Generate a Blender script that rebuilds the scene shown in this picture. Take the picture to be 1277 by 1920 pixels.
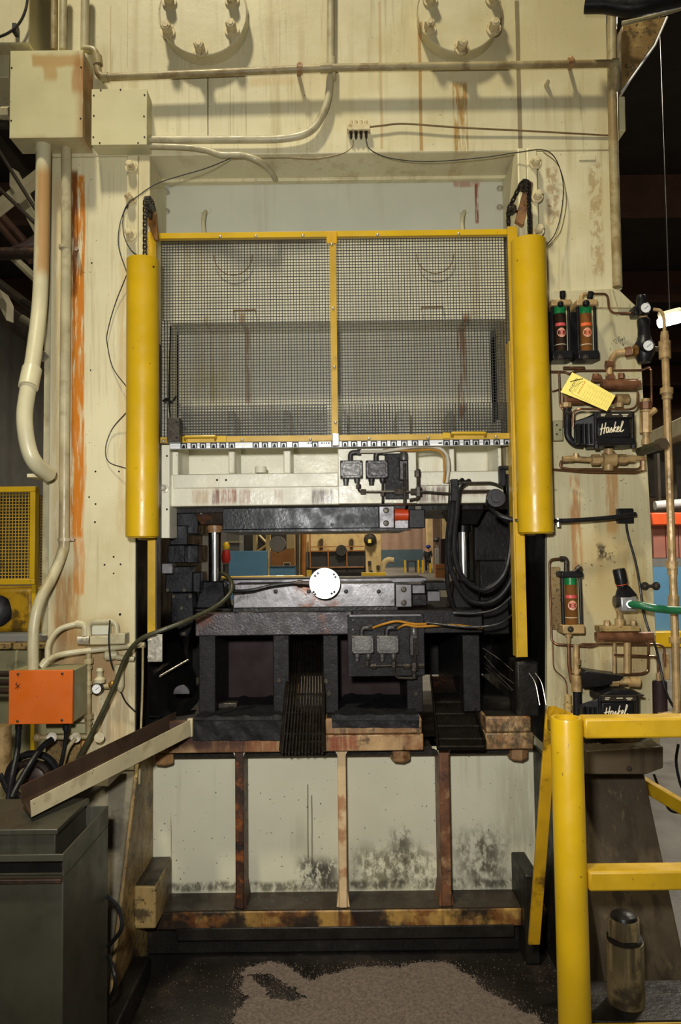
import bpy, bmesh, math, random
from mathutils import Vector, Matrix
random.seed(7)
for o in list(bpy.data.objects): bpy.data.objects.remove(o)
scene = bpy.context.scene
COL = scene.collection

# ------------------------------------------------------------ camera
F, CX, CY, ZC = 1400.0, 638.5, 960.0, 1.40
PITCH, ROLL = math.radians(3.1), math.radians(0.68)
_r0, _u0 = Vector((1, 0, 0)), Vector((0, -math.sin(PITCH), math.cos(PITCH)))
FWD = Vector((0, math.cos(PITCH), math.sin(PITCH)))
RGT = _r0 * math.cos(ROLL) - _u0 * math.sin(ROLL)
UPV = _r0 * math.sin(ROLL) + _u0 * math.cos(ROLL)
cam_data = bpy.data.cameras.new('camera')
cam = bpy.data.objects.new('camera', cam_data)
COL.objects.link(cam)
rot = Matrix((RGT, UPV, -FWD)).transposed().to_4x4()
cam.matrix_world = Matrix.Translation((0, 0, ZC)) @ rot
cam_data.sensor_fit = 'VERTICAL'
cam_data.sensor_height = 36.0
cam_data.lens = F / 1920.0 * 36.0
cam_data.clip_start = 0.05
cam_data.clip_end = 200
scene.camera = cam

# ------------------------------------------------------------ world, lamps, exposure
world = bpy.data.worlds.new('world')
scene.world = world
world.use_nodes = True
world.node_tree.nodes['Background'].inputs[0].default_value = (0.9, 0.85, 0.75, 1)
world.node_tree.nodes['Background'].inputs[1].default_value = 0.018

def lamp(name, kind, loc, energy, color, size=0.3, target=None, spot=None):
    d = bpy.data.lights.new(name, kind)
    d.energy = energy
    d.color = color
    if kind == 'AREA':
        d.shape = 'DISK'; d.size = size
    else:
        d.shadow_soft_size = size
    if kind == 'SPOT':
        d.spot_size = spot; d.spot_blend = 0.9
    o = bpy.data.objects.new(name, d)
    COL.objects.link(o)
    o.location = loc
    if target is not None:
        o.rotation_euler = (Vector(target) - Vector(loc)).to_track_quat('-Z', 'Y').to_euler()
    return o
lamp('high_bay_light', 'AREA', (-1.15, 0.0, 7.5), 295, (1.0, 0.91, 0.68), 0.5, (-0.2, 2.4, 1.0))
lamp('camera_flash', 'SPOT', (-0.12, -0.02, 1.62), 205, (1.0, 0.985, 0.94), 0.05, (0.0, 2.6, 1.50), math.radians(95))
lamp('aisle_fill', 'AREA', (-1.0, 15.0, 7.6), 260, (1.0, 0.86, 0.62), 1.2, (-1.0, 15.5, 0))  # unseen overhead lamp added to light the hall just behind the press
lamp('side_aisle_fill', 'AREA', (5.0, 7.0, 7.0), 800, (1.0, 0.92, 0.76), 1.0, (5.0, 7.5, 0))  # unseen lamp added to brighten the floor and partition at right
lamp('bay_fill', 'AREA', (0.5, 25.0, 7.8), 620, (1.0, 0.86, 0.62), 1.5, (0.5, 27.0, 0))  # added overhead, not in view; lights the distant press and cabinets
lamp('far_fill', 'AREA', (1.5, 44.0, 7.8), 1100, (1.0, 0.88, 0.68), 2.0, (1.5, 46.0, 0))  # added unseen lamp for the floor around the bollards and worker
lamp('end_fill', 'AREA', (2.0, 62.0, 7.8), 1100, (1.0, 0.88, 0.68), 2.0, (2.5, 64.0, 0))  # added unseen lamp that lights the far end wall
scene.view_settings.view_transform = 'Standard'
scene.view_settings.look = 'None'
scene.view_settings.gamma = 1.0
scene.view_settings.use_curve_mapping = False
scene.view_settings.exposure = 0.0

# ------------------------------------------------------------ helpers
def P(px, py, Y):
    """the world point on the plane y = Y that the photograph shows at (px, py)"""
    d = FWD + RGT * ((px - CX) / F) + UPV * ((CY - py) / F)
    t = Y / d.y
    return Vector((d.x * t, Y, ZC + d.z * t))
def PP(*pts): return [P(*p) for p in pts]
def S(px, Y): return px * Y / F

def arcs(pts, rad, n=5):
    """polyline with rounded corners"""
    pts = [Vector(p) for p in pts]
    out = [pts[0]]
    for a, b, c in zip(pts, pts[1:], pts[2:]):
        u, w = (a - b), (c - b)
        r = min(rad, u.length * .49, w.length * .49)
        p0, p1 = b + u.normalized() * r, b + w.normalized() * r
        for i in range(n + 1):
            t = i / n
            out.append(p0 * (1 - t) ** 2 + b * 2 * t * (1 - t) + p1 * t * t)
    out.append(pts[-1])
    return out
def spline(pts, n=7):
    pts = [Vector(p) for p in pts]
    q = [pts[0] * 2 - pts[1]] + pts + [pts[-1] * 2 - pts[-2]]
    out = []
    for i in range(1, len(q) - 2):
        a, b, c, d = q[i - 1:i + 3]
        for k in range(n):
            t = k / n
            out.append(0.5 * (2 * b + (c - a) * t + (2 * a - 5 * b + 4 * c - d) * t * t + (3 * b - a - 3 * c + d) * t ** 3))
    out.append(pts[-1])
    return out

class MB:
    def __init__(s): s.v, s.f = [], []
    def add(s, v, f):
        n = len(s.v)
        s.v += [tuple(p) for p in v]
        s.f += [tuple(i + n for i in q) for q in f]
        return s
    def hexa(s, p):
        return s.add(p, [(0, 1, 2, 3), (7, 6, 5, 4), (0, 4, 5, 1), (1, 5, 6, 2), (2, 6, 7, 3), (3, 7, 4, 0)])
    def box(s, x0, x1, y0, y1, z0, z1):
        return s.hexa([(x0, y0, z0), (x1, y0, z0), (x1, y0, z1), (x0, y0, z1), (x0, y1, z0), (x1, y1, z0), (x1, y1, z1), (x0, y1, z1)])
    def rect(s, px0, py0, px1, py1, Y, depth):
        """axis-aligned box whose front face shows as this pixel rectangle"""
        xm, ym = (px0 + px1) / 2, (py0 + py1) / 2
        return s.box(P(px0, ym, Y).x, P(px1, ym, Y).x, Y, Y + depth, P(xm, py1, Y).z, P(xm, py0, Y).z)
    def prism(s, front, vec):
        front = [Vector(p) for p in front]; vec = Vector(vec); n = len(front)
        v = front + [p + vec for p in front]
        f = [tuple(range(n)), tuple(range(2 * n - 1, n - 1, -1))]
        f += [(i, i + n, (i + 1) % n + n, (i + 1) % n) for i in range(n)]
        return s.add(v, f)
    def poly(s, pts, Y, depth):
        """polygon of pixels on plane Y, extruded backwards"""
        return s.prism([P(x, y, Y) for x, y in pts], (0, depth, 0))
    def ring(s, c, ax, u, r, n):
        w = ax.cross(u)
        return [c + u * (r * math.cos(2 * math.pi * i / n)) + w * (r * math.sin(2 * math.pi * i / n)) for i in range(n)]
    def loft(s, rings, cap=True):
        n = len(rings[0]); v = [p for r in rings for p in r]; f = []
        for k in range(len(rings) - 1):
            for i in range(n):
                j = (i + 1) % n
                f.append((k * n + i, k * n + j, (k + 1) * n + j, (k + 1) * n + i))
        if cap:
            f.append(tuple(range(n - 1, -1, -1)))
            f.append(tuple(range((len(rings) - 1) * n, len(rings) * n)))
        return s.add(v, f)
    def lathe(s, p0, p1, prof, n=20, phase=0.0):
        """profile [(t, r)] with t in metres from p0 towards p1"""
        p0, p1 = Vector(p0), Vector(p1); ax = (p1 - p0).normalized()
        u = ax.orthogonal().normalized()
        if abs(ax.y) > .9: u = Vector((1, 0, 0)); u = (u - ax * u.dot(ax)).normalized()
        if phase: u = Matrix.Rotation(phase, 3, ax) @ u
        return s.loft([s.ring(p0 + ax * t, ax, u, max(r, 1e-5), n) for t, r in prof])
    def cyl(s, p0, p1, r0, r1=None, n=18, phase=0.0):
        L = (Vector(p1) - Vector(p0)).length
        return s.lathe(p0, p1, [(0, r0), (L, r0 if r1 is None else r1)], n, phase)
    def disc(s, px, py, Y, rpx, depth, n=24, bev=0.0, phase=0.0):
        """round plate facing the camera, front at Y"""
        c = P(px, py, Y); r = S(rpx, Y)
        pr = [(0, r - bev), (bev, r), (depth, r)] if bev else [(0, r), (depth, r)]
        return s.lathe(c, c + Vector((0, depth, 0)), pr, n, phase)
    def tube(s, pts, r, n=10):
        pts = [Vector(p) for p in pts]; rings = []
        u = None
        for i, p in enumerate(pts):
            t = (pts[min(i + 1, len(pts) - 1)] - pts[max(i - 1, 0)])
            if t.length < 1e-9: continue
            t.normalize()
            u = t.orthogonal().normalized() if u is None else (u - t * u.dot(t)).normalized()
            rr = r[i] if isinstance(r, (list, tuple)) else r
            rings.append(s.ring(p, t, u, rr, n))
        return s.loft(rings)
    def ball(s, c, r, n=12, squash=(1, 1, 1)):
        c = Vector(c); rings = []
        for k in range(1, 8):
            a = math.pi * k / 8
            rings.append([c + Vector((r * math.sin(a) * math.cos(2 * math.pi * i / n) * squash[0], r * math.sin(a) * math.sin(2 * math.pi * i / n) * squash[1], r * math.cos(a) * squash[2])) for i in range(n)])
        return s.loft(rings)
    def mesh(s, name, recalc=True):
        me = bpy.data.meshes.new(name)
        me.from_pydata(s.v, [], s.f)
        if recalc:
            bm = bmesh.new(); bm.from_mesh(me)
            bmesh.ops.recalc_face_normals(bm, faces=bm.faces)
            bm.to_mesh(me); bm.free()
        me.shade_smooth()
        me.set_sharp_from_angle(angle=0.6)
        return me

THINGS = []
class Part:
    """a mesh object: a part of a thing, or a thing of its own"""
    pass
def mkobj(name, mb, mat, bevel=0.0, recalc=True):
    me = mb.mesh(name, recalc) if isinstance(mb, MB) else mb
    if not me.materials: me.materials.append(mat)
    o = bpy.data.objects.new(name, me)
    COL.objects.link(o)
    if bevel:
        m = o.modifiers.new('bevel', 'BEVEL')
        m.width = bevel; m.segments = 2; m.limit_method = 'ANGLE'; m.angle_limit = 0.7
    return o
def tag(o, label=None, cat=None, group=None, kind=None):
    if label: o['label'] = label
    if cat: o['category'] = cat
    if group: o['group'] = group
    if kind: o['kind'] = kind
    return o
class Thing:
    def __init__(s, name, label, cat, group=None, kind=None):
        s.o = bpy.data.objects.new(name, None)
        COL.objects.link(s.o)
        s.o.empty_display_size = .05
        tag(s.o, label, cat, group, kind)
        s.kids = []
        THINGS.append(s)
    def part(s, name, mb, mat, parent=None, bevel=0.0, label=None, kind=None, loc=None, rot=None):
        o = mkobj(name, mb, mat, bevel)
        if loc is not None: o.location = loc
        if rot is not None: o.rotation_euler = rot
        tag(o, label, None, None, kind)
        s.kids.append((o, parent))
        return o
def one(name, mb, mat, label, cat, group=None, bevel=0.0, kind=None):
    o = mkobj(name, mb, mat, bevel)
    tag(o, label, cat, group, kind)
    # origin at the base
    me = o.data
    xs = [v.co for v in me.vertices]
    b = Vector(((min(c.x for c in xs) + max(c.x for c in xs)) / 2, (min(c.y for c in xs) + max(c.y for c in xs)) / 2, min(c.z for c in xs)))
    me.transform(Matrix.Translation(-b)); o.location = b
    return o
def finish_things():
    for t in THINGS:
        lo, hi = Vector((1e9,) * 3), Vector((-1e9,) * 3)
        for o, _ in t.kids:
            for c in o.bound_box:
                w = o.matrix_basis @ Vector(c)
                for k in range(3): lo[k] = min(lo[k], w[k]); hi[k] = max(hi[k], w[k])
        base = Vector(((lo.x + hi.x) / 2, (lo.y + hi.y) / 2, lo.z))
        t.o.location = base
        wloc = {o: o.location.copy() for o, _ in t.kids}
        for o, par in t.kids:
            if par is None:
                o.parent = t.o; o.location = wloc[o] - base
            else:
                o.parent = par
                o.location = par.rotation_euler.to_matrix().inverted() @ (wloc[o] - wloc[par])
_cache = {}
def shared(key, fn, mat):
    k = (key, mat.name)
    if k not in _cache:
        me = fn().mesh(key[0]); me.materials.append(mat); _cache[k] = me
    return _cache[k]
def hexhead(rad, h, washer=True):
    m = MB()
    if washer: m.lathe((0, 0, 0), (0, -1, 0), [(0, rad * 1.45), (h * .18, rad * 1.45)], 18)
    m.lathe((0, 0, 0), (0, -1, 0), [(h * .15, rad), (h * .9, rad), (h, rad * .86)], 6)
    m.lathe((0, 0, 0), (0, -1, 0), [(h, rad * .62), (h * 1.06, rad * .5)], 14)
    return m
def buttonhead(rad, h):
    return MB().lathe((0, 0, 0), (0, -1, 0), [(0, rad), (h * .5, rad * .92), (h * .85, rad * .6), (h, rad * .2)], 12)
def sockethead(rad, h):
    m = MB().lathe((0, 0, 0), (0, -1, 0), [(0, rad), (h * .8, rad), (h, rad * .88), (h, rad * .5), (h * .4, rad * .46), (h * .38, 0.0001)], 14)
    return m
def fastener(t, name, kind, px, py, Y, rpx, hm, mat, parent=None):
    r = round(S(rpx, Y), 4)
    fn = {'hex': lambda: hexhead(r, hm), 'button': lambda: buttonhead(r, hm), 'socket': lambda: sockethead(r, hm)}[kind]
    me = shared((name, kind, r, hm), fn, mat)
    return t.part(name, me, mat, parent, loc=P(px, py, Y))

# ------------------------------------------------------------ materials
def lin(c):
    r = []
    for v in c[:3]:
        v /= 255.0
        r.append(v / 12.92 if v <= .04045 else ((v + .055) / 1.055) ** 2.4)
    return (r[0], r[1], r[2], 1.0)
class N:
    def __init__(s, name):
        s.m = bpy.data.materials.new(name); s.m.use_nodes = True
        s.t = s.m.node_tree; s.b = s.t.nodes['Principled BSDF']
        s.pos = s.t.nodes.new('ShaderNodeNewGeometry').outputs['Position']
        s._sep = None
    def set(s, sock, v):
        if isinstance(v, bpy.types.NodeSocket): s.t.links.new(v, sock)
        else: sock.default_value = v
    def math(s, op, a, b=0.0, clamp=False):
        n = s.t.nodes.new('ShaderNodeMath'); n.operation = op; n.use_clamp = clamp
        s.set(n.inputs[0], a); s.set(n.inputs[1], b)
        return n.outputs[0]
    def xyz(s):
        if s._sep is None:
            n = s.t.nodes.new('ShaderNodeSeparateXYZ'); s.t.links.new(s.pos, n.inputs[0]); s._sep = n.outputs
        return s._sep
    def noise(s, scale, detail=3.0, sx=1, sy=1, sz=1, rough=.55, off=0.0):
        n = s.t.nodes.new('ShaderNodeTexNoise')
        v = s.t.nodes.new('ShaderNodeVectorMath'); v.operation = 'MULTIPLY_ADD'
        s.t.links.new(s.pos, v.inputs[0]); v.inputs[1].default_value = (sx, sy, sz); v.inputs[2].default_value = (off, off * 1.7, off * .3)
        s.t.links.new(v.outputs[0], n.inputs['Vector'])
        n.inputs['Scale'].default_value = scale; n.inputs['Detail'].default_value = detail; n.inputs['Roughness'].default_value = rough
        return n.outputs[0]
    def ramp(s, v, a, b, lo=0.0, hi=1.0):
        n = s.t.nodes.new('ShaderNodeMapRange'); n.interpolation_type = 'SMOOTHSTEP'
        s.set(n.inputs[0], v)
        n.inputs[1].default_value = a; n.inputs[2].default_value = b; n.inputs[3].default_value = lo; n.inputs[4].default_value = hi
        return n.outputs[0]
    def mix(s, fac, a, b, mode='MIX'):
        n = s.t.nodes.new('ShaderNodeMix'); n.data_type = 'RGBA'; n.blend_type = mode
        s.set(n.inputs[0], fac); s.set(n.inputs[6], a); s.set(n.inputs[7], b)
        return n.outputs[2]
def mk(name, col, rough=.5, metal=0.0, var=.12, vscale=7.0, streaks=None, specks=None, patches=None, bump=0.0, bscale=60.0, stains=(), coat=0.0, spec=None, rvar=.1):
    k = N(name)
    c = lin(col)
    g = k.noise(vscale, 4)
    dark = tuple(v * (1 - var) for v in c[:3]) + (1,)
    lite = tuple(min(1, v * (1 + var)) for v in c[:3]) + (1,)
    cur = k.mix(k.ramp(g, .3, .7), dark, lite)
    for q in (streaks or ()):
        scol, amt, sc, lo, hi = q
        m = k.ramp(k.noise(sc, 3, 1, 1, .045, off=lo * 3), lo, hi, 0, amt)
        m2 = k.ramp(k.noise(3.0, 2, off=hi * 5), .4, .62)
        cur = k.mix(k.math('MULTIPLY', m, m2), cur, lin(scol))
    for q in (patches or ()):
        pcol, amt, sc, lo, hi = q
        cur = k.mix(k.ramp(k.noise(sc, 5, rough=.65, off=sc), lo, hi, 0, amt), cur, lin(pcol))
    for q in stains:
        (x0, x1, z0, z1), scol, amt, soft, amp, fray = q
        wob = k.math('MULTIPLY_ADD', k.noise(9.0, 3, 1, 1, .5, off=x0 * 3), amp * 2)
        n = wob.node; n.inputs[2].default_value = -amp
        ax = k.math('ABSOLUTE', k.math('SUBTRACT', k.math('ADD', k.xyz()[0], wob), (x0 + x1) / 2))
        az = k.math('ABSOLUTE', k.math('SUBTRACT', k.math('ADD', k.xyz()[2], wob), (z0 + z1) / 2))
        hx, hz = (x1 - x0) / 2, (z1 - z0) / 2
        m = k.math('MULTIPLY', k.ramp(ax, max(hx - soft, 0), hx + soft, 1, 0), k.ramp(az, hz - min(soft * 5, hz * .55), hz + soft, 1, 0))
        if fray < 0: m = k.math('MULTIPLY', m, k.ramp(k.noise(38.0, 6, 1, 1, .6, rough=.7, off=x1), .5 + .13 * fray, .5 - .10 * fray))
        elif fray: m = k.math('MULTIPLY', m, k.ramp(k.noise(70.0, 4, 1, 1, .10, rough=.65, off=x1), .46 - .22 * fray, .46 + .16 * fray))
        cur = k.mix(k.math('MULTIPLY', m, amt, True), cur, lin(scol))
    for q in (specks or ()):
        pcol, amt, sc, lo, hi = q
        cur = k.mix(k.ramp(k.noise(sc, 2, off=lo), lo, hi, 0, amt), cur, lin(pcol))
    k.set(k.b.inputs['Base Color'], cur)
    k.set(k.b.inputs['Roughness'], k.ramp(k.noise(vscale * 2.3, 3), .3, .7, max(.03, rough - rvar), min(1, rough + rvar)))
    k.b.inputs['Metallic'].default_value = metal
    if coat: k.b.inputs['Coat Weight'].default_value = coat
    if spec is not None: k.b.inputs['Specular IOR Level'].default_value = spec
    if bump:
        bn = k.t.nodes.new('ShaderNodeBump'); bn.inputs['Strength'].default_value = bump; bn.inputs['Distance'].default_value = .004
        k.t.links.new(k.noise(bscale, 4), bn.inputs['Height'])
        k.t.links.new(bn.outputs[0], k.b.inputs['Normal'])
    return k.m
def glow(name, col, power):
    k = N(name)
    k.b.inputs['Base Color'].default_value = (.8, .8, .8, 1)
    k.b.inputs['Emission Color'].default_value = lin(col)
    k.b.inputs['Emission Strength'].default_value = power
    return k.m
def SR(x0, y0, x1, y1, Y):
    a, b = P(x0, y1, Y), P(x1, y0, Y)
    return (a.x, b.x, a.z, b.z)

Y0 = 2.60          # front face of the press
YP = 2.80          # recessed panels
BROWN, RUST, ORNG, BLACK, TAN = (92, 62, 32), (122, 62, 24), (188, 112, 16), (22, 20, 18), (186, 156, 104)
M = {}
CREAM = (208, 200, 164)
GRIME = [((156, 132, 80), .40, 20, .50, .68), ((116, 98, 60), .30, 60, .57, .70), ((138, 118, 74), .2, 120, .54, .66)]
M['frame'] = mk('cream_paint_frame', CREAM, .42, var=.07, vscale=2.6, streaks=GRIME, specks=[((60, 45, 30), .75, 95, .74, .76)], patches=[((188, 172, 122), .5, 1.7, .45, .65)], bump=.12, bscale=45, stains=[
    (SR(132, 325, 160, 1010, Y0), ORNG, .97, .003, .006, .35), (SR(131, 315, 147, 560, Y0), (104, 54, 18), .92, .004, .006, .6),
    (SR(136, 660, 160, 1120, Y0), ORNG, .75, .004, .02, 1.1), (SR(96, 330, 120, 1180, Y0), TAN, .55, .01, .012, .8),
    (SR(100, 1060, 150, 1215, Y0), (158, 108, 44), .8, .012, .03, 1.0), (SR(92, 1165, 230, 1300, Y0), (140, 100, 52), .75, .05, .03, 0),
    (SR(220, 480, 243, 1010, Y0), TAN, .45, .008, .012, .5), (SR(150, 1250, 250, 1420, Y0), (158, 112, 62), .45, .05, .03, .6),
    (SR(150, 1370, 165, 1420, Y0), ORNG, .8, .02, .02, .4),
    (SR(852, 150, 876, 288, Y0), (158, 116, 46), .85, .004, .006, .4), (SR(787, 60, 789, 285, Y0), (158, 118, 54), .8, .0015, .004, 0),
    (SR(389, 130, 391, 256, Y0), (70, 52, 30), .85, .0015, .003, 0), (SR(354, 150, 355, 250, Y0), (150, 118, 60), .6, .001, .002, 0),
    (SR(431, 150, 432, 255, Y0), (140, 110, 60), .6, .001, .002, 0), (SR(461, 160, 462, 255, Y0), (140, 110, 60), .5, .001, .002, 0),
    (SR(713.5, 0, 714.5, 280, Y0), (170, 135, 80), .5, .001, .003, 0), (SR(972, 0, 973, 280, Y0), (90, 70, 44), .7, .001, .003, 0),
    (SR(1110, 300, 1128, 520, Y0), (146, 112, 62), .55, .006, .012, -.6), (SR(1026, 300, 1046, 430, Y0), (134, 96, 54), .6, .006, .012, -.5),
    (SR(206, 10, 208, 160, Y0), (160, 124, 66), .6, .002, .004, 0), (SR(239, 0, 240, 130, Y0), (160, 124, 66), .5, .002, .004, 0),
    (SR(470, 145, 560, 160, Y0), (186, 158, 104), .5, .012, .01, .3)])
M['panel'] = mk('cream_paint_panel', (190, 181, 144), .42, var=.10, vscale=3.5, streaks=GRIME, specks=[((50, 40, 28), .7, 90, .70, .73)], bump=.1, stains=[
    (SR(1074, 885, 1088, 1080, 2.57), (166, 112, 56), .85, .006, .008, .5), (SR(1138, 880, 1156, 1010, 2.57), (172, 126, 70), .8, .006, .01, .5),
    (SR(1092, 985, 1180, 1180, 2.57), (186, 158, 98), .55, .05, .04, 0), (SR(1175, 990, 1215, 1300, 2.57), (150, 122, 60), .6, .03, .02, .7),
    (SR(1030, 1180, 1090, 1330, 2.57), (120, 100, 60), .5, .05, .03, .6), (SR(1110, 1030, 1150, 1050, 2.57), BLACK, .9, .02, .03, -.25),
    (SR(1095, 1200, 1200, 1300, 2.57), (160, 130, 76), .5, .05, .04, .5)])
M['gib'] = mk('cream_paint_gib', (208, 199, 160), .42, var=.09, vscale=5, streaks=GRIME, bump=.1)
M['header'] = mk('grey_cream_panel', (196, 196, 176), .45, var=.06, vscale=3, streaks=[((150, 130, 84), .25, 20, .55, .7)], stains=[
    (SR(892, 342, 897, 420, YP), (120, 40, 18), .9, .002, .003, .3), (SR(850, 340, 900, 350, YP), (150, 70, 30), .6, .006, .01, .6)])
M['box'] = mk('cream_paint_box', (200, 193, 150), .45, var=.06, vscale=5, specks=[((70, 46, 26), .8, 80, .75, .76)], stains=[
    (SR(62, 96, 152, 126, 2.49), (178, 142, 80), .9, .006, .025, 0), (SR(80, 110, 104, 158, 2.49), (180, 148, 88), .85, .006, .02, 0),
    (SR(138, 96, 176, 180, 2.49), (168, 124, 64), .8, .008, .025, 0), (SR(20, 262, 176, 300, 2.5), (140, 92, 44), .75, .02, .02, 0),
    (SR(158, 92, 180, 300, 2.55), (150, 92, 40), .7, .02, .01, .3)])
M['boxclean'] = mk('cream_paint_small_box', (203, 196, 154), .45, var=.06, vscale=5, specks=[((110, 60, 30), .8, 130, .73, .75)])
M['conduit'] = mk('cream_conduit', (178, 169, 136), .40, var=.14, vscale=12, streaks=[((138, 112, 66), .55, 18, .5, .64)], patches=[((140, 126, 92), .6, 14, .52, .68)])
M['rustpipe'] = mk('rusty_cream_pipe', (160, 146, 106), .45, var=.16, vscale=14, patches=[((122, 98, 58), .75, 9, .46, .62), ((84, 60, 34), .6, 14, .58, .68)])
M['tanconduit'] = mk('tan_stained_conduit', (204, 196, 160), .4, var=.08, vscale=8, stains=[(SR(55, 280, 110, 510, 2.45), (176, 130, 72), .85, .01, .02, 0)])
M['slide'] = mk('cream_paint_slide', (226, 222, 200), .38, var=.05, vscale=6, streaks=[((176, 150, 92), .35, 25, .52, .7)], bump=.25, bscale=70, specks=[((60, 50, 36), .6, 110, .72, .74)], stains=[
    (SR(398, 914, 412, 948, 2.66), (112, 46, 22), .9, .003, .008, .5), (SR(414, 914, 442, 948, 2.66), (146, 72, 34), .9, .004, .008, .5),
    (SR(450, 914, 470, 948, 2.66), (150, 70, 40), .6, .003, .008, .5), (SR(360, 914, 392, 948, 2.66), (176, 140, 90), .6, .006, .01, .8),
    (SR(515, 914, 530, 948, 2.66), (170, 110, 70), .5, .003, .01, 1.3), (SR(585, 914, 625, 948, 2.66), (74, 50, 48), .85, .004, .012, .7),
    (SR(785, 908, 835, 948, 2.66), (96, 54, 42), .85, .006, .012, .7), (SR(860, 912, 912, 930, 2.66), (150, 96, 84), .5, .01, .012, 1.0),
    (SR(460, 605, 469, 760, 2.88), (150, 104, 40), .7, .004, .004, .2), (SR(860, 605, 872, 790, 2.88), (150, 96, 34), .85, .006, .005, .2),
    (SR(330, 690, 440, 760, 2.88), (206, 192, 120), .5, .05, .03, .6), (SR(395, 610, 402, 760, 2.88), (170, 140, 70), .5, .004, .004, .3)])
M['bedpanel'] = mk('pale_bed_panel', (212, 208, 182), .45, var=.05, vscale=3, streaks=[((140, 132, 100), .3, 16, .55, .7)], specks=[((40, 34, 24), .85, 75, .69, .71)], stains=[
    (SR(320.5, 1522, 322, 1650, YP), (150, 102, 54), .8, .002, .006, .3), (SR(577, 1470, 578, 1610, YP), (96, 84, 56), .8, .001, .003, 0), (SR(584.5, 1490, 585.5, 1620, YP), (96, 84, 56), .8, .001, .003, 0),
    (SR(560, 1610, 632, 1664, YP), (44, 40, 30), .9, .03, .03, -.5), (SR(665, 1590, 815, 1664, YP), (86, 78, 54), .8, .05, .04, -.8),
    (SR(735, 1545, 765, 1660, YP), (60, 54, 38), .75, .02, .03, -.7), (SR(860, 1560, 950, 1664, YP), (70, 62, 44), .85, .06, .05, -.8),
    (SR(280, 1648, 1005, 1672, YP), (58, 52, 38), .8, .012, .012, -.9), (SR(940, 1410, 1000, 1664, YP), (150, 142, 104), .4, .05, .02, .8)])
M['bedrust'] = mk('rusted_bed_plate', (172, 140, 98), .5, var=.2, vscale=9, bump=.3, bscale=50, patches=[((122, 76, 40), .75, 7, .42, .60), ((66, 40, 24), .8, 15, .54, .66)], streaks=[((96, 50, 24), .7, 28, .46, .6)], stains=[
    (SR(290, 1340, 400, 1414, 2.64), (56, 26, 15), .95, .01, .02, 0), (SR(400, 1340, 470, 1414, 2.64), (70, 36, 16), .92, .02, .02, .4),
    (SR(470, 1340, 545, 1414, 2.64), (140, 74, 28), .8, .02, .02, .5), (SR(618, 1376, 668, 1412, 2.64), (126, 52, 22), .85, .01, .02, .7),
    (SR(905, 1330, 1004, 1414, 2.64), (64, 54, 36), .85, .02, .03, -.9)])
M['riblight'] = mk('cream_rib_edge', (206, 178, 136), .5, var=.14, vscale=10, patches=[((150, 92, 54), .7, 12, .5, .64)], bump=.2)
M['ribrust'] = mk('rusted_rib_edge', (62, 36, 18), .55, var=.3, vscale=16, patches=[((140, 74, 22), .8, 16, .5, .62), ((26, 16, 12), .9, 10, .5, .62)], bump=.3)
M['ribmix'] = mk('stained_rib_edge', (104, 66, 42), .55, var=.3, vscale=14, patches=[((178, 140, 100), .7, 10, .5, .66), ((30, 20, 16), .85, 9, .52, .64)], bump=.3)
M['ledge'] = mk('rusted_ledge', (170, 132, 66), .5, var=.2, vscale=8, bump=.25, patches=[((100, 54, 20), .85, 8, .42, .56), ((30, 22, 15), .97, 6, .44, .58)], streaks=[((56, 26, 12), .9, 30, .45, .6)])
M['ledgetop'] = mk('greasy_ledge_top', (52, 44, 34), .38, var=.3, vscale=10, specks=[((150, 140, 120), .5, 140, .70, .73)], bump=.3, spec=0.25)
M['grime'] = mk('black_grime', (30, 27, 23), .42, var=.35, vscale=9, bump=.4, bscale=80, patches=[((70, 62, 48), .5, 12, .6, .75)], spec=0.25)
M['dirtyjamb'] = mk('dirty_cream_jamb', (164, 138, 86), .5, var=.16, vscale=7, patches=[((112, 86, 48), .8, 5, .42, .58), ((52, 42, 30), .85, 9, .52, .64)], specks=[((30, 26, 20), .8, 70, .62, .66)], streaks=[((84, 66, 40), .6, 26, .5, .65)], bump=.25)
M['foot'] = mk('grimy_brown_foot', (74, 64, 50), .45, var=.25, vscale=5, bump=.3, streaks=[((40, 33, 25), .7, 24, .46, .62), ((128, 112, 80), .45, 40, .58, .7)], spec=0.25)
M['concretegrey'] = mk('grey_worn_foot', (118, 110, 90), .65, var=.2, vscale=9, bump=.5, patches=[((70, 62, 48), .8, 7, .45, .62), ((176, 160, 120), .5, 22, .58, .7)])
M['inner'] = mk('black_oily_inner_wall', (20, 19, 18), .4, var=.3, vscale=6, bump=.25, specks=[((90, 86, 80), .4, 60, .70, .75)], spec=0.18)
M['anchor'] = mk('greasy_anchor', (126, 110, 74), .45, var=.2, vscale=12, bump=.2, patches=[((46, 38, 28), .9, 7, .45, .6)], streaks=[((40, 32, 22), .8, 24, .46, .6)])
M['troughcream'] = mk('worn_cream_trough', (184, 172, 138), .48, var=.1, vscale=10, patches=[((130, 112, 80), .5, 12, .52, .68)], specks=[((60, 48, 34), .8, 70, .70, .73)])
M['armbrown'] = mk('rust_brown_arm', (126, 84, 34), .45, var=.2, vscale=20, patches=[((70, 42, 20), .8, 14, .48, .62)])
M['yellow'] = mk('yellow_paint', (197, 159, 20), .38, var=.08, vscale=6, specks=[((110, 84, 20), .7, 60, .72, .75)], bump=.05)
M['yellowdirty'] = mk('yellow_paint_scuffed', (192, 153, 24), .4, var=.12, vscale=8, patches=[((150, 110, 28), .6, 9, .55, .7), ((60, 46, 20), .8, 18, .66, .74)], bump=.12)
M['yellowold'] = mk('ochre_paint', (184, 148, 44), .42, var=.12, vscale=9, patches=[((120, 86, 34), .6, 14, .58, .7)])
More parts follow.
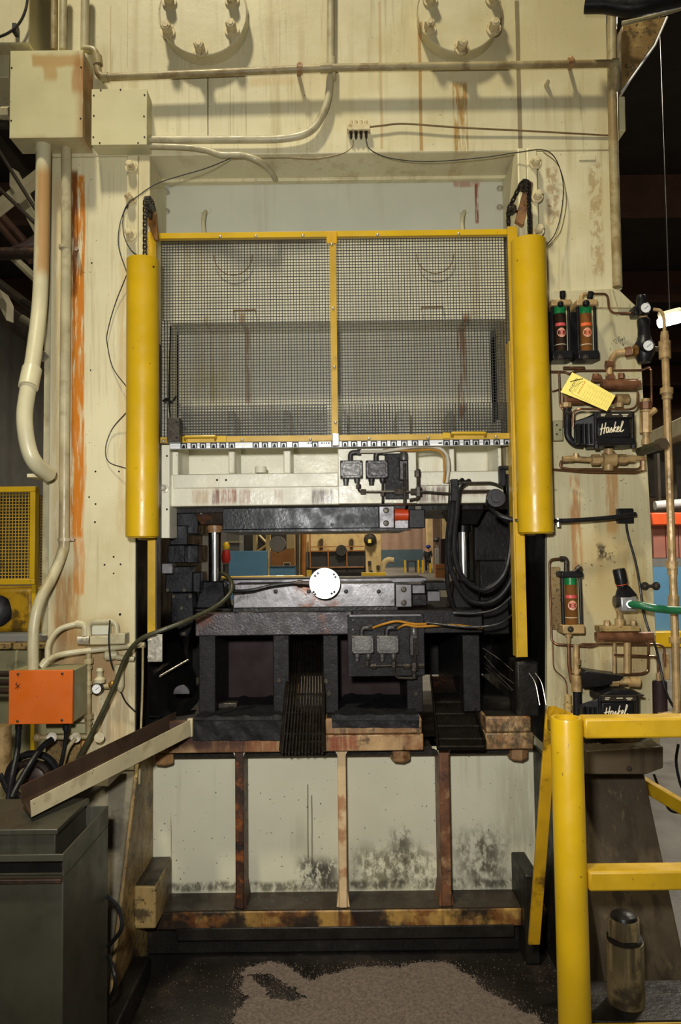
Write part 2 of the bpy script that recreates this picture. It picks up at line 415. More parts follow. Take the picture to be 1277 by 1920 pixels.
M['yellowgrime'] = mk('grimy_yellow_paint', (190, 146, 20), .42, var=.18, vscale=7, patches=[((70, 50, 18), .85, 7, .52, .64)], streaks=[((60, 40, 14), .7, 18, .5, .64)])
M['black'] = mk('black_paint', (24, 24, 25), .35, var=.2, vscale=12, spec=0.22)
M['blackrub'] = mk('black_rubber', (26, 26, 27), .38, var=.2, vscale=20, spec=0.25)
M['wire'] = mk('dark_wire', (34, 33, 30), .5, var=.2, vscale=30)
M['chain'] = mk('greasy_chain_steel', (120, 112, 98), .32, .9, var=.25, vscale=80)
M['steel'] = mk('bright_steel', (198, 198, 196), .28, 1.0, var=.08, vscale=30)
M['zinc'] = mk('zinc_bolt', (190, 184, 168), .38, .7, var=.12, vscale=40)
M['chrome'] = mk('chrome_rod', (226, 228, 230), .16, 1.0, var=.02, vscale=5, rvar=.03)
M['discmetal'] = mk('bare_aluminium_disc', (240, 240, 238), .42, 1.0, var=.02, vscale=5, rvar=.03)
M['alu'] = mk('white_aluminium_rail', (226, 228, 230), .4, .15, var=.04, vscale=12)
M['bolt'] = mk('cream_painted_bolt', (206, 192, 150), .45, var=.1, vscale=40, patches=[((120, 84, 44), .7, 40, .52, .66)])
M['rustbolt'] = mk('rusty_bolt', (150, 112, 72), .5, var=.2, vscale=40, patches=[((96, 50, 24), .7, 30, .5, .66)])
M['darkbolt'] = mk('dark_bolt', (66, 60, 52), .4, .6, var=.2, vscale=50)

# ------------------------------------------------------------ the setting
FLOOR_X = (-9, 16)
M['floor'] = mk('dark_factory_floor', (96, 92, 84), .5, var=.2, vscale=2, bump=.2, patches=[((110, 104, 94), .5, 1.3, .5, .7), ((40, 38, 34), .6, 3, .55, .7)])
M['pit'] = mk('black_oily_floor', (32, 28, 24), .34, var=.35, vscale=6, bump=.35, bscale=70, patches=[((64, 54, 44), .5, 5, .55, .7)], specks=[((150, 130, 116), .7, 130, .72, .74)])
def slab(name, m, mat, par=None):
    o = mkobj(name, m, mat); tag(o, kind='structure'); return o
slab('floor', MB().box(FLOOR_X[0], FLOOR_X[1], -2.5, 70, -.3, -.012), M['floor'])
pitx0, pitx1 = P(262, 1760, 2.6).x, P(1036, 1760, 2.6).x
slab('trim_1', MB().box(pitx0, pitx1, .8, 2.72, -.011, .0), M['pit'])['label'] = 'black oily work area floor plate before the press bed'

# ------------------------------------------------------------ the press
press = Thing('stamping_press', 'huge cream stamping press with bolted crown, two columns and ribbed bed', 'press')
xl, xli = P(93, 700, Y0).x, P(255, 700, Y0).x
xri, xr = P(1026, 1100, Y0).x, P(1149, 400, Y0).x
zc0 = P(600, 288, Y0).z
ztop = P(600, -110, Y0).z
zft = P(300, 1445, Y0).z
DEP = 1.2
crown = press.part('crown', MB().box(xl, xr, Y0, Y0 + DEP, zc0, ztop), M['frame'], bevel=.004)
lcol = press.part('column', MB().box(xl, xli, Y0, Y0 + DEP, zft, zc0 - .0015), M['frame'], bevel=.004, label='left column with an orange rust streak')
rcol = press.part('column', MB().box(xri, xr, Y0, Y0 + DEP, zft, zc0 - .0015), M['frame'], bevel=.004, label='right column')
# feet: the column spreads forward towards the floor
yf = 2.28
press.part('foot', MB().prism([(xl, Y0, zft - .001), (xl, yf, .06), (xl, yf, 0), (xl, Y0 + DEP, 0), (xl, Y0 + DEP, zft - .001)], (xli - xl, 0, 0)), M['concretegrey'], bevel=.006, label='worn grey foot of the left column')
rfx = P(1206, 1450, Y0).x
press.part('foot', MB().prism([(xri + .06, Y0, zft - .001), (xri + .06, yf, .06), (xri + .06, yf, 0), (xri + .06, Y0 + DEP, 0), (xri + .06, Y0 + DEP, zft - .001)], (rfx - xri - .06, 0, 0)), M['foot'], bevel=.006, label='grimy sloping foot of the right column')
# dirty inner cheek of the left foot
press.part('foot_cheek', MB().prism([(xli + .001, Y0 - .002, zft + .02), (xli + .001, yf + .01, .05), (xli + .001, yf + .01, 0), (xli + .001, YP + .02, 0), (xli + .001, YP + .02, zft + .02)], (.012, 0, 0)), M['dirtyjamb'], bevel=.003)
press.part('foot_cheek', MB().prism([(xri - .013, Y0 - .002, zft + .02), (xri - .013, Y0 - .16, .05), (xri - .013, Y0 - .16, 0), (xri - .013, YP + .02, 0), (xri - .013, YP + .02, zft + .02)], (.012, 0, 0)), M['grime'], bevel=.003)
# black inner walls of the opening
zin = P(300, 1408, 2.64).z
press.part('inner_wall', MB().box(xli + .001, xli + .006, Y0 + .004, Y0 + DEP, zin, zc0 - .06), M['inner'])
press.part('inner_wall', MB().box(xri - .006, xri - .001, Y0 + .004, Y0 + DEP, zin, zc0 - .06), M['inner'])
# bolted gib blocks at both sides of the opening
gl0, gl1, gl2 = P(237, 400, 2.55).x, P(259, 400, 2.55).x, P(281, 400, 2.55).x
zg0, zg1 = P(300, 1012, 2.55).z, P(260, 288, 2.55).z
gz = zg1 - .004
gb = press.part('gib_block', MB().box(gl1 + .001, gl2, 2.55, YP - .001, zg0, gz), M['gib'], bevel=.004)
gp = press.part('gib_plate', MB().box(gl0, gl1, 2.55, Y0 - .001, P(245, 500, 2.55).z, gz), M['gib'], bevel=.004)
for (x, y) in ((247, 315), (245, 375), (245, 442)): fastener(press, 'bolt', 'hex', x, y, 2.55, 8, .035, M['bolt'], gp)
gr0, gr1, gr2 = P(973, 400, 2.55).x, P(990, 400, 2.55).x, P(1010, 400, 2.55).x
gb2 = press.part('gib_block', MB().box(gr0, gr1 - .001, 2.55, YP - .001, zg0, gz + .008), M['gib'], bevel=.004)
gp2 = press.part('gib_plate', MB().box(gr1, gr2, 2.55, Y0 - .001, P(1010, 500, 2.55).z, gz + .008), M['gib'], bevel=.004)
for (x, y) in ((1003, 307), (1006, 370), (1008, 434)): fastener(press, 'bolt', 'hex', x, y, 2.55, 8, .035, M['bolt'], gp2)
# header panel at the back of the recess, with bolts and two lifting arms
hp = press.part('header_panel', MB().rect(300, 339, 952, 470, YP, .03), M['header'], bevel=.002)
press.part('soffit_strip', MB().rect(299, 327, 953, 338, YP - .03, .029), M['gib'], bevel=.003)
for (x, y) in ((313, 361), (313, 397), (937, 354), (937, 389)): fastener(press, 'bolt', 'hex', x, y, YP, 4.2, .012, M['zinc'], hp)
for x in (383, 868):
    h = MB().tube(spline(PP((x + 3, 397, YP - .005), (x, 402, YP - .05), (x - 2, 418, YP - .07), (x, 440, YP - .06))), S(4, YP), 10)
    arm = press.part('lifting_arm', h, M['gib'])
    press.part('arm_plate', MB().rect(x - 7, 389, x + 12, 399, YP - .006, .006), M['header'], arm, bevel=.001)
# seams and a key on the right column
press.part('key', MB().rect(1086, 290, 1117, 300, Y0 - .004, .006), M['frame'], bevel=.001)
# round bolted covers on the crown
def cover(cx, cy, r, bolts):
    c = press.part('round_cover', MB().disc(cx, cy, Y0 - .055, r, .054, 56, .003), M['frame'])
    press.part('cover_rim', MB().disc(cx, cy + 1, Y0 - .012, r * 1.03, .0115, 56), M['rustpipe'], c)
    for x, y in bolts: fastener(press, 'bolt', 'hex', x, y, Y0 - .055, 10, .042, M['bolt'], c)
cover(381, 25, 85, [(315, 61), (435, 57), (376, 95), (318, 4), (435, 1)])
cover(862, 22, 81, [(804, 55), (925, 55), (865, 91), (806, 1), (923, -1)])
# small stub on the crown
fastener(press, 'stud', 'button', 1024, 160, Y0, 5, .03, M['bolt'], crown)

# guide plates beside the slide
gpl = press.part('guide_plate', MB().rect(296, 600, 318, 1009, 2.63, .12), M['slide'], bevel=.003)
fastener(press, 'bolt', 'hex', 308, 916, 2.63, 6, .03, M['zinc'], gpl)
for y in (855, 955): fastener(press, 'screw', 'button', 313, y, 2.63, 2, .004, M['darkbolt'], gpl)
gpr = press.part('guide_plate', MB().rect(946, 600, 962, 905, 2.63, .12), M['rustpipe'], bevel=.003)

# bed: bolster, ribs, recessed panels, ledge
bx0, bx1 = P(291, 1390, 2.64).x, P(1000, 1390, 2.64).x
zb0, zb1, zb2 = P(640, 1409, 2.64).z, P(640, 1378, 2.64).z, P(640, 1348, 2.64).z
gapL, gapR = (P(529, 1390, 2.64).x, P(608, 1390, 2.64).x), (P(794, 1390, 2.64).x, P(910, 1390, 2.64).x)
for i, (xa, xb) in enumerate(((bx0, gapL[0]), (gapL[1], gapR[0]), (gapR[1], bx1))):
    b1 = press.part('bolster_plate', MB().box(xa, xb, 2.64, 3.75, zb0, zb1 - .001), M['bedrust'], bevel=.004, label=('rust streaked left bolster plate', 'rust stained middle bolster plate', 'grimy right bolster plate')[i])
    press.part('bolster_lip', MB().box(xa + .004, xb - .004, 2.646, 3.75, zb1, zb2 - .001), M['bedrust'], b1, bevel=.006)
    press.part('grease_film', MB().box(xa + .010, xb - .010, 2.662, 3.7, zb2 - .0009, zb2), M['grime'], b1)
    if i == 0: bol = b1
press.part('bed_floor', MB().box(bx0 + .01, bx1 - .01, 2.70, 3.75, zb0 - .03, zb0 - .001), M['grime'])
for x, y in ((308, 1423), (750, 1417), (970, 1414)):
    c = P(x, 1409, 2.74)
    press.part('bolt', MB().lathe(P(x, y - 13, 2.71), P(x, y + 20, 2.71), [(0, .036), (.034, .036), (.04, .031)], 6), M['rustbolt'], bol)
zl = P(640, 1705, 2.66).z
bpx0, bpx1 = xli + .004, xri - .004
press.part('bed_panel', MB().box(bpx0, bpx1, YP, YP + .04, .02, zb0 - .001), M['bedpanel'])
def rib(px0, px1, mat, label):
    a, b = P(px0, 1560, 2.665).x, P(px1, 1560, 2.665).x
    r = 0.022
    m = MB().box(a, b, 2.665, YP - .001, zl + .001, zb0 - .001)
    rb = press.part('rib', m, mat, bevel=.004, label=label)
    for s, x in ((-1, a), (1, b)):
        pts = [(x, zb0 - .001)]
        for k in range(7):
            t = k / 6 * math.pi / 2
            pts.append((x + s * (r - r * math.sin(t)), zb0 - .001 - r + r * math.cos(t)))
        press.part('fillet', MB().prism([(q[0], 2.668, q[1]) for q in pts], (0, YP - 2.669, 0)), M['bedpanel'], rb)
        h = .055
        press.part('gusset', MB().prism([(x, 2.675, zl + .001), (x + s * .008, 2.675, zl + .001), (x, 2.675, zl + h)], (0, .12, 0)), mat, rb)
rib(441, 457, M['ribrust'], 'dark rusted bed rib'); rib(634, 650, M['riblight'], 'pale stained bed rib'); rib(826, 845, M['ribmix'], 'brown stained bed rib')
press.part('ledge', MB().box(bpx0 + .012, bpx1 - .012, 2.66, YP - .001, P(640, 1741, 2.66).z, zl - .004), M['ledge'], bevel=.005)
press.part('ledge_top', MB().box(bpx0 + .014, bpx1 - .014, 2.664, YP - .002, zl - .0039, zl), M['ledgetop'])
press.part('bed_base', MB().box(bpx0 + .014, bpx1 - .014, 2.70, 2.82, 0, P(640, 1741, 2.66).z - .001), M['grime'], bevel=.004)
press.part('corner_block', MB().box(P(250, 1700, 2.56).x, P(292, 1700, 2.56).x, 2.56, YP - .002, P(270, 1742, 2.56).z, P(270, 1662, 2.56).z), M['dirtyjamb'], bevel=.006)
press.part('corner_block', MB().box(P(984, 1690, 2.6).x, P(1012, 1690, 2.6).x, 2.6, YP - .002, 0.002, P(990, 1640, 2.6).z), M['grime'], bevel=.006)
# lower front kick plate and the curb beside the pit
press.part('kick_plate', MB().rect(330, 1738, 965, 1762, 2.655, .02), M['grime'], bevel=.004)
cz = .075
press.part('curb', MB().box(P(262, 1760, 2.6).x - .02, P(262, 1760, 2.6).x + .05, 1.55, 2.55, .0005, cz), M['grime'], bevel=.008)
# rear header frames the opening; black panel added to darken below the shoe
press.part('rear_dark_panel', MB().box(xli + .01, xri - .01, 3.55, 3.62, zb2 + .001, P(640, 1180, 2.72).z), M['inner'])
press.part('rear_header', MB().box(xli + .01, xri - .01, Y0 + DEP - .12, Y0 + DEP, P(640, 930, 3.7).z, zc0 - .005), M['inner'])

# slide (ram) with ledge, ribs and bottom slab
slide = Thing('press_slide', 'cream press slide with pocketed front hanging behind the yellow mesh gate', 'press slide')
sx0, sx1 = P(320, 900, 2.66).x, P(944, 900, 2.66).x
Z = lambda y, Y: P(640, y, Y).z
slide.part('slide_body', MB().box(P(303, 520, 2.74).x, P(948, 520, 2.74).x, 2.74, 3.5, Z(603, 2.74), Z(436, 2.74)), M['slide'], bevel=.005)
slide.part('slide_web', MB().box(sx0 - .02, sx1 + .01, 2.88, 3.45, Z(886, 2.88), Z(603, 2.74) - .001), M['slide'])
slide.part('slide_cheek', MB().box(sx0, P(334, 860, 2.68).x, 2.68, 2.879, Z(888, 2.68), Z(790, 2.68)), M['slide'], bevel=.004)
slide.part('slide_cheek', MB().box(P(934, 860, 2.68).x, sx1, 2.68, 2.879, Z(888, 2.68), Z(790, 2.68)), M['slide'], bevel=.004)
for a, b in ((428, 440), (531, 545), (640, 652), (842, 852), (745, 770)):
    slide.part('slide_rib', MB().rect(a, 770, b, 888, 2.70, .179), M['slide'], bevel=.005)
zs0, zs1 = Z(946, 2.66), Z(886, 2.66)
sl = slide.part('slide_slab', MB().box(sx0, sx1, 2.66, 3.45, zs0, zs1), M['slide'], bevel=.004)
st = slide.part('slab_strip', MB().rect(325, 888, 634, 914, 2.648, .0115), M['slide'], bevel=.003)
slide.part('slab_strip', MB().rect(784, 884, 938, 910, 2.648, .0115), M['slide'], bevel=.003)
for x in (407, 424): fastener(slide, 'screw', 'button', x, 900, 2.648, 2.2, .003, M['darkbolt'], st)
fp = slide.part('face_plate', MB().rect(634, 836, 781, 944, 2.635, .0245), M['slide'], bevel=.003)
slide.part('stud', MB().lathe(P(489, 887, 2.72), P(489, 876, 2.72), [(0, S(11, 2.7)), (.02, S(11, 2.7)), (.024, S(10, 2.7))], 20), M['slide'], sl)
# half round bails and low grips on the slide face, seen through the mesh
for cx, cy, r in ((437, 478, 36), (816, 476, 35)):
    pts = [P(cx + r * math.cos(a), cy + r * math.sin(a) * 1.05, 2.725) for a in [math.pi * k / 14 for k in range(15)]]
    slide.part('bail', MB().tube(pts, .0016, 8), M['rustbolt'])
for cx, cy in ((459, 583), (810, 577)):
    pts = arcs(PP((cx - 20, cy, 2.739), (cx - 20, cy - 1, 2.70), (cx + 20, cy - 2, 2.70), (cx + 20, cy - 1, 2.739)), .01)
    slide.part('grip', MB().tube(pts, .0024, 8), M['rustbolt'])

# drilled holes in the left column
for x, y, r in ((179, 884, 1.8), (223, 884, 1.8), (167, 932, 1.6), (179, 945, 1.8), (178, 979, 1.9), (213, 1044, 1.8), (196, 1059, 1.8), (226, 1058, 1.8), (213, 1075, 1.6), (225, 1152, 2.4), (172, 493, 1.6), (170, 694, 1.5)):
    press.part('drilled_hole', MB().disc(x, y, Y0 - .0006, r, .0008, 10), M['black'], lcol)

# ------------------------------------------------------------ safety gate
YG = 2.565
gate = Thing('safety_gate', 'yellow framed wire mesh safety gate across the press opening', 'safety gate')
gx0, gx1 = P(299, 630, YG).x, P(957, 630, YG).x
gz1, gz0 = P(628, 441, YG).z, P(632, 822, YG).z
hb = S(5.5, YG)
top = gate.part('frame_bar', MB().box(gx0, gx1, YG - .012, YG + .008, gz1 - hb, gz1 + hb), M['yellow'], bevel=.001)
bot = gate.part('frame_bar', MB().box(gx0, gx1 + .006, YG - .012, YG + .008, gz0 - hb, gz0 + hb), M['yellowold'], bevel=.001)
cxm = P(626, 630, YG).x
mid = gate.part('frame_bar', MB().box(cxm - S(6.2, YG), cxm + S(6.2, YG), YG - .014, YG + .006, gz0 + hb + .0005, gz1 - hb - .0005), M['yellowold'], bevel=.001)
for x in (413, 480, 568, 708, 860): fastener(gate, 'bolt', 'button', x, 441 - (x - 638) * .012, YG - .012, 3, .005, M['zinc'], top)
for y in (458, 578, 688, 792): fastener(gate, 'bolt', 'button', 622 + (y - 458) * .021, y, YG - .014, 3, .005, M['zinc'], mid)
for x in (306, 421, 454, 582, 692, 803, 930): fastener(gate, 'bolt', 'button', x, 823 - (x - 638) * .012, YG - .012, 3.2, .005, M['zinc'], bot)
gate.part('clip_bracket', MB().rect(612, 434, 632, 456, YG - .018, .006), M['yellowgrime'], top, bevel=.002)
gate.part('clip_bracket', MB().rect(623, 812, 636, 836, YG - .020, .006), M['zinc'], bot, bevel=.002)
def wires(x0, x1, z0, z1, Y, name, sp=.01006, r=.0011):
    m = MB()
    nx, nz = round((x1 - x0) / sp), round((z1 - z0) / sp)
    for i in range(nx + 1):
        x = x0 + (x1 - x0) * i / nx
        m.box(x - r, x + r, Y - r, Y + r, z0, z1)
    for k in range(nz + 1):
        z = z0 + (z1 - z0) * k / nz
        m.box(x0, x1, Y + r * .9, Y + r * 2.9, z - r, z + r)
    return gate.part(name, m, M['wire'], kind='stuff', label='dark square wire mesh')
wires(gx0 + .004, cxm - .008, gz0, gz1, YG + .010, 'mesh_panel')
wires(cxm + .008, gx1 - .002, gz0, gz1, YG + .010, 'mesh_panel')
zl2 = P(640, 757, YG).z
wires(P(335, 790, YG + .03).x, P(612, 790, YG + .03).x, gz0, zl2, YG + .026, 'lower_mesh_strip')
wires(P(640, 790, YG + .03).x, P(950, 790, YG + .03).x, gz0, zl2 + .004, YG + .026, 'lower_mesh_strip')
# white rail with clips below the bottom bar
rail = gate.part('sensor_rail', MB().rect(318, 827, 963, 838, YG - .006, .02), M['alu'], bevel=.0015)
rail2 = gate.part('rail_groove', MB().rect(318, 832, 963, 833, YG - .0065, .003), M['zinc'], rail)
CLX = [345, 364, 381, 401, 418, 435, 480, 497, 515, 532, 554, 591, 627, 647, 664, 683, 701, 720, 738, 758, 778, 799, 837, 855, 875, 892, 912, 931, 950]
def clip():
    m = MB(); s = S(1, YG)
    m.box(-6 * s, -4.2 * s, -.006, 0, -5 * s, 4.6 * s); m.box(4.2 * s, 6 * s, -.006, 0, -5 * s, 4.6 * s)
    m.box(-4.2 * s, 4.2 * s, -.004, 0, 3.0 * s, 4.6 * s)
    m.prism([(-3 * s, -.008, -5 * s), (3 * s, -.008, -5 * s), (1.6 * s, -.008, 1.2 * s), (-1.6 * s, -.008, 1.2 * s)], (0, .008, 0))
    return m
for x in CLX:
    gate.part('rail_clip', shared(('rail_clip',), clip, M['black']), M['black'], rail, loc=P(x, 832.5 - (x - 638) * .012, YG - .006))
dm = MB()
for a, b in ((577, 580), (582, 586), (602, 605), (607, 609), (611, 613), (615, 618), (822, 829)): dm.rect(a, 829.5, b, 832, YG - .0066, .0006)
gate.part('rail_print', dm, M['black'], rail, label='small printed marks on the white rail')
# handles and stop block on the bottom bar
h1 = gate.part('handle', MB().tube(arcs(PP((347, 826, YG - .014), (347, 819, YG - .045), (404, 818, YG - .045), (404, 825, YG - .014)), .004), S(2.6, YG), 8), M['yellow'])
gate.part('handle_plate', MB().rect(404, 817, 424, 829, YG - .018, .006), M['yellow'], h1, bevel=.001)
gate.part('handle_plate', MB().rect(342, 818, 351, 830, YG - .018, .006), M['yellow'], h1, bevel=.001)
h2 = gate.part('handle', MB().tube(arcs(PP((848, 818, YG - .014), (848, 812, YG - .04), (910, 812, YG - .04), (910, 818, YG - .014)), .004), S(3, YG), 8), M['yellow'])
gate.part('handle_plate', MB().rect(830, 811, 844, 822, YG - .018, .006), M['yellow'], h2, bevel=.001)
sb = gate.part('stop_block', MB().rect(313, 783, 337, 828, YG - .055, .05), M['darkbolt'], bevel=.002, label='dark steel stop block')
for y in (791, 820): fastener(gate, 'screw', 'button', 331, y, YG - .055, 2.2, .003, M['black'], sb)
# blue-black cord tied to the mesh
gate.part('cord', MB().tube(spline(PP((320, 612, YG - .01), (318, 680, YG - .012), (317, 748, YG - .012), (319, 782, YG - .01))), .003, 6), M['blackrub'])
gate.part('cord_knot', MB().tube(spline(PP((306, 752, YG - .012), (314, 748, YG - .022), (322, 754, YG - .018), (330, 743, YG - .012))), .004, 6), M['blackrub'])

# rails on both sides that carry the gate
YR = 2.525
rl = Thing('gate_rail', 'yellow gate rail left of the mesh, ending in a steel plate', 'guide rail', 'gate rails')
xa, xb = P(277, 800, YR).x, P(292, 800, YR).x
bar = rl.part('rail_bar', MB().box(xa, xb, YR, YR + .012, P(284, 1192, YR).z, P(284, 434, YR).z), M['yellowdirty'], bevel=.001)
rl.part('rail_flange', MB().box(xb + .0005, xb + .006, YR - .004, YR + .05, P(284, 1192, YR).z, P(284, 640, YR).z), M['foot'], bevel=.001)
pl = rl.part('end_plate', MB().rect(277, 1190, 304, 1241, YR - .014, .013), M['zinc'], bevel=.001)
for x, y in ((281, 1200), (281, 1232)): fastener(rl, 'bolt', 'hex', x, y, YR - .014, 3, .008, M['zinc'], pl)
rr = Thing('gate_rail', 'long yellow gate rail right of the mesh, ending above the oily bed', 'guide rail', 'gate rails')
xa, xb = P(961, 800, YR).x, P(979, 800, YR).x
rr.part('rail_bar', MB().box(xa, xb, YR, YR + .012, P(981, 1232, YR).z, P(961, 424, YR).z), M['yellowdirty'], bevel=.001)
rr.part('rail_flange', MB().box(xa - .006, xa - .0005, YR - .004, YR + .05, P(981, 1232, YR).z, P(961, 640, YR).z), M['yellowold'], bevel=.001)

# counterweight tubes
YT = 2.455
def cw_tube(x, yt, yb, r, label):
    t = Thing('counterweight_tube', label, 'tube', 'counterweight tubes')
    p1 = P(x[0], yt, YT); p0 = P(x[1], yb, YT); xm = (p0.x + p1.x) / 2
    R = S(r, YT); L = p1.z - p0.z
    a, b = (xm, YT, p0.z), (xm, YT, p1.z)
    t.part('shell', MB().lathe(a, b, [(0, R * .93), (.002, R), (L - .002, R), (L, R * .94), (L, R * .86), (L - .03, R * .86)], 48), M['yellow'])
    t.part('end_cap', MB().lathe((xm, YT, p0.z - .003), b, [(0, R * .9), (.003, R * .92)], 32), M['yellowdirty'])
    fastener(t, 'screw', 'button', x[0] + 19, yt + 12, YT - R * .82, 2, .004, M['darkbolt'])
    return xm, p1.z
cw_tube((269, 266), 488, 1007, 30.5, 'yellow counterweight tube hanging left of the mesh gate')
cw_tube((989, 1006), 452, 999, 33, 'yellow counterweight tube hanging right of the mesh gate')

# roller chains and sprockets
def chain(name, path, label, axis, spr):
    t = Thing(name, label, 'chain', 'gate lifting chains')
    pts = [Vector(p) for p in path]
    # resample at the pitch
    pitch = .0127; out = [pts[0]]; need = pitch
    for a, b in zip(pts, pts[1:]):
        L = (b - a).length; d = need
        while d <= L:
            out.append(a + (b - a) * (d / L)); d += pitch
        need = d - L
    ax = Vector(axis).normalized()
    pl_, ro = MB(), MB()
    for i, (a, b) in enumerate(zip(out, out[1:])):
        w = .0042 if i % 2 else .0058
        dr = (b - a).normalized(); n = ax.cross(dr)
        for s in (-1, 1):
            c0, c1 = a + ax * (w * s), b + ax * (w * s)
            e = .0042
            pl_.hexa([c0 - dr * .002 - n * e - ax * .0007, c1 + dr * .002 - n * e - ax * .0007, c1 + dr * .002 + n * e - ax * .0007, c0 - dr * .002 + n * e - ax * .0007,
                      c0 - dr * .002 - n * e + ax * .0007, c1 + dr * .002 - n * e + ax * .0007, c1 + dr * .002 + n * e + ax * .0007, c0 - dr * .002 + n * e + ax * .0007])
        ro.cyl(a - ax * .0046, a + ax * .0046, .0040, n=10)
        ro.cyl(a - ax * .0076, a + ax * .0076, .0024, n=8)
    t.part('link_plates', pl_, M['black'], kind='stuff', label='dark chain side plates')
    t.part('rollers', ro, M['chain'], kind='stuff', label='shiny chain rollers')
    for c, R in spr:
        m = MB(); c = Vector(c); u = Vector((0, 0, 1)); w = ax.cross(u); nT = 16
        prof = []
        for k in range(nT * 4):
            a = 2 * math.pi * k / (nT * 4); rr_ = R if k % 4 in (0, 1) else R * .84
            prof.append(c + u * (rr_ * math.cos(a)) + w * (rr_ * math.sin(a)) - ax * .0025)
        m.prism(prof, ax * .005)
        m.cyl(c - ax * .012, c + ax * .012, R * .4, n=14)
        t.part('sprocket', m, M['darkbolt'])
    return t
def arc_over(c, R, a0, a1, d, n=8):
    """arc in the vertical plane spanned by horizontal direction d"""
    c = Vector(c); d = Vector(d).normalized()
    return [c + d * (R * math.cos(a0 + (a1 - a0) * k / n)) + Vector((0, 0, R * math.sin(a0 + (a1 - a0) * k / n))) for k in range(n + 1)]
# left: front strand into the tube, rear strand to the rail
fA = P(271, 480, YT); fT = P(272, 382, YT); rT = P(289, 400, 2.53); rB = P(289, 436, 2.53)
d = (Vector((rT.x, rT.y, 0)) - Vector((fT.x, fT.y, 0))); R = d.length / 2; dn = d.normalized()
c = Vector(((fT.x + rT.x) / 2, (fT.y + rT.y) / 2, fT.z))
chain('lifting_chain', [Vector((fT.x, fT.y, fA.z))] + arc_over(c, R, math.pi, 0, dn) + [Vector((rT.x, rT.y, rB.z))],
      'greasy roller chain above the left yellow tube', dn.cross(Vector((0, 0, 1))), [(c, R * .95)])
lb = Thing('sprocket_bracket', 'rust brown bracket behind the chain above the left yellow tube', 'bracket', 'sprocket brackets')
lb.part('arm', MB().prism([c + Vector((-.006, .02, .012)), c + Vector((-.02, .02, .02)), c + Vector((-.02, .02, -.02)), c + Vector((.01, .02, -.10)), c + Vector((.024, .02, -.10)), c + Vector((.016, .02, .0))], (0, .02, 0)), M['armbrown'], bevel=.002)
# right: two sprockets on a slanting arm
fA = P(996, 446, YT); fT = P(991, 345, YT); rT = P(953, 398, 2.535); rB = P(953, 428, 2.535)
d = (Vector((rT.x, rT.y, 0)) - Vector((fT.x, fT.y, 0))); dn = d.normalized(); Rr = .020
c1 = fT + dn * Rr; c2 = rT - dn * Rr
path = [Vector((fT.x, fT.y, fA.z))] + arc_over(c1, Rr, math.pi, math.pi * .22, dn) + arc_over(c2, Rr, math.pi * .22, 0, dn, 4) + [Vector((rT.x, rT.y, rB.z))]
ax = dn.cross(Vector((0, 0, 1)))
chain('lifting_chain', path, 'greasy roller chain running over a slanting arm to the right yellow tube', ax, [(c1, Rr * .95), (c2, Rr * .95)])
rb = Thing('sprocket_bracket', 'slanting rust brown arm carrying two sprockets at the right gib', 'bracket', 'sprocket brackets')
e1, e2 = c1 + Vector((.014, .012, .022)), c2 + Vector((.022, -.006, -.045))
rb.part('arm', MB().prism([e1 + Vector((0, 0, .012)), e1 + Vector((.020, 0, -.002)), e1 + Vector((.016, 0, -.04)), e2 + Vector((.012, 0, -.012)), e2 + Vector((-.014, 0, .004))], (0, .022, 0)), M['armbrown'], bevel=.002)
rb.part('pivot', MB().cyl(c2 - ax * .014, c2 + ax * .03, .006, n=14), M['darkbolt'])

# ------------------------------------------------------------ die set in the opening
M['dieblack'] = mk('oily_black_steel', (24, 25, 28), .34, .25, var=.25, vscale=9, bump=.2, bscale=90, patches=[((60, 61, 66), .3, 26, .58, .75)], rvar=.1, spec=0.25)
M['diegrey'] = mk('oily_grey_steel', (112, 110, 112), .36, .75, var=.25, vscale=10, bump=.08, bscale=120, patches=[((96, 58, 34), .85, 6, .50, .64), ((40, 36, 34), .6, 16, .55, .7)], rvar=.12)
M['dieshoe'] = mk('grey_rust_specked_shoe', (66, 62, 64), .42, .45, var=.3, vscale=12, bump=.3, bscale=140, patches=[((104, 54, 28), .75, 5, .56, .68), ((110, 108, 112), .45, 60, .54, .68)], rvar=.12)
M['dieplain'] = mk('mid_grey_steel', (98, 96, 98), .4, .65, var=.12, vscale=12)
M['leg'] = mk('dark_grey_parallel', (34, 32, 33), .5, .15, var=.25, vscale=30, bump=.3, bscale=150, spec=0.2)
M['winepanel'] = mk('wine_brown_panel', (46, 32, 32), .6, var=.2, vscale=5, spec=0.2)
M['brownsteel'] = mk('brown_stained_steel', (52, 40, 33), .4, .35, var=.25, vscale=12, patches=[((110, 66, 40), .6, 14, .52, .66)])
M['orangeplastic'] = mk('orange_red_paint', (206, 72, 30), .4, var=.1, vscale=20)
M['mat'] = mk('black_rubber_mat', (25, 25, 26), .6, var=.25, vscale=14, bump=.8, bscale=55, specks=[((110, 108, 104), .5, 150, .70, .74)], spec=0.2)
M['grate'] = mk('oily_brown_grate', (30, 25, 20), .4, .3, var=.3, vscale=25, spec=0.25)
M['sheet'] = mk('oily_dark_sheet', (44, 43, 42), .22, .6, var=.3, vscale=6, rvar=.1)
M['switch'] = mk('cast_grey_switch', (92, 90, 88), .42, .55, var=.16, vscale=40, bump=.2, bscale=120)
M['switchdark'] = mk('cast_dark_switch', (56, 53, 54), .42, .45, var=.2, vscale=40, bump=.2, bscale=120)
M['brass'] = mk('old_brass', (158, 116, 62), .38, .8, var=.2, vscale=40)
M['amberhose'] = mk('amber_hose', (176, 124, 44), .35, var=.12, vscale=30)
M['clearhose'] = mk('milky_hose', (196, 190, 172), .35, var=.08, vscale=30)
M['olivehose'] = mk('olive_black_hose', (58, 56, 38), .42, var=.2, vscale=30)
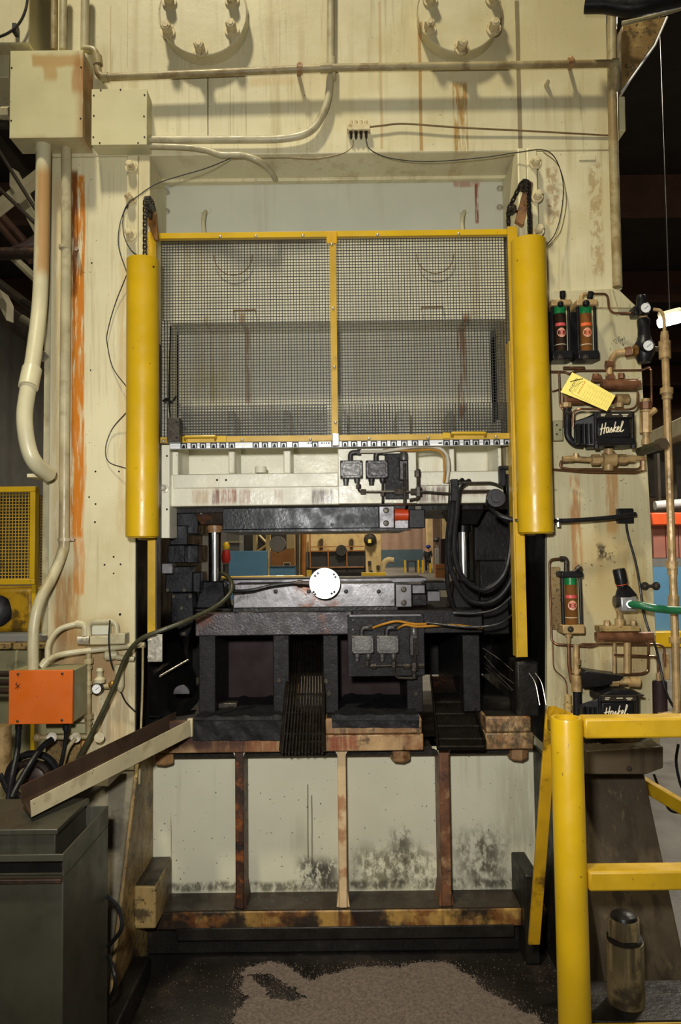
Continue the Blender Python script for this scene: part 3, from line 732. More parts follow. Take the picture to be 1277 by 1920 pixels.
M['darktube'] = mk('dark_metal_tube', (74, 68, 62), .35, .7, var=.2, vscale=50)

ud = Thing('upper_die', 'black oily upper die bar bolted under the cream slide', 'die')
zz = Z
ub = ud.part('die_plate', MB().box(P(330, 950, 2.76).x, P(905, 950, 2.76).x, 2.75, 3.5, zz(958, 2.75), zs0 - .001), M['inner'], label='black backing plate')
bar = ud.part('die_bar', MB().rect(417, 951, 711, 992, 2.745, .5), M['dieblack'], bevel=.003)
for x in (446, 505, 564, 623, 681): fastener(ud, 'screw', 'socket', x, 984, 2.745, 3.6, .003, M['black'], bar)
ud.part('die_lip', MB().rect(417, 991, 765, 996, 2.755, .45), M['dieblack'])
ep = ud.part('end_plate', MB().rect(711, 949, 739, 990, 2.735, .2), M['dieplain'], bevel=.002)
for y in (957, 981): fastener(ud, 'screw', 'socket', 724, y, 2.735, 5.5, .004, M['darkbolt'], ep)
ud.part('end_block', MB().rect(740, 975, 766, 991, 2.74, .2), M['diegrey'], bevel=.002)
ca = P(739.5, 965, 2.75); cb = P(765, 965, 2.75)
ud.part('orange_cylinder', MB().cyl(ca, cb, S(11.5, 2.75), n=24), M['orangeplastic'], label='orange red cylinder')
bk = ud.part('clamp_block', MB().rect(767, 955, 797, 990, 2.72, .1), M['black'], bevel=.003)
ud.part('clamp_cap', MB().rect(778, 948, 791, 957, 2.725, .06), M['darkbolt'], bk, bevel=.002)
def bush(x, mat, r=1.0):
    top = P(x, 951, 2.86).z; mid = P(x, 985, 2.86).z
    xc = P(x, 960, 2.86).x
    b = ud.part('bushing_housing', MB().hexa([(xc - .045, 2.80, mid), (xc + .045, 2.80, mid), (xc + .078, 2.775, top), (xc - .078, 2.775, top),
        (xc - .045, 2.93, mid), (xc + .045, 2.93, mid), (xc + .078, 2.95, top), (xc - .078, 2.95, top)]), mat, bevel=.004)
    return xc, mid
bxl, bmid = bush(403, M['brownsteel'])
for x in (377, 420): fastener(ud, 'screw', 'button', x, 962, 2.785, 2.6, .004, M['zinc'])
bxr, _ = bush(867, M['inner'])
ud.part('bushing', MB().lathe((bxl, 2.86, bmid + .002), (bxl, 2.86, 0), [(0, .030), (.02, .030), (.021, .027), (.03, .027)], 28), M['rustbolt'])
ud.part('bushing', MB().lathe((bxr, 2.86, bmid + .002), (bxr, 2.86, 0), [(0, .030), (.04, .030)], 28), M['inner'])

ld = Thing('lower_die', 'grey oily lower die set on black parallels with two chrome guide posts', 'die')
shz1, shz0 = zz(1146, 2.72), zz(1190, 2.72)
shoe = ld.part('die_shoe', MB().box(P(366, 1168, 2.72).x, P(660, 1168, 2.72).x, 2.72, 3.5, shz0, shz1), M['dieshoe'], bevel=.004)
shoe2 = ld.part('die_shoe', MB().box(P(660.5, 1168, 2.725).x, P(905, 1168, 2.725).x, 2.725, 3.5, shz0, shz1), M['leg'], bevel=.004)
ld.part('debris_line', MB().rect(437, 1137, 745, 1146, 2.755, .4), M['grime'])
lb_ = ld.part('die_bar', MB().rect(437, 1094, 741, 1139, 2.745, .5), M['diegrey'], bevel=.003)
for x in (457, 517, 579, 649, 710): fastener(ld, 'screw', 'socket', x, 1109, 2.745, 4, .003, M['black'], lb_)
ld.part('die_step', MB().rect(420, 1085, 800, 1093.5, 2.95, .3), M['dieplain'], bevel=.002)
ep = ld.part('end_plate', MB().rect(742, 1096, 772, 1138, 2.735, .2), M['dieplain'], bevel=.002)
for y in (1105, 1130): fastener(ld, 'screw', 'socket', 757, y, 2.735, 5.5, .004, M['darkbolt'], ep)
ld.part('end_block', MB().rect(773, 1097, 797, 1113, 2.76, .15), M['dieplain'], bevel=.002)
ld.part('end_block', MB().rect(773, 1114, 800, 1136, 2.79, .12), M['leg'], bevel=.003)
ld.part('end_block', MB().rect(801, 1108, 826, 1128, 2.78, .1), M['dieplain'], bevel=.003)
bk = ld.part('clamp_block', MB().rect(798, 1091, 838, 1107, 2.77, .15), M['black'], bevel=.003)
# chrome guide posts
for xc, xb_ in ((bxl, 403), (bxr, 867)):
    z0 = P(xb_, 1090, 2.86).z
    ld.part('guide_post', MB().cyl((xc, 2.86, z0 - .02), (xc, 2.86, bmid - .028 if xb_ < 500 else bmid - .037), S(12, 2.86), n=36), M['chrome'], label='polished chrome guide post')
    zb_, zt_ = P(xb_, 1138, 2.86).z, P(xb_, 1089, 2.86).z
    hs = ld.part('post_housing', MB().hexa([(xc - .062, 2.79, zb_), (xc + .055, 2.79, zb_), (xc + .038, 2.815, zt_), (xc - .045, 2.815, zt_),
        (xc - .062, 2.93, zb_), (xc + .055, 2.93, zb_), (xc + .038, 2.905, zt_), (xc - .045, 2.905, zt_)]), M['dieblack'] if xb_ < 500 else M['inner'], bevel=.005)
    ld.part('housing_base', MB().box(xc - .075, xc + .075, 2.775, 2.95, shz1 + .0005, zb_ - .0005), M['leg'], hs, bevel=.003)
# parallels under the shoe
zbt = zb2 + .0005
for a, b, m in ((373, 404, 'leg'), (512, 542, 'leg'), (606, 634, 'leg'), (762, 792, 'leg'), (868, 900, 'leg')):
    l = ld.part('parallel', MB().rect(a, 1191, b, 1300, 2.73, .7), M[m], bevel=.003)
    me = l.data
    for v in me.vertices:
        if v.co.z < P(640, 1290, 2.73).z: v.co.z = zbt
for x, y in ((523, 1275), (612, 1277), (617, 1300), (780, 1300)): fastener(ld, 'bolt', 'socket', x, y, 2.73, 4.5, .006, M['darkbolt'])
ld.part('back_panel', MB().rect(425, 1190, 512, 1330, 3.05, .03), M['winepanel'])
ld.part('back_panel', MB().rect(634, 1190, 765, 1330, 3.05, .03), M['winepanel'])
ld.part('cross_bar', MB().rect(404, 1318, 445, 1330, 2.80, .05), M['darkbolt'], bevel=.004)
# switch mounting plate on the lower shoe
lp = ld.part('switch_plate', MB().rect(652, 1152, 796, 1268, 2.70, .0195), M['leg'], bevel=.002)
ld.part('plate_bead', MB().rect(655, 1152, 790, 1156, 2.695, .005), M['dieplain'], lp, bevel=.001)
for x, y in ((662, 1163), (662, 1181)): fastener(ld, 'screw', 'button', x, y, 2.70, 2.6, .003, M['dieplain'], lp)

# round bare metal disc on the die
dk = Thing('round_disc', 'bright bare metal disc with paired holes on the lower die front', 'disc')
dc = dk.part('disc_face', MB().disc(609, 1094, 2.66, 29, .014, 56, .001), M['discmetal'])
for x, y in ((591, 1080), (596, 1075), (626, 1077), (629, 1082), (588, 1110), (591, 1114), (622, 1113), (627, 1110)):
    dk.part('hole', MB().disc(x, y, 2.6590, 2.4, .001, 10), M['black'], dc)
dk.part('disc_body', MB().disc(611, 1094, 2.675, 26, .069, 40), M['black'])

# small castings: limit switch boxes
def switch(cx, cy, Y, mat, label, w=38, h=34):
    t = Thing('limit_switch', label, 'switch', 'limit switch boxes')
    b = t.part('housing', MB().rect(cx - w / 2, cy - h / 2, cx + w / 2, cy + h / 2, Y - .035, .033), mat, bevel=.003)
    pts = []
    for sx, sy in ((1, 1), (-1, 1), (-1, -1), (1, -1)):
        for k in range(4):
            a = {(1, 1): 0, (-1, 1): 1, (-1, -1): 2, (1, -1): 3}[(sx, sy)] * math.pi / 2 + k / 3 * math.pi / 2
            pts.append((cx + sx * w * .27 + 5 * math.cos(a), cy + sy * h * .2 + 5 * math.sin(a)))
    t.part('cover', MB().poly(pts, Y - .040, .0045), mat, b, bevel=.0015)
    for sx in (-1, 1):
        for sy in (-1, 1): fastener(t, 'screw', 'button', cx + sx * w * .43, cy + sy * h * .41, Y - .035, 1.8, .003, M['darkbolt'], b)
    for dx, l in ((-.25, 14), (.25, 10)):
        x = cx + dx * w
        t.part('gland', MB().lathe(P(x, cy + h / 2 - 1, Y - .018), P(x, cy + h / 2 + l, Y - .018), [(0, S(6, Y)), (.012, S(6, Y)), (.013, S(5, Y)), (S(l, Y), S(4.6, Y))], 12), mat)
    t.part('elbow', MB().tube(arcs(PP((cx - 2, cy - h / 2 + 1, Y - .02), (cx - 2, cy - h / 2 - 14, Y - .02), (cx + 14, cy - h / 2 - 15, Y - .02)), .012), S(5, Y), 12), M['switchdark'])
    t.part('elbow_nut', MB().cyl(P(cx + 11, cy - h / 2 - 15, Y - .02), P(cx + 18, cy - h / 2 - 15, Y - .02), S(6, Y), n=6), M['switchdark'])
    return t
switch(659, 880, 2.634, M['switch'], 'grey cast switch box on the slide, nearer the mesh centre bar', 42, 34)
switch(707, 880, 2.634, M['switchdark'], 'darker cast switch box on the slide, beside a black plate', 42, 34)
switch(680, 1209, 2.699, M['switch'], 'grey cast switch box below the die, left of its twin', 42, 34)
switch(727, 1209, 2.699, M['switch'], 'grey cast switch box below the die, right of its twin', 42, 34)
one('backing_plate', MB().rect(722, 850, 766, 936, 2.622, .012), M['leg'], 'black steel plate behind the switches on the slide', 'plate', bevel=.002)
def plunger(x, y0, y1, Y, label):
    t = Thing('plunger_valve', label, 'valve', 'small plunger valves')
    t.part('body', MB().rect(x - 8, y0 + 18, x + 8, y1, Y - .024, .023), M['switchdark'], bevel=.003)
    t.part('cap', MB().lathe(P(x, y0 + 18, Y - .012), P(x, y0, Y - .012), [(0, S(8, Y)), (.006, S(8.5, Y)), (.02, S(8, Y)), (.03, S(6, Y))], 16), M['switch'])
    t.part('stem', MB().tube(PP((x + 2, y0 + 24, Y - .03), (x + 2, y0 + 45, Y - .034), (x + 2, y1 + 12, Y - .02)), S(3.2, Y), 8), M['darktube'])
plunger(757, 845, 900, 2.62, 'grey plunger valve on the black plate under the white rail')
plunger(776, 1172, 1230, 2.70, 'dark plunger valve on the black plate under the die')

def tube1(name, pts, r, mat, label, cat, group=None, n=8, rad=None):
    w = PP(*pts)
    return one(name, MB().tube(arcs(w, rad) if rad else spline(w), r, n), mat, label, cat, group)
# tubes and fittings around the switches
def tubing(name, label, cat, mat, runs, fits=(), group=None):
    t = Thing(name, label, cat, group)
    for pts, r in runs: t.part('tube', MB().tube(arcs(PP(*pts), .012), r, 8), mat)
    for x, y, Y, r, h, vert in fits:
        if vert: t.part('fitting', MB().cyl(P(x, y - h, Y), P(x, y + h, Y), S(r, Y), n=6), M['darktube'])
        else: t.part('fitting', MB().cyl(P(x - h, y, Y), P(x + h, y, Y), S(r, Y), n=6), M['darktube'])
    return t
tubing('air_line', 'dark metal air line joining the slide switches and plunger valve', 'tubing', M['darktube'],
       [([(672, 905, 2.61), (672, 922, 2.61), (745, 922, 2.60), (795, 922, 2.60)], .004), ([(718, 900, 2.61), (718, 940, 2.61), (718, 943, 2.62)], .005),
        ([(759, 905, 2.60), (759, 950, 2.60)], .006), ([(785, 880, 2.61), (785, 935, 2.61), (768, 938, 2.61)], .006), ([(795, 922, 2.60), (852, 926, 2.6)], .004)],
       [(672, 912, 2.61, 5, 4, 1), (681, 922, 2.61, 5, 5, 0), (718, 925, 2.61, 5, 5, 1), (748, 922, 2.6, 6, 8, 0), (785, 922, 2.605, 6, 8, 1), (783, 888, 2.605, 6, 6, 1), (775, 922, 2.605, 6, 5, 0)])
tubing('air_line', 'dark metal air line joining the lower switches under the die', 'tubing', M['darktube'],
       [([(689, 1230, 2.68), (689, 1250, 2.68), (735, 1248, 2.68), (795, 1248, 2.68)], .004), ([(739, 1230, 2.68), (739, 1262, 2.68), (745, 1271, 2.68), (775, 1272, 2.68)], .0045), ([(777, 1232, 2.68), (777, 1272, 2.68)], .006)],
       [(689, 1244, 2.68, 5, 4, 1), (700, 1250, 2.68, 5, 5, 0), (739, 1246, 2.68, 5, 5, 1), (762, 1250, 2.68, 5, 6, 0), (777, 1250, 2.675, 7, 8, 1), (790, 1249, 2.68, 5, 5, 0), (777, 1268, 2.68, 5, 4, 1)])
tube1('milky_hose', [(675, 847, 2.60), (720, 846, 2.60), (775, 838, 2.60), (815, 838, 2.60), (836, 850, 2.60), (841, 875, 2.60), (838, 905, 2.61)], .0055, M['clearhose'], 'milky plastic hose arching from the slide switches', 'hose')
tube1('milky_hose', [(722, 843, 2.605), (770, 845, 2.605), (812, 843, 2.605), (830, 853, 2.605), (834, 880, 2.605), (832, 905, 2.61)], .004, M['amberhose'], 'thin amber hose inside the arch of the milky hose', 'hose')
tube1('amber_hose', [(697, 1178, 2.68), (720, 1170, 2.66), (745, 1165, 2.66), (775, 1170, 2.67), (800, 1170, 2.68)], .0042, M['amberhose'], 'amber hose arching left above the lower switch boxes', 'hose')
tube1('amber_hose', [(744, 1179, 2.68), (760, 1172, 2.66), (785, 1175, 2.67), (850, 1172, 2.68), (905, 1178, 2.69)], .004, M['amberhose'], 'amber hose running right above the lower switch boxes', 'hose')

# rubber mats on the bolster
def mat_sheet(name, label, rows, drape, thick=.010, wave=.004):
    """rows: (px_left, px_right, py, Y) from back to front"""
    m = MB(); nu = 26; grid = []
    rows_w = []
    for a, b in zip(rows, rows[1:]):
        for k in range(6):
            t = k / 6
            rows_w.append([a[i] + (b[i] - a[i]) * t for i in range(4)])
    rows_w.append(list(rows[-1]))
    for (l, r, y, Y) in rows_w:
        A, B = P(l, y, Y), P(r, y, Y)
        row = []
        for i in range(nu + 1):
            t = i / nu; p = A.lerp(B, t)
            p.z = max(p.z, zb2 + .001 + thick) if Y > 2.641 else p.z
            w = wave * (math.sin(p.x * 60 + p.y * 25) + .7 * math.sin(p.x * 115 - p.y * 70 + p.z * 90))
            if Y > 2.641: p.z += max(0, w)
            else: p.y -= abs(w)
            row.append(p)
        grid.append(row)
    n = nu + 1
    v = [p for row in grid for p in row]
    f = [(k * n + i, k * n + i + 1, (k + 1) * n + i + 1, (k + 1) * n + i) for k in range(len(grid) - 1) for i in range(nu)]
    nv = len(v)
    low = []
    for k, row in enumerate(grid):
        for p in row:
            low.append(p + (Vector((0, 0, -thick)) if rows_w[k][3] > 2.641 else Vector((0, thick, 0))))
    f2 = [tuple(i + nv for i in reversed(q)) for q in f]
    K = len(grid)
    edge = [(i, i + 1) for i in range(nu)] + [((K - 1) * n + i + 1, (K - 1) * n + i) for i in range(nu)]
    edge += [((k + 1) * n, k * n) for k in range(K - 1)] + [(k * n + nu, (k + 1) * n + nu) for k in range(K - 1)]
    f3 = [(a, b, b + nv, a + nv) for a, b in edge]
    m.add(v + low, f + f2 + f3)
    return one(name, m, M['mat'], label, 'mat', 'rubber mats on the press bed')
mat_sheet('rubber_mat', 'wavy black rubber mat draped over the bed edge beside the trough', [(420, 520, 1312, 3.0), (382, 526, 1335, 2.75), (362, 530, 1349, 2.645), (360, 530, 1352, 2.625), (361, 530, 1388, 2.622)], True)
mat_sheet('rubber_mat', 'flat black rubber mat lying between the two chutes', [(645, 765, 1302, 3.0), (632, 775, 1328, 2.75), (622, 786, 1349, 2.645), (622, 786, 1352, 2.634), (623, 785, 1364, 2.632)], False)

# parts chutes
lc = Thing('parts_chute', 'brown bar grate chute hanging over the left of the bed', 'chute', 'parts chutes')
nb = 13
for i in range(nb):
    t = i / (nb - 1)
    a = P(548 + 54 * t, 1200, 3.00); b = P(541 + 64 * t, 1290, 2.70); c_ = P(529 + 75 * t, 1412 + random.uniform(-2, 4), 2.57)
    lc.part('bar', MB().tube(arcs([a, b, c_], .03), .0042, 6), M['grate'])
for y, Y, l, r in ((1262, 2.79, 541, 606), (1298, 2.70, 538, 606), (1332, 2.66, 535, 606), (1372, 2.615, 531, 606)):
    lc.part('cross_rod', MB().cyl(P(l, y + 4, Y + .006), P(r, y + 4, Y + .006), .003, n=8), M['grate'])
for s, l0, l1, l2 in ((0, 546, 537, 526), (1, 603, 607, 607)):
    lc.part('side_rail', MB().tube(arcs(PP((l0, 1198, 3.0), (l1, 1290, 2.70), (l2, 1408, 2.575)), .03), .006, 8), M['grate'])
rc = Thing('parts_chute', 'wide slotted metal chute sloping out at the right of the bed', 'chute', 'parts chutes')
nb = 15
tl, tr, bl, br = P(806, 1268, 3.0), P(868, 1268, 3.0), P(819, 1405, 2.56), P(908, 1405, 2.56)
nrm = ((tr - tl).cross(bl - tl)).normalized()
if nrm.z < 0: nrm = -nrm
rc.part('slide_plate', MB().prism([tl, tr, tl.lerp(bl, .25) + (tr - tl) * 1.06, tl.lerp(bl, .25)], -nrm * .006), M['brownsteel'])
rc.part('under_plate', MB().prism([tl.lerp(bl, .25), tr.lerp(br, .25), br, bl], -nrm * .004), M['inner'])
for i in range(nb):
    t = (i + .5) / nb
    a, b = tl.lerp(tr, t), bl.lerp(br, t)
    rc.part('bar', MB().tube([a.lerp(b, .24) + nrm * .004, b + nrm * .004], .0038, 6), M['grate'])
for k in (.26, .42, .58, .74, .9, .99):
    rc.part('cross_bar', MB().tube([tl.lerp(bl, k) + nrm * .006, tr.lerp(br, k) + nrm * .006], .005, 6), M['grate'])
for a, b in ((tl, bl), (tr, br)):
    rc.part('side_wall', MB().prism([a, b, b + nrm * .035, a + nrm * .035], (.004, 0, 0)), M['grate'])

# dark mechanism on the left inside the opening
ac = Thing('side_mechanism', 'stack of black steel blocks beside the left guide post', 'mechanism')
for r_, Y, d_ in (((326, 957, 372, 1002), 2.80, .3), ((318, 985, 352, 1022), 2.76, .3), ((314, 1022, 347, 1056), 2.74, .2), ((347, 1022, 372, 1056), 2.80, .2), ((310, 1062, 361, 1111), 2.72, .14), ((362, 1073, 376, 1111), 2.75, .14)):
    ac.part('block', MB().rect(*r_, Y, d_), M['dieblack'], bevel=.004)
ac.part('pale_block', MB().rect(302, 1056, 324, 1076, 2.68, .06), M['diegrey'], bevel=.003)
q = ac.part('bracket', MB().poly([(321, 1112), (361, 1112), (363, 1170), (352, 1194), (338, 1194), (330, 1172), (321, 1168)], 2.72, .10), M['dieblack'], bevel=.003)
for x, y in ((341, 1140), (345, 1188), (326, 1118), (357, 1118), (315, 1106), (346, 1106)): fastener(ac, 'bolt', 'socket', x, y, 2.72, 3.8, .006, M['darkbolt'])
# oily guard sheets and half disc on the left
gs = Thing('guard_sheet', 'oily dark sheet metal guard slanting beside the left of the bed', 'guard')
gs.part('sheet', MB().prism([P(277, 1215, 2.66), P(330, 1200, 3.0), P(366, 1270, 3.05), P(370, 1330, 3.0), P(300, 1345, 2.66), P(277, 1345, 2.64)], (0, .012, .004)), M['sheet'])
gs.part('half_disc', MB().poly([(325 + 15 + 15 * math.cos(a), 1301 - 16 * math.sin(a)) for a in [math.pi * k / 12 for k in range(13)]], 2.66, .012), M['dieplain'])
gs.part('fold', MB().tube(PP((300, 1268, 2.66), (352, 1238, 2.9)), .004, 6), M['zinc'])
# black hoses at the right
def hose(pts, r, label, mat='blackrub'):
    return tube1('black_hose', pts, r, M[mat], label, 'hose', 'black hoses looping at the right guide post', 10)
hose([(868, 900, 2.62), (853, 915, 2.60), (849, 960, 2.60), (842, 1020, 2.60), (848, 1075, 2.60), (880, 1125, 2.60), (925, 1126, 2.60), (957, 1088, 2.60), (966, 1030, 2.60), (966, 960, 2.61), (962, 880, 2.62)], .0095, 'thick black hose, outermost loop hanging at the right guide post')
hose([(880, 902, 2.62), (862, 915, 2.585), (857, 960, 2.585), (852, 1030, 2.585), (866, 1080, 2.585), (905, 1106, 2.585), (942, 1080, 2.585), (956, 1030, 2.585), (957, 960, 2.60), (952, 890, 2.62)], .0095, 'thick black hose, inner loop hanging at the right guide post')
hose([(846, 905, 2.63), (843, 960, 2.62), (838, 1030, 2.62), (840, 1100, 2.62), (850, 1140, 2.64)], .008, 'black hose hanging straight left of the hose loops')
hose([(960, 1118, 2.60), (930, 1142, 2.60), (890, 1150, 2.61), (850, 1150, 2.63)], .0045, 'thin black hose sweeping under the big hose loops')
hose([(962, 1152, 2.62), (935, 1170, 2.60), (880, 1176, 2.62), (800, 1168, 2.66)], .004, 'thin dark cable lying along the dark die shoe')
hv = Thing('hose_manifold', 'black hose manifold block hanging beside the right gate rail', 'manifold')
hv.part('block', MB().rect(846, 898, 860, 940, 2.575, .04), M['black'], bevel=.003)
hv.part('bracket', MB().rect(937, 873, 948, 912, 2.585, .03), M['black'], bevel=.003)
hv.part('bracket_arm', MB().rect(937, 873, 962, 880, 2.58, .03), M['black'], bevel=.003)
for y in (906, 921): hv.part('pipe', MB().tube(arcs(PP((860, y, 2.59), (925, y - 1, 2.59), (942, y + 8, 2.59)), .02), .0045, 8), M['darktube'])
sl_ = Thing('solenoid', 'round black cap with stepped face below the hose manifold', 'solenoid')
sl_.part('body', MB().lathe(P(931, 933, 2.53), P(922, 945, 2.72), [(0, S(9, 2.53)), (.008, S(9.5, 2.53)), (.0081, S(17, 2.53)), (.03, S(19, 2.53)), (.035, S(17, 2.5)), (.12, S(16, 2.5))], 28), M['blackrub'])
sl_.part('gland', MB().tube(spline(PP((923, 955, 2.56), (940, 968, 2.54), (975, 978, 2.53))), .009, 10), M['blackrub'])
# dark machine body deep at the right
dm_ = Thing('dark_actuator', 'black machine body deep inside the opening right of the hose loops', 'actuator')
dm_.part('body', MB().rect(888, 955, 960, 1150, 2.95, .5), M['inner'], bevel=.01)
dm_.part('foot', MB().rect(900, 1050, 955, 1190, 2.85, .09), M['inner'], bevel=.006)
# loose bright wires at the lower right
for k, (a, b, c_) in enumerate((((905, 1215), (935, 1235), (962, 1258)), ((908, 1230), (935, 1260), (964, 1282)), ((908, 1243), (930, 1262), (962, 1294)), ((910, 1252), (935, 1276), (960, 1296)))):
    tube1('loose_wire', [(a[0], a[1], 2.75), (b[0], b[1], 2.70), (c_[0], c_[1], 2.66)], .0010, M['darktube'], ['uppermost', 'second', 'third', 'lowest'][k] + ' of four bright loose wires beside the right parallel', 'wire', 'loose wires', 6)
for x0, n_ in ((1002, 'left'), (1014, 'right')):
    tube1('bent_rod', [(x0 - 10, 1262, 2.62), (x0 + 2, 1282, 2.60), (x0 + 10, 1322, 2.58)], .0018, M['zinc'], n_ + ' of two bent bright rods above the yellow leaning bar', 'rod', 'bent rods', 6)
one('corner_block', MB().rect(968, 1240, 1012, 1346, 2.66, .12), M['grime'], 'black grease caked block at the right end of the bed', 'block', bevel=.01)
# olive hose from the left floor to the disc
w = PP((146, 1424, 2.50), (180, 1360, 2.50), (212, 1292, 2.50), (236, 1232, 2.49), (262, 1200, 2.47), (300, 1183, 2.47), (345, 1166, 2.50), (400, 1140, 2.58), (428, 1117, 2.62), (435, 1098, 2.64), (428, 1082, 2.68), (416, 1074, 2.72))
one('olive_hose', MB().tube(spline(w, 8), .0078, 12), M['olivehose'], 'long olive black hose curving across the left column to the guide post', 'hose')
h = Thing('disc_hose', 'black hose lying on the lower die and ending at the bright disc', 'hose')
h.part('hose', MB().tube(spline(PP((436, 1109, 2.66), (470, 1107, 2.68), (510, 1098, 2.69), (552, 1093, 2.69))), .0065, 10), M['blackrub'])
h.part('coupling', MB().lathe(P(550, 1093, 2.69), P(582, 1095, 2.69), [(0, .007), (.012, .007), (.0121, .011), (.03, .012), (.031, .009), (.06, .010)], 12), M['brownsteel'])

# ------------------------------------------------------------ left side: boxes, conduits, trough, bins
def jbox(name, label, corners, Yf, mat, screws, group=None):
    t = Thing(name, label, 'junction box', group)
    x0, y0, x1, y1 = corners
    b = t.part('body', MB().rect(x0, y0, x1, y1, Yf + .004, Y0 - Yf - .005), mat, bevel=.002)
    t.part('lid', MB().rect(x0 - .5, y0 - .5, x1 + .5, y1 + .5, Yf, .0035), mat, bevel=.001)
    for x, y in screws: fastener(t, 'screw', 'button', x, y, Yf, 1.7, .003, M['darkbolt'])
    return t
jbox('junction_box', 'large cream junction box with tan stains at the top left', (19, 95, 155, 258), 2.49, M['box'], [(22, 127), (152, 126), (21, 226), (151, 222)], 'junction boxes')
jbox('junction_box', 'smaller cream junction box with rust specks beside the large one', (172, 167, 275, 271), 2.525, M['boxclean'], [(176, 179), (271, 178), (176, 217), (270, 218), (175, 257), (271, 257), (189, 169), (226, 168), (187, 268), (259, 268)], 'junction boxes')
def pipe(name, label, cat, mat, pts, rpx, fits=(), rad=.04, group=None, smooth=False, clamps=()):
    t = Thing(name, label, cat, group)
    w = PP(*pts)
    t.part('pipe_run', MB().tube(spline(w, 8) if smooth else arcs(w, rad, 7), S(rpx, pts[0][2]), 16), mat)
    for (xa, ya, Ya, xb, yb, Yb, r) in fits:
        t.part('coupling', MB().cyl(P(xa, ya, Ya), P(xb, yb, Yb), S(r, Ya), n=18), mat)
    for (x, y, Y, r, dx, dy) in clamps:
        c = t.part('clamp', MB().lathe(P(x - dy, y - dx, Y) if False else P(x, y - 3, Y), P(x, y + 3, Y), [(0, S(r, Y)), (S(6, Y), S(r, Y))], 16), mat)
        t.part('clamp_bolt', MB().cyl(P(x + dx, y + dy, Y - .006), P(x + dx, y + dy, Y0 - .001), S(4.5, Y), n=6), M['rustbolt'], c)
    return t
pipe('conduit', 'fat tan stained conduit dropping from the large box and swinging left', 'conduit', M['tanconduit'],
     [(82, 272, 2.545), (79, 430, 2.54), (75, 560, 2.52), (64, 660, 2.46), (54, 720, 2.42), (46, 780, 2.40), (52, 835, 2.40), (66, 868, 2.42), (92, 890, 2.50)], 14, [(60, 692, 2.445, 53, 726, 2.415, 18), (82, 268, 2.545, 81, 288, 2.545, 15)], smooth=True, group='conduits')
pipe('conduit', 'slim cream conduit running down the left column into the orange box', 'conduit', M['conduit'],
     [(124, 272, 2.565), (124, 480, 2.565), (121, 800, 2.565), (120, 1000, 2.565), (117, 1035, 2.56), (98, 1082, 2.52), (74, 1128, 2.47), (63, 1180, 2.45), (62, 1256, 2.45)], 9.5, smooth=True, clamps=[(122, 464, 2.565, 11.5, 21, 2), (121, 1012, 2.565, 12, 15, -2)], group='conduits')
pipe('conduit', 'vertical cream conduit rising from the large box, left of its twin', 'conduit', M['conduit'], [(118, 94, 2.55), (119, -40, 2.55)], 7, group='conduits')
pipe('conduit', 'vertical cream conduit rising from the right end of the large box', 'conduit', M['conduit'], [(159, 94, 2.55), (160, -40, 2.55)], 8, group='conduits')
pipe('cable_riser', 'flat cream riser beside the crown above the large box', 'trim', M['rustpipe'], [(101, 94, 2.59), (101, -40, 2.59)], 6)
pipe('air_pipe', 'long horizontal cream pipe crossing the crown below both round covers', 'pipe', M['rustpipe'],
     [(157, 92, 2.545), (179, 93, 2.545), (185, 143, 2.545), (205, 145, 2.545), (625, 127, 2.54), (1155, 119, 2.54), (1156, 150, 2.56), (1150, 175, 2.575)], 7,
     [(182, 105, 2.545, 184, 122, 2.545, 9), (191, 145, 2.545, 203, 145, 2.545, 9), (600, 128, 2.54, 622, 127, 2.54, 9), (1147, 119, 2.54, 1158, 119, 2.54, 9)], rad=.035)
for x, y, l in ((562, 130, 'left'), (1070, 118, 'right')):
    t = Thing('pipe_clamp', 'rusty pipe clamp on the ' + l + ' half of the long crown pipe', 'clamp', 'pipe clamps')
    t.part('saddle', MB().cyl(P(x - 5, y, 2.54), P(x + 5, y, 2.54), S(9.5, 2.54), n=14), M['rustbolt'])
    t.part('stem', MB().cyl(P(x, y + 5, 2.54), P(x - 2, y + 10, Y0 - .001), S(4, 2.54), n=8), M['rustbolt'])
    t.part('nut', MB().ball(P(x, y - 7, 2.54), S(6, 2.54), 8), M['rustbolt'])
pipe('conduit', 'cream conduit bending from the crown top to the small box', 'conduit', M['conduit'],
     [(620, -40, 2.575), (620, 140, 2.575), (614, 200, 2.575), (585, 250, 2.575), (530, 261, 2.575), (420, 262, 2.575), (281, 262, 2.575)], 7, [(621, 110, 2.575, 621, 148, 2.575, 9)], rad=.1, group='conduits')
pipe('flexible_conduit', 'wavy grey flexible conduit from the small box into the opening', 'conduit', M['conduit'],
     [(281, 274, 2.575), (345, 276, 2.575), (385, 281, 2.572), (415, 290, 2.57), (455, 291, 2.57), (485, 301, 2.575), (505, 318, 2.65), (516, 336, 2.74)], 5.5, smooth=True)
# vertical trim pipes at the right edge of the press
pipe('riser_pipe', 'tall stained pipe running down the right edge of the crown', 'pipe', M['rustpipe'], [(1148, -30, 2.575), (1148, 150, 2.575), (1151, 300, 2.575), (1158, 538, 2.575)], 9, smooth=True)
one('edge_angle', MB().box(xr + .001, xr + .03, 2.61, 2.68, P(1165, 540, 2.6).z, P(1150, 40, 2.6).z), M['gib'], 'pale steel edge strip beside the tall stained pipe', 'trim', bevel=.004)
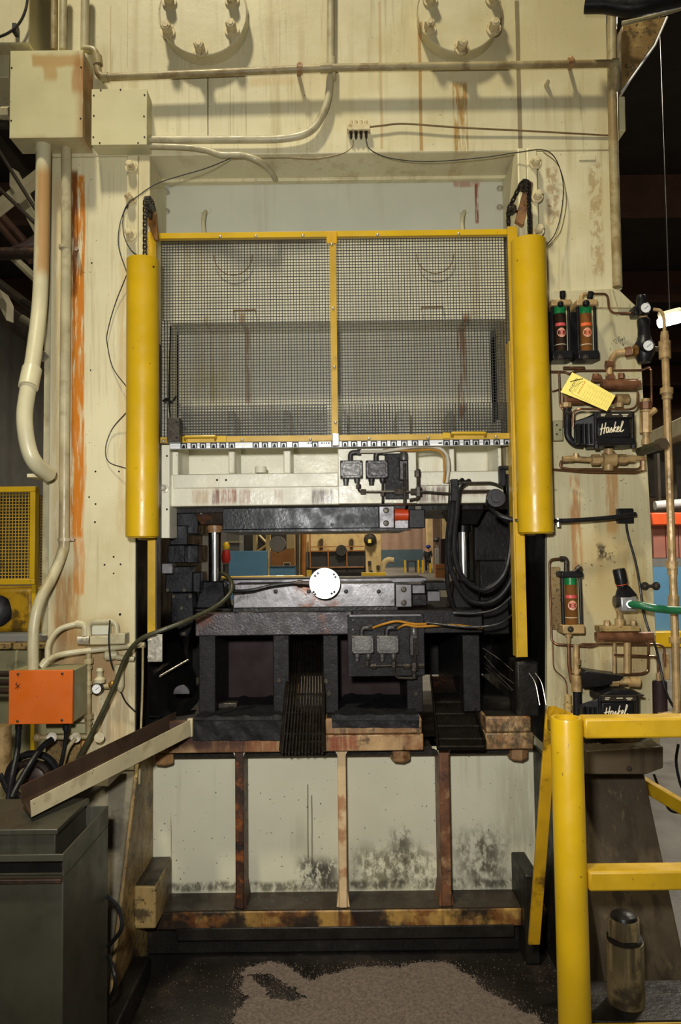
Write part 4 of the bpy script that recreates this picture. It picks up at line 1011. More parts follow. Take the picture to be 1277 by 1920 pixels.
# distribution manifold with ports and thin lines
mf = Thing('lube_manifold', 'small four port lubrication manifold on the crown', 'manifold')
mf.part('block', MB().rect(651, 232, 694, 243, Y0 - .03, .029), M['bolt'], bevel=.002)
for k in range(4):
    x = 658 + k * 9.5
    p_ = mf.part('port', MB().lathe(P(x, 242, Y0 - .016), P(x, 262, Y0 - .016), [(0, .007), (.012, .007), (.013, .005), (.03, .005), (.031, .003), (.036, .003)], 8), M['darkbolt'])
    mf.part('cap', MB().cyl(P(x, 227, Y0 - .016), P(x, 233, Y0 - .016), .006, n=8), M['bolt'], p_)
def wire(label, pts, r=.0018, mat='brownsteel', name='thin_line', group='thin lubrication lines'):
    return tube1(name, pts, r, M[mat], label, 'wire', group, 6)
M['thinline'] = mk('stained_thin_line', (120, 98, 66), .45, .2, var=.2, vscale=30)
wire('straight brown line from the manifold to the right crown edge', [(694, 238, 2.585), (720, 235, 2.585), (760, 232, 2.585), (860, 239, 2.585), (1000, 246, 2.59), (1143, 254, 2.595)], .0032, 'thinline')
wire('thin line drooping left from the manifold to the flexible conduit', [(662, 262, 2.585), (660, 275, 2.585), (640, 288, 2.585), (590, 297, 2.59), (530, 295, 2.59), (430, 297, 2.575)], .0016, 'thinline')
wire('thin line sagging right along the opening top and around the right gib bolts', [(686, 262, 2.585), (694, 280, 2.585), (730, 296, 2.585), (800, 303, 2.585), (900, 296, 2.56), (975, 285, 2.53), (1018, 281, 2.53), (1042, 298, 2.55), (1056, 345, 2.56), (1052, 400, 2.55), (1040, 440, 2.52), (1022, 462, 2.50)], .0018, 'wire')
wire('second thin line bowing out right of the gib bolts', [(1018, 284, 2.545), (1048, 312, 2.57), (1062, 370, 2.58), (1054, 425, 2.57), (1042, 447, 2.55), (1024, 464, 2.51)], .0014, 'thinline')
wire('thin line from the flexible conduit past the left gib bolts to the tube', [(432, 297, 2.57), (385, 316, 2.54), (300, 342, 2.51), (258, 368, 2.50), (238, 384, 2.50), (224, 425, 2.52), (223, 465, 2.54), (238, 512, 2.56)], .0018, 'wire')
wire('thin line looping inside the left gib bolts', [(240, 384, 2.50), (231, 405, 2.51), (232, 440, 2.51), (245, 468, 2.50), (264, 482, 2.50)], .0016, 'wire')
wire('thin wire bulging left of the upper yellow tube', [(238, 514, 2.58), (216, 570, 2.59), (202, 620, 2.59), (201, 645, 2.59), (212, 690, 2.59), (238, 726, 2.57)], .0018, 'wire')
wire('short thin wire loop left of the tube at mid height', [(236, 774, 2.57), (210, 805, 2.59), (198, 840, 2.59), (204, 866, 2.59), (236, 878, 2.57)], .0018, 'wire')

# orange control box
ob = Thing('control_box', 'grey control box with an orange front cover on the left column', 'control box')
M['orange'] = mk('orange_cover', (196, 92, 14), .5, var=.06, vscale=8, patches=[((120, 50, 20), .7, 24, .66, .74)])
M['greygreen'] = mk('grey_green_paint', (150, 144, 108), .45, var=.12, vscale=8, patches=[((96, 88, 62), .6, 10, .55, .7)])
ob.part('body', MB().rect(17, 1258, 135, 1357, 2.404, .15), M['greygreen'], bevel=.003)
cv = ob.part('cover', MB().rect(16, 1257, 136, 1358, 2.39, .013), M['orange'], bevel=.002)
for x, y in ((34, 1264), (117, 1263), (33, 1352), (116, 1350)): fastener(ob, 'screw', 'button', x, y, 2.39, 2.6, .004, M['darkbolt'], cv)
lm = MB()
for a, b in (((28, 1282), (36, 1287)), ((31, 1279), (33, 1293)), ((28, 1291), (38, 1282)), ((33, 1287), (38, 1290))):
    lm.tube(PP((a[0], a[1], 2.3895), (b[0], b[1], 2.3895)), .0008, 5)
ob.part('scribble', lm, M['black'], cv, label='small black pen scribble')
for xx, yy, ln in ((35, 1358, 24), (124, 1358, 18)):
    ob.part('gland', MB().lathe(P(xx, yy, 2.45), P(xx, yy + ln, 2.45), [(0, .011), (.018, .011), (.019, .008), (S(ln, 2.45), .007)], 12), M['black'])
ob.part('mount', MB().rect(86, 1358, 160, 1376, 2.56, .03), M['greygreen'], bevel=.002)
def cable(label, pts, r, mat='blackrub', name='cable', group='cables under the orange box'):
    return tube1(name, pts, r, M[mat], label, 'cable', group, 10)
cable('black cable hanging from the left of the orange box', [(35, 1370, 2.45), (32, 1410, 2.42), (22, 1460, 2.36), (16, 1500, 2.34)], .0095)
cable('dark green black cable bending from the manifold to the bin', [(98, 1386, 2.48), (80, 1400, 2.45), (58, 1430, 2.40), (30, 1478, 2.34), (22, 1496, 2.32)], .010)
cable('thin dark cable hanging from the right of the orange box', [(124, 1374, 2.45), (121, 1400, 2.45), (116, 1425, 2.45), (110, 1450, 2.46)], .006)
cable('tan hose hanging from the manifold behind the trough', [(142, 1384, 2.50), (128, 1402, 2.49), (120, 1425, 2.49), (112, 1450, 2.5)], .007, 'rustpipe')
cable('second black hose crossing to the lower left corner', [(0, 1452, 2.38), (14, 1482, 2.36), (26, 1500, 2.34)], .009)
# hose reel behind the cables
rl_ = Thing('hose_reel', 'dark hose coil behind the cables under the orange box', 'hose')
c0 = P(62, 1462, 2.52)
for k, (R_, r_) in enumerate(((.085, .012), (.062, .012))):
    rl_.part('coil', MB().tube([c0 + Vector((R_ * math.cos(a), -.02 * k, R_ * math.sin(a))) for a in [2 * math.pi * i / 28 for i in range(29)]], r_, 10), M['blackrub'] if k == 0 else M['brownsteel'])
rl_.part('hub', MB().lathe(c0 + Vector((0, -.02, 0)), c0 + Vector((0, .07, 0)), [(0, .02), (.01, .045), (.085, .045)], 20), M['brownsteel'])

# air preparation piping on the left column
ap = Thing('air_valve_assembly', 'cream painted air valve with pipe loop on the left column', 'valve')
A = M['conduit']
ap.part('valve_body', MB().rect(168, 1193, 207, 1209, 2.53, .05), A, bevel=.003)
ap.part('valve_end', MB().rect(206, 1188, 234, 1208, 2.525, .055), A, bevel=.003)
ap.part('solenoid_can', MB().cyl(P(147, 1200, 2.55), P(169, 1200, 2.55), S(9, 2.55), n=20), M['zinc'])
ap.part('pipe_loop', MB().tube(arcs(PP((166, 1193, 2.55), (165, 1166, 2.55), (218, 1165, 2.55), (219, 1190, 2.55)), .025), S(5.5, 2.55), 12), A)
ap.part('elbow', MB().tube(arcs(PP((143, 1169, 2.55), (160, 1171, 2.55), (160, 1192, 2.55)), .02), S(7, 2.55), 12), A)
ap.part('lever', MB().tube(spline(PP((206, 1163, 2.53), (204, 1200, 2.52), (207, 1235, 2.53), (212, 1255, 2.54))), .003, 6), M['wire'])
for y in (1178,): ap.part('name_plate', MB().rect(172, 1172, 208, 1190, Y0 - .008, .007), M['header'], bevel=.001)
pipe('conduit', 'thin cream conduit arching from the orange box to the air valve', 'conduit', A, [(89, 1240, 2.48), (92, 1205, 2.50), (112, 1180, 2.53), (145, 1169, 2.55)], 5.5, smooth=True, group='conduits')
pipe('conduit', 'thin cream conduit rising from the orange box across to the rail', 'conduit', A, [(78, 1252, 2.47), (90, 1238, 2.48), (120, 1226, 2.52), (190, 1217, 2.555), (245, 1211, 2.56), (272, 1209, 2.56)], 5.5, [(77, 1251, 2.47, 88, 1239, 2.48, 8)], smooth=True, group='conduits')
vp = Thing('air_pipe', 'vertical cream pipe with unions right of the orange box', 'pipe')
vp.part('pipe_run', MB().tube(arcs(PP((166, 1212, 2.555), (166, 1378, 2.555), (172, 1381, 2.555), (70, 1383, 2.53)), .012), S(5, 2.55), 12), M['rustpipe'])
for y0, y1, r in ((1234, 1244, 8.5), (1248, 1254, 7), (1278, 1284, 7), (1293, 1300, 7), (1338, 1348, 8.5), (1352, 1358, 7)):
    vp.part('union', MB().cyl(P(166, y0, 2.555), P(166, y1, 2.555), S(r, 2.55), n=8), M['rustpipe'])
for x, r in ((97, 9), (142, 9), (186, 9)):
    vp.part('port', MB().cyl(P(x, 1383, 2.50), P(x, 1383, 2.56), S(r, 2.55), n=14), M['rustpipe'])
vp.part('end_cap', MB().ball(P(70, 1383, 2.53), S(8, 2.53), 12), M['rustpipe'])
M['dial'] = mk('white_dial', (226, 226, 224), .35, var=.02, vscale=5)
M['glass'] = mk('clear_dial_glass', (240, 240, 240), .05, var=.0)
def gauge(t, x, y, Y, r, depth=.02, mat=None):
    g = t.part('gauge_case', MB().disc(x, y, Y, r, depth, 28, .001), mat or M['black'])
    t.part('gauge_dial', MB().disc(x, y, Y - .0012, r * .84, .0013, 28), M['dial'], g)
    nd = MB().tube([P(x + r * .45, y - r * .35, Y - .0018), P(x - r * .25, y + r * .2, Y - .0018)], .0007, 5)
    for k in range(9):
        a = math.radians(215 - k * 31)
        nd.tube([P(x + r * .62 * math.cos(a), y - r * .62 * math.sin(a), Y - .0016), P(x + r * .78 * math.cos(a), y - r * .78 * math.sin(a), Y - .0016)], .0004, 4)
    t.part('gauge_needle', nd, M['black'], g)
    return g
rg = Thing('air_regulator', 'small cream air regulator with a white gauge on the left column', 'regulator', 'air regulators')
gauge(rg, 181, 1292, 2.53, 10)
rg.part('knob', MB().lathe(P(187, 1280, 2.56), P(187, 1252, 2.56), [(0, .018), (.012, .019), (.02, .010), (.034, .010), (.04, .013), (.05, .010)], 16), M['conduit'])
rg.part('nipple', MB().cyl(P(190, 1287, 2.56), P(222, 1287, 2.56), S(4.5, 2.56), n=10), M['rustpipe'])
rg.part('tee', MB().ball(P(211, 1284, 2.56), S(8, 2.56), 10), M['brass'])
ft = Thing('air_filter', 'cream air filter bowl hanging at the right of the left column', 'filter')
ft.part('head', MB().lathe(P(194, 1229, 2.57), P(220, 1228, 2.57), [(0, .008), (.01, .018), (.035, .016), (.048, .012)], 12), M['conduit'])
ft.part('pipe', MB().cyl(P(218, 1232, 2.57), P(252, 1236, 2.57), S(5, 2.57), n=10), M['conduit'])
ft.part('bowl', MB().lathe(P(223, 1246, 2.56), P(226, 1296, 2.56), [(0, .016), (.02, .016), (.07, .014), (.08, .011), (.092, .004)], 16), M['conduit'])
ft.part('drain_tube', MB().tube(spline(PP((226, 1296, 2.56), (236, 1316, 2.57), (253, 1334, 2.58))), .003, 6), M['darktube'])
rod = tube1('tie_rod', [(268, 1210, 2.52), (267, 1290, 2.52), (264, 1375, 2.52), (261, 1470, 2.52)], .0038, M['rustpipe'], 'thin rusty rod hanging beside the black inner wall', 'rod', None, 8)

# sloping trough
M['troughin'] = mk('brown_stained_trough', (70, 54, 42), .42, .2, var=.2, vscale=8, patches=[((40, 32, 26), .6, 6, .5, .65)])
tg = Thing('drain_trough', 'long sloping cream channel trough draining from the bed to the bins', 'trough')
a0, a1 = P(57, 1502, 1.94), P(356, 1350, 2.58)
up = Vector((0, 0, 1)); side = Vector((-.070, .105, 0.006)); hh = .052
drop, drop0 = Vector((0.004, 0, -.054)), Vector((.003, 0, -.041))
tg.part('front_wall', MB().prism([a0, a1, a1 + drop, a0 + drop0], side.normalized() * .004), M['troughcream'], bevel=.0008)
b0, b1 = a0 + side, a1 + side
tg.part('back_wall', MB().prism([b0, b1, b1 + drop, b0 + drop0], side.normalized() * .004), M['troughin'], bevel=.0008)
tg.part('channel_floor', MB().prism([a0 + drop0 + side.normalized() * .0045, a1 + drop + side.normalized() * .0045, b1 + drop - side.normalized() * .0005, b0 + drop0 - side.normalized() * .0005], (0, 0, .003)), M['troughin'])
tg.part('end_tab', MB().rect(351, 1348, 361, 1382, 2.585, .02), M['troughcream'], bevel=.002)
one('trough_bracket', MB().poly([(172, 1468), (203, 1456), (203, 1475), (170, 1475)], 2.40, .18), M['troughcream'], 'small cream bracket under the sloping trough', 'bracket', bevel=.002)
c0_, c1_ = P(296, 1372, 2.62), P(372, 1296, 2.86)
sd = Vector((-.075, .05, .015))
dc_ = Thing('oily_chute', 'short glossy black chute feeding the sloping trough', 'chute')
dc_.part('front_wall', MB().prism([c0_, c1_, c1_ - up * .04, c0_ - up * .04], (-.002, .004, 0)), M['sheet'])
dc_.part('back_wall', MB().prism([c0_ + sd, c1_ + sd, c1_ + sd - up * .04, c0_ + sd - up * .04], (-.002, .004, 0)), M['sheet'])
dc_.part('channel_floor', MB().prism([c0_ - up * .036, c1_ - up * .036, c1_ + sd - up * .036, c0_ + sd - up * .036], (0, 0, .003)), M['sheet'])

# bins at the lower left
M['bin'] = mk('olive_grey_bin', (62, 60, 49), .42, var=.12, vscale=5, patches=[((42, 40, 32), .5, 6, .5, .7)], streaks=[((40, 36, 28), .5, 20, .52, .66)])
press.part('block_cap', MB().box(P(250, 1700, 2.56).x + .004, P(292, 1700, 2.56).x - .004, 2.566, YP - .004, P(270, 1662, 2.56).z + .0002, P(270, 1662, 2.56).z + .003), M['ledgetop'])
bn = Thing('coolant_tank', 'tall olive grey coolant tank at the lower left with an open slot', 'tank')
yb0, yb1 = 1.80, 2.14
zt = P(60, 1606, yb0).z; xR = P(119, 1640, yb0).x; xL = xR - .62
bn.part('body', MB().box(xL, xR, yb0, yb1, .0, zt - .05), M['bin'], bevel=.003)
bn.part('rim', MB().box(xL, xR, yb0, yb0 + .006, zt - .012, zt + .004), M['bin'], bevel=.001)
bn.part('rim', MB().box(xR - .006, xR, yb0 + .0065, yb1, zt - .049, zt + .004), M['bin'], bevel=.001)
bn.part('rim', MB().box(xL, xR - .0065, yb1 - .006, yb1, zt - .049, zt + .004), M['bin'], bevel=.001)
bn.part('slot_shade', MB().box(xL + .004, xR - .0065, yb0 + .03, yb0 + .035, zt - .0495, zt - .012), M['inner'], label='black strip standing for the shade in the slot under the rim')  # black sheet stands in for the shade inside the slot
bn.part('slot_lip', MB().box(xL, xR - .001, yb0 - .012, yb0 + .004, zt - .058, zt - .049), M['brownsteel'], bevel=.001)
bx = Thing('tank_lid_box', 'grey sheet metal box with a folded lid standing on the tank', 'box')
xr2 = P(104, 1575, 1.90).x
z0b = zt - .0495
bx.part('body', MB().box(xL + .03, xr2, 1.90, 2.12, z0b, P(60, 1564, 1.90).z), M['bin'], bevel=.002)
bx.part('lid', MB().box(xL + .02, xr2 + .008, 1.892, 2.128, P(60, 1564, 1.90).z + .0005, P(60, 1553, 1.90).z), M['bin'], bevel=.002)
for k, (pts, lb_) in enumerate((([(201, 1680, 2.12), (222, 1702, 2.10), (228, 1740, 2.08), (203, 1775, 2.12)], 'upper'), ([(202, 1792, 2.12), (214, 1822, 2.08), (216, 1850, 2.08), (205, 1874, 2.12)], 'lower'))):
    tube1('drain_hose', pts, .006, M['blackrub'], lb_ + ' black hose loop at the side of the coolant tank', 'hose', 'drain hoses')

# neighbour machine block at the top left corner
nm = Thing('neighbour_machine', 'cream machine block with a drooping cable at the top left corner', 'machine')
nm.part('body', MB().rect(-160, -80, 55, 82, 2.50, .3), M['frame'], bevel=.004)
nm.part('lower_body', MB().rect(-160, 84, 17, 146, 2.56, .3), M['frame'], bevel=.004)
nm.part('cable', MB().tube(spline(PP((-10, 72, 2.47), (15, 62, 2.47), (35, 45, 2.47), (48, 18, 2.47), (54, -20, 2.47))), .0045, 8), M['wire'])
nm.part('cable_clip', MB().rect(22, 42, 30, 60, 2.47, .028), M['wire'], bevel=.002)
pf = Thing('pipe_fitting', 'stubby cream pipe fitting left of the large junction box', 'fitting')
pf.part('nut', MB().cyl(P(4, 212, 2.55), P(19, 212, 2.55), S(12, 2.55), n=6), M['conduit'])
pf.part('pipe_run', MB().cyl(P(-60, 214, 2.55), P(4, 214, 2.55), S(10, 2.55), n=14), M['conduit'])
pf.part('lower_stub', MB().cyl(P(-60, 234, 2.57), P(17, 234, 2.57), S(8, 2.55), n=14), M['darktube'])

# ------------------------------------------------------------ right side: pump panel
YQ = 2.57
M['coppery'] = mk('coppery_rust', (116, 76, 50), .42, .3, var=.2, vscale=16, patches=[((74, 46, 30), .7, 12, .5, .65)])
M['coppertube'] = mk('brown_copper_tube', (112, 78, 54), .38, .6, var=.2, vscale=30)
M['tanfit'] = mk('tan_pipe_fitting', (168, 140, 94), .45, .15, var=.18, vscale=25, patches=[((110, 78, 46), .6, 18, .5, .66)])
M['tagyellow'] = mk('yellow_tag_card', (242, 222, 112), .6, var=.03, vscale=10)
M['tagwhite'] = mk('tag_end_card', (238, 232, 190), .6, var=.03, vscale=10)
M['ink'] = mk('black_ink', (40, 34, 24), .6, var=.02)
M['redink'] = mk('red_ink', (206, 74, 34), .6, var=.02)
M['greyink'] = mk('faint_ink', (170, 150, 70), .6, var=.02)
M['oilglass'] = mk('dark_oil_glass', (46, 32, 22), .08, var=.3, vscale=12, coat=.5, rvar=.02)
M['oilglassbrown'] = mk('brown_oil_glass', (112, 72, 34), .08, var=.2, vscale=12, coat=.5, rvar=.02)
M['greenband'] = mk('green_band', (26, 120, 62), .25, var=.1, vscale=20)
M['pinkink'] = mk('pink_label', (196, 76, 76), .4, var=.08, vscale=40)
M['orangeink'] = mk('orange_label', (216, 96, 50), .4, var=.08, vscale=40)
M['circlelabel'] = mk('pale_round_label', (206, 150, 122), .4, var=.1, vscale=60)
M['whiteink'] = mk('white_lettering', (226, 214, 184), .4, var=.03)
M['greenhose'] = mk('green_hose', (30, 98, 62), .32, var=.08, vscale=20)
M['silver'] = mk('cast_aluminium', (176, 178, 178), .38, .7, var=.1, vscale=30)

pn = Thing('equipment_board', 'dirty cream mounting panel carrying the pumps on the right column', 'panel')
pn.part('plate', MB().poly([(1026, 546), (1152, 541), (1196, 578), (1204, 700), (1222, 1000), (1238, 1402), (1026, 1402)], YQ, .028), M['panel'], bevel=.002)
pn.part('top_gusset', MB().poly([(1150, 541), (1162, 545), (1196, 577), (1160, 577)], YQ - .012, .0115), M['panel'], bevel=.001)
pn.part('seam', MB().rect(1100, 576, 1195, 578, YQ - .002, .0019), M['dirtyjamb'])
bc = pn.part('bracket', MB().rect(1208, 1096, 1232, 1102, YQ - .006, .0055), M['darkbolt'], bevel=.001)
for x in (1209, 1230): fastener(pn, 'bolt', 'hex', x, 1099, YQ - .006, 5.5, .012, M['darkbolt'], bc)
# handwritten 25psi with an arrow, on the panel
hw = MB()
def stroke(m, pts, Y, r=.0009): m.tube(PP(*[(x, y, Y) for x, y in pts]), r, 5)
for pts in (((1150, 640), (1153, 636), (1156, 638), (1154, 643), (1158, 643)), ((1162, 631), (1158, 634), (1161, 637), (1159, 641)), ((1163, 638), (1163, 645)), ((1163, 637), (1166, 635), (1166, 639)), ((1168, 634), (1167, 639)), ((1170, 631), (1171, 637)), ((1166, 641), (1169, 648), (1166, 646)), ((1169, 648), (1170, 644))):
    stroke(hw, pts, YQ - .0006)
pn.part('handwriting', hw, M['ink'], label='handwritten 25psi with a small arrow')

# sight glass oil reservoirs
def reservoir(x, y0, y1, gw, label, glass, red, Y=2.51, capmat=None, bottom=None, circle=True):
    t = Thing('oil_reservoir', label, 'reservoir', 'sight glass oil reservoirs')
    w = S(gw, Y)
    a, b = P(x, y1, Y), P(x, y0, Y); a.x = b.x
    L = b.z - a.z
    gl = t.part('glass_tube', MB().cyl(a, b, w, n=28), glass)
    t.part('green_band', MB().cyl(b - up * S(13, Y), b - up * .0005, w * 1.02, n=28), M['greenband'], gl)
    t.part('level_mark', MB().cyl(a + up * S(12, Y), a + up * S(13, Y), w * 1.015, n=28), M['whiteink'], gl)
    def curved(x0f, x1f, za, zb, off=1.03):
        m = MB(); n = 10; pts = []
        for k in range(n + 1):
            an = math.radians(-90 + (x0f + (x1f - x0f) * k / n) * 90)
            pts.append((a.x + w * off * math.cos(an), Y + w * off * math.sin(an)))
        for (p, q) in zip(pts, pts[1:]):
            m.add([(p[0], p[1], za), (q[0], q[1], za), (q[0], q[1], zb), (p[0], p[1], zb)], [(0, 1, 2, 3)])
        return m
    zr = a.z + L * .56
    t.part('label_strip', curved(-.75, .75, zr, zr + S(6, Y)), red, gl)
    cz_ = zr - S(13, Y)
    m = MB(); ring = []
    for k in range(24):
        th = 2 * math.pi * k / 24; dx = S(8.5, Y) * math.cos(th); an = math.radians(-90) + math.asin(max(-1, min(1, (dx * .95) / (w * 1.03))))
        ring.append((a.x + w * 1.03 * math.cos(an), Y + w * 1.03 * math.sin(an), cz_ + S(9, Y) * math.sin(th)))
    m.add(ring + [(a.x, Y - w * 1.05, cz_)], [(k, (k + 1) % 24, 24) for k in range(24)])
    t.part('round_label', m, M['circlelabel'], gl)
    m = MB()
    for dz in (-3.5, 0, 3.5): m.box(a.x - w * .55, a.x + w * .5, Y - w * 1.08, Y - w * 1.0, cz_ + S(dz - .7, Y), cz_ + S(dz + .7, Y))
    t.part('label_print', m, red, gl)
    hw_ = w + S(9, Y)
    cm = capmat or M['tanfit']
    t.part('top_cap', MB().box(a.x - hw_, a.x + hw_, Y - w * 1.3, Y + .05, b.z + .0005, b.z + S(12, Y)), cm, bevel=.004)
    t.part('base_cap', MB().box(a.x - hw_, a.x + hw_, Y - w * 1.3, Y + .05, a.z - S(17, Y), a.z - .0005), bottom or M['black'], bevel=.004)
    for sx in (-1, 1): t.part('tie_rod', MB().cyl((a.x + sx * (w + S(5, Y)), Y - w * .5, a.z), (a.x + sx * (w + S(5, Y)), Y - w * .5, b.z), S(3, Y), n=8), M['black'])
    t.part('back_plate', MB().box(a.x - hw_, a.x + hw_, Y + .045, Y + .056, a.z, b.z), M['black'])
    fastener(t, 'bolt', 'hex', x + 1, y1 + 10, Y - w * 1.3, 4, .008, M['darkbolt'])
    return t, a, b
r1, a_, b_ = reservoir(1049, 577, 660, 10.5, 'dark oil reservoir with green band next to the yellow tube', M['oilglass'], M['pinkink'])
for (x, y0, y1) in ((1055, 545, 566),):
    r1.part('filler_cap', MB().lathe(P(x, y1, 2.50), P(x, y0, 2.50), [(0, .008), (.016, .008), (.0165, .010), (.036, .010)], 12), M['black'])
r1.part('filler_ball', MB().ball(P(1051, 570, 2.48), S(6, 2.48), 10), M['black'])
r2, a_, b_ = reservoir(1097, 577, 660, 11, 'brown oil reservoir with green band, right one of the upper pair', M['oilglassbrown'], M['orangeink'])
r2.part('filler_cap', MB().lathe(P(1104, 568, 2.50), P(1109, 545, 2.50), [(0, .008), (.016, .008), (.0165, .010), (.038, .010)], 12), M['black'])
r2.part('elbow', MB().tube(arcs(PP((1090, 570, 2.51), (1090, 552, 2.51), (1104, 551, 2.51)), .012), S(4, 2.5), 10), M['tanfit'])
r2.part('filler_ball', MB().ball(P(1099, 569, 2.48), S(7, 2.48), 10), M['black'])
r3, a_, b_ = reservoir(1069, 1083, 1170, 11.5, 'single oil reservoir with green band low on the panel', M['oilglassbrown'], M['pinkink'], capmat=M['black'], bottom=M['tanfit'])
r3.part('elbow', MB().tube(arcs(PP((1062, 1074, 2.51), (1062, 1047, 2.51), (1050, 1047, 2.51)), .012), S(4.5, 2.5), 10), M['darktube'])
r3.part('filler_cap', MB().lathe(P(1074, 1074, 2.50), P(1088, 1063, 2.50), [(0, .006), (.016, .006), (.0165, .009), (.034, .009)], 12), M['darktube'])
r3.part('drain', MB().lathe(P(1066, 1185, 2.51), P(1066, 1206, 2.51), [(0, .012), (.014, .012), (.0145, .007), (.038, .006)], 10), M['tanfit'])
r3.part('side_bracket', MB().rect(1034, 1063, 1052, 1180, 2.545, .02), M['dirtyjamb'], bevel=.002)

# booster pumps
def script_word(x0, y0, w, h, Y, rise):
    """the flowing white name on the pump, as brush strokes"""
    L = [[(0, .55), (.10, .50), (.26, .48)], [(.10, .12), (.075, .5), (.03, 1.0)], [(.235, .05), (.20, .45), (.155, .92)],
         [(.36, .48), (.30, .45), (.26, .62), (.265, .84), (.32, .80), (.365, .50), (.35, .80), (.39, .84)],
         [(.39, .84), (.46, .48), (.47, .62), (.49, .80), (.43, .86)], [(.49, .82), (.55, .60)],
         [(.63, .05), (.575, .50), (.545, .86)], [(.655, .46), (.57, .64), (.64, .86)],
         [(.64, .86), (.70, .70), (.765, .55), (.735, .44), (.69, .60), (.69, .82), (.75, .84), (.81, .70)],
         [(.81, .70), (.92, .20), (.90, .04), (.85, .40), (.82, .80), (.87, .86), (.95, .74)]]
    m = MB()
    for st in L:
        pts = [(x0 + w * u, y0 + h * v - rise * u) for u, v in st]
        m.tube(spline(PP(*[(x, y, Y) for x, y in pts]), 4), .0019, 6)
    return m
def pump(x0, y0, label, Y=2.44):
    t = Thing('booster_pump', label, 'pump', 'black booster pumps')
    dx, dy = x0 - 1113, y0 - 772
    b = t.part('body', MB().rect(1120 + dx, 784 + dy, 1183 + dx, 822 + dy, Y, .09), M['black'], bevel=.006)
    tp = t.part('top_head', MB().rect(1118 + dx, 771 + dy, 1187 + dx, 785 + dy, Y - .012, .11), M['black'], bevel=.003)
    pl_ = t.part('name_plate', MB().rect(1121 + dx, 773.5 + dy, 1185 + dx, 782 + dy, Y - .0135, .0015), M['darkbolt'], tp)
    for a, b2, yy in ((1127, 1136, 776), (1127, 1134, 779), (1148, 1160, 776.5), (1166, 1178, 776.5), (1168, 1176, 779.5)): t.part('print_line', MB().rect(a + dx, yy + dy, b2 + dx, yy + 1.2 + dy, Y - .0142, .0007), M['whiteink'], pl_)
    t.part('foot_flange', MB().rect(1117 + dx, 821 + dy, 1192 + dx, 834 + dy, Y - .012, .11), M['black'], bevel=.003)
    for x in (1117, 1186): t.part('tie_rod', MB().cyl(P(x + dx, 836 + dy, Y - .004), P(x + dx, 772 + dy, Y - .004), S(3.5, Y), n=10), M['black'])
    for x in (1118, 1187): t.part('nut', MB().cyl(P(x + dx, 841 + dy, Y - .004), P(x + dx, 834 + dy, Y - .004), S(5, Y), n=6), M['black'])
    t.part('side_cylinder', MB().hexa([P(1076 + dx, 832 + dy, Y + .03), P(1117 + dx, 838 + dy, Y + .005), P(1117 + dx, 776 + dy, Y + .005), P(1076 + dx, 790 + dy, Y + .03),
        P(1076 + dx, 832 + dy, Y + .11), P(1117 + dx, 838 + dy, Y + .11), P(1117 + dx, 776 + dy, Y + .11), P(1076 + dx, 790 + dy, Y + .11)]), M['blackrub'], bevel=.004)
    for k in range(4): t.part('cooling_fin', MB().rect(1084 + dx + k * 8, 794 + dy, 1087 + dx + k * 8, 832 + dy, Y + .0, .03), M['black'])
    t.part('lettering', script_word(1125 + dx, 792 + dy, 47, 24, Y - .001, 4), M['whiteink'], b, label='white script lettering')
    return t
pump(1113, 772, 'black booster pump with white script name under the yellow tag')
pump(1121, 1304, 'black booster pump half hidden behind the yellow railing')
lh = Thing('pump_hood', 'angular black hood on top of the railing pump', 'hood')
lh.part('hood', MB().poly([(1128, 1303), (1150, 1294), (1180, 1294), (1206, 1304)], 2.43, .10), M['black'], bevel=.004)
lh.part('rim', MB().rect(1126, 1303, 1208, 1306, 2.425, .11), M['darkbolt'], bevel=.001)
one('rubber_pad', MB().prism([P(1090, 1262, 2.47), P(1100, 1258, 2.46), P(1140, 1264, 2.46), P(1172, 1268, 2.47), P(1160, 1280, 2.47), P(1130, 1288, 2.47), P(1094, 1290, 2.47)], (0, .09, 0)), M['blackrub'], 'black rubber flap lying over the lower pump', 'flap', bevel=.004)
one('cream_filter', MB().lathe(P(1172, 1398, 2.5), P(1172, 1376, 2.5), [(0, .05), (.02, .05), (.03, .04)], 18), M['tanfit'], 'tan fitting below the railing pump', 'fitting')

def piping(name, label, cat, mat, runs, fits, group=None, fmat=None):
    """runs: (points, radius in px); fits: (p0, p1, radius px, sides)"""
    t = Thing(name, label, cat, group)
    for pts, r in runs: t.part('tube', MB().tube(arcs(PP(*pts), .02), S(r, pts[0][2]), 10), mat)
    for p0, p1, r, n in fits: t.part('fitting', MB().cyl(P(*p0), P(*p1), S(r, p0[2]), n=n), fmat or M['tanfit'])
    return t
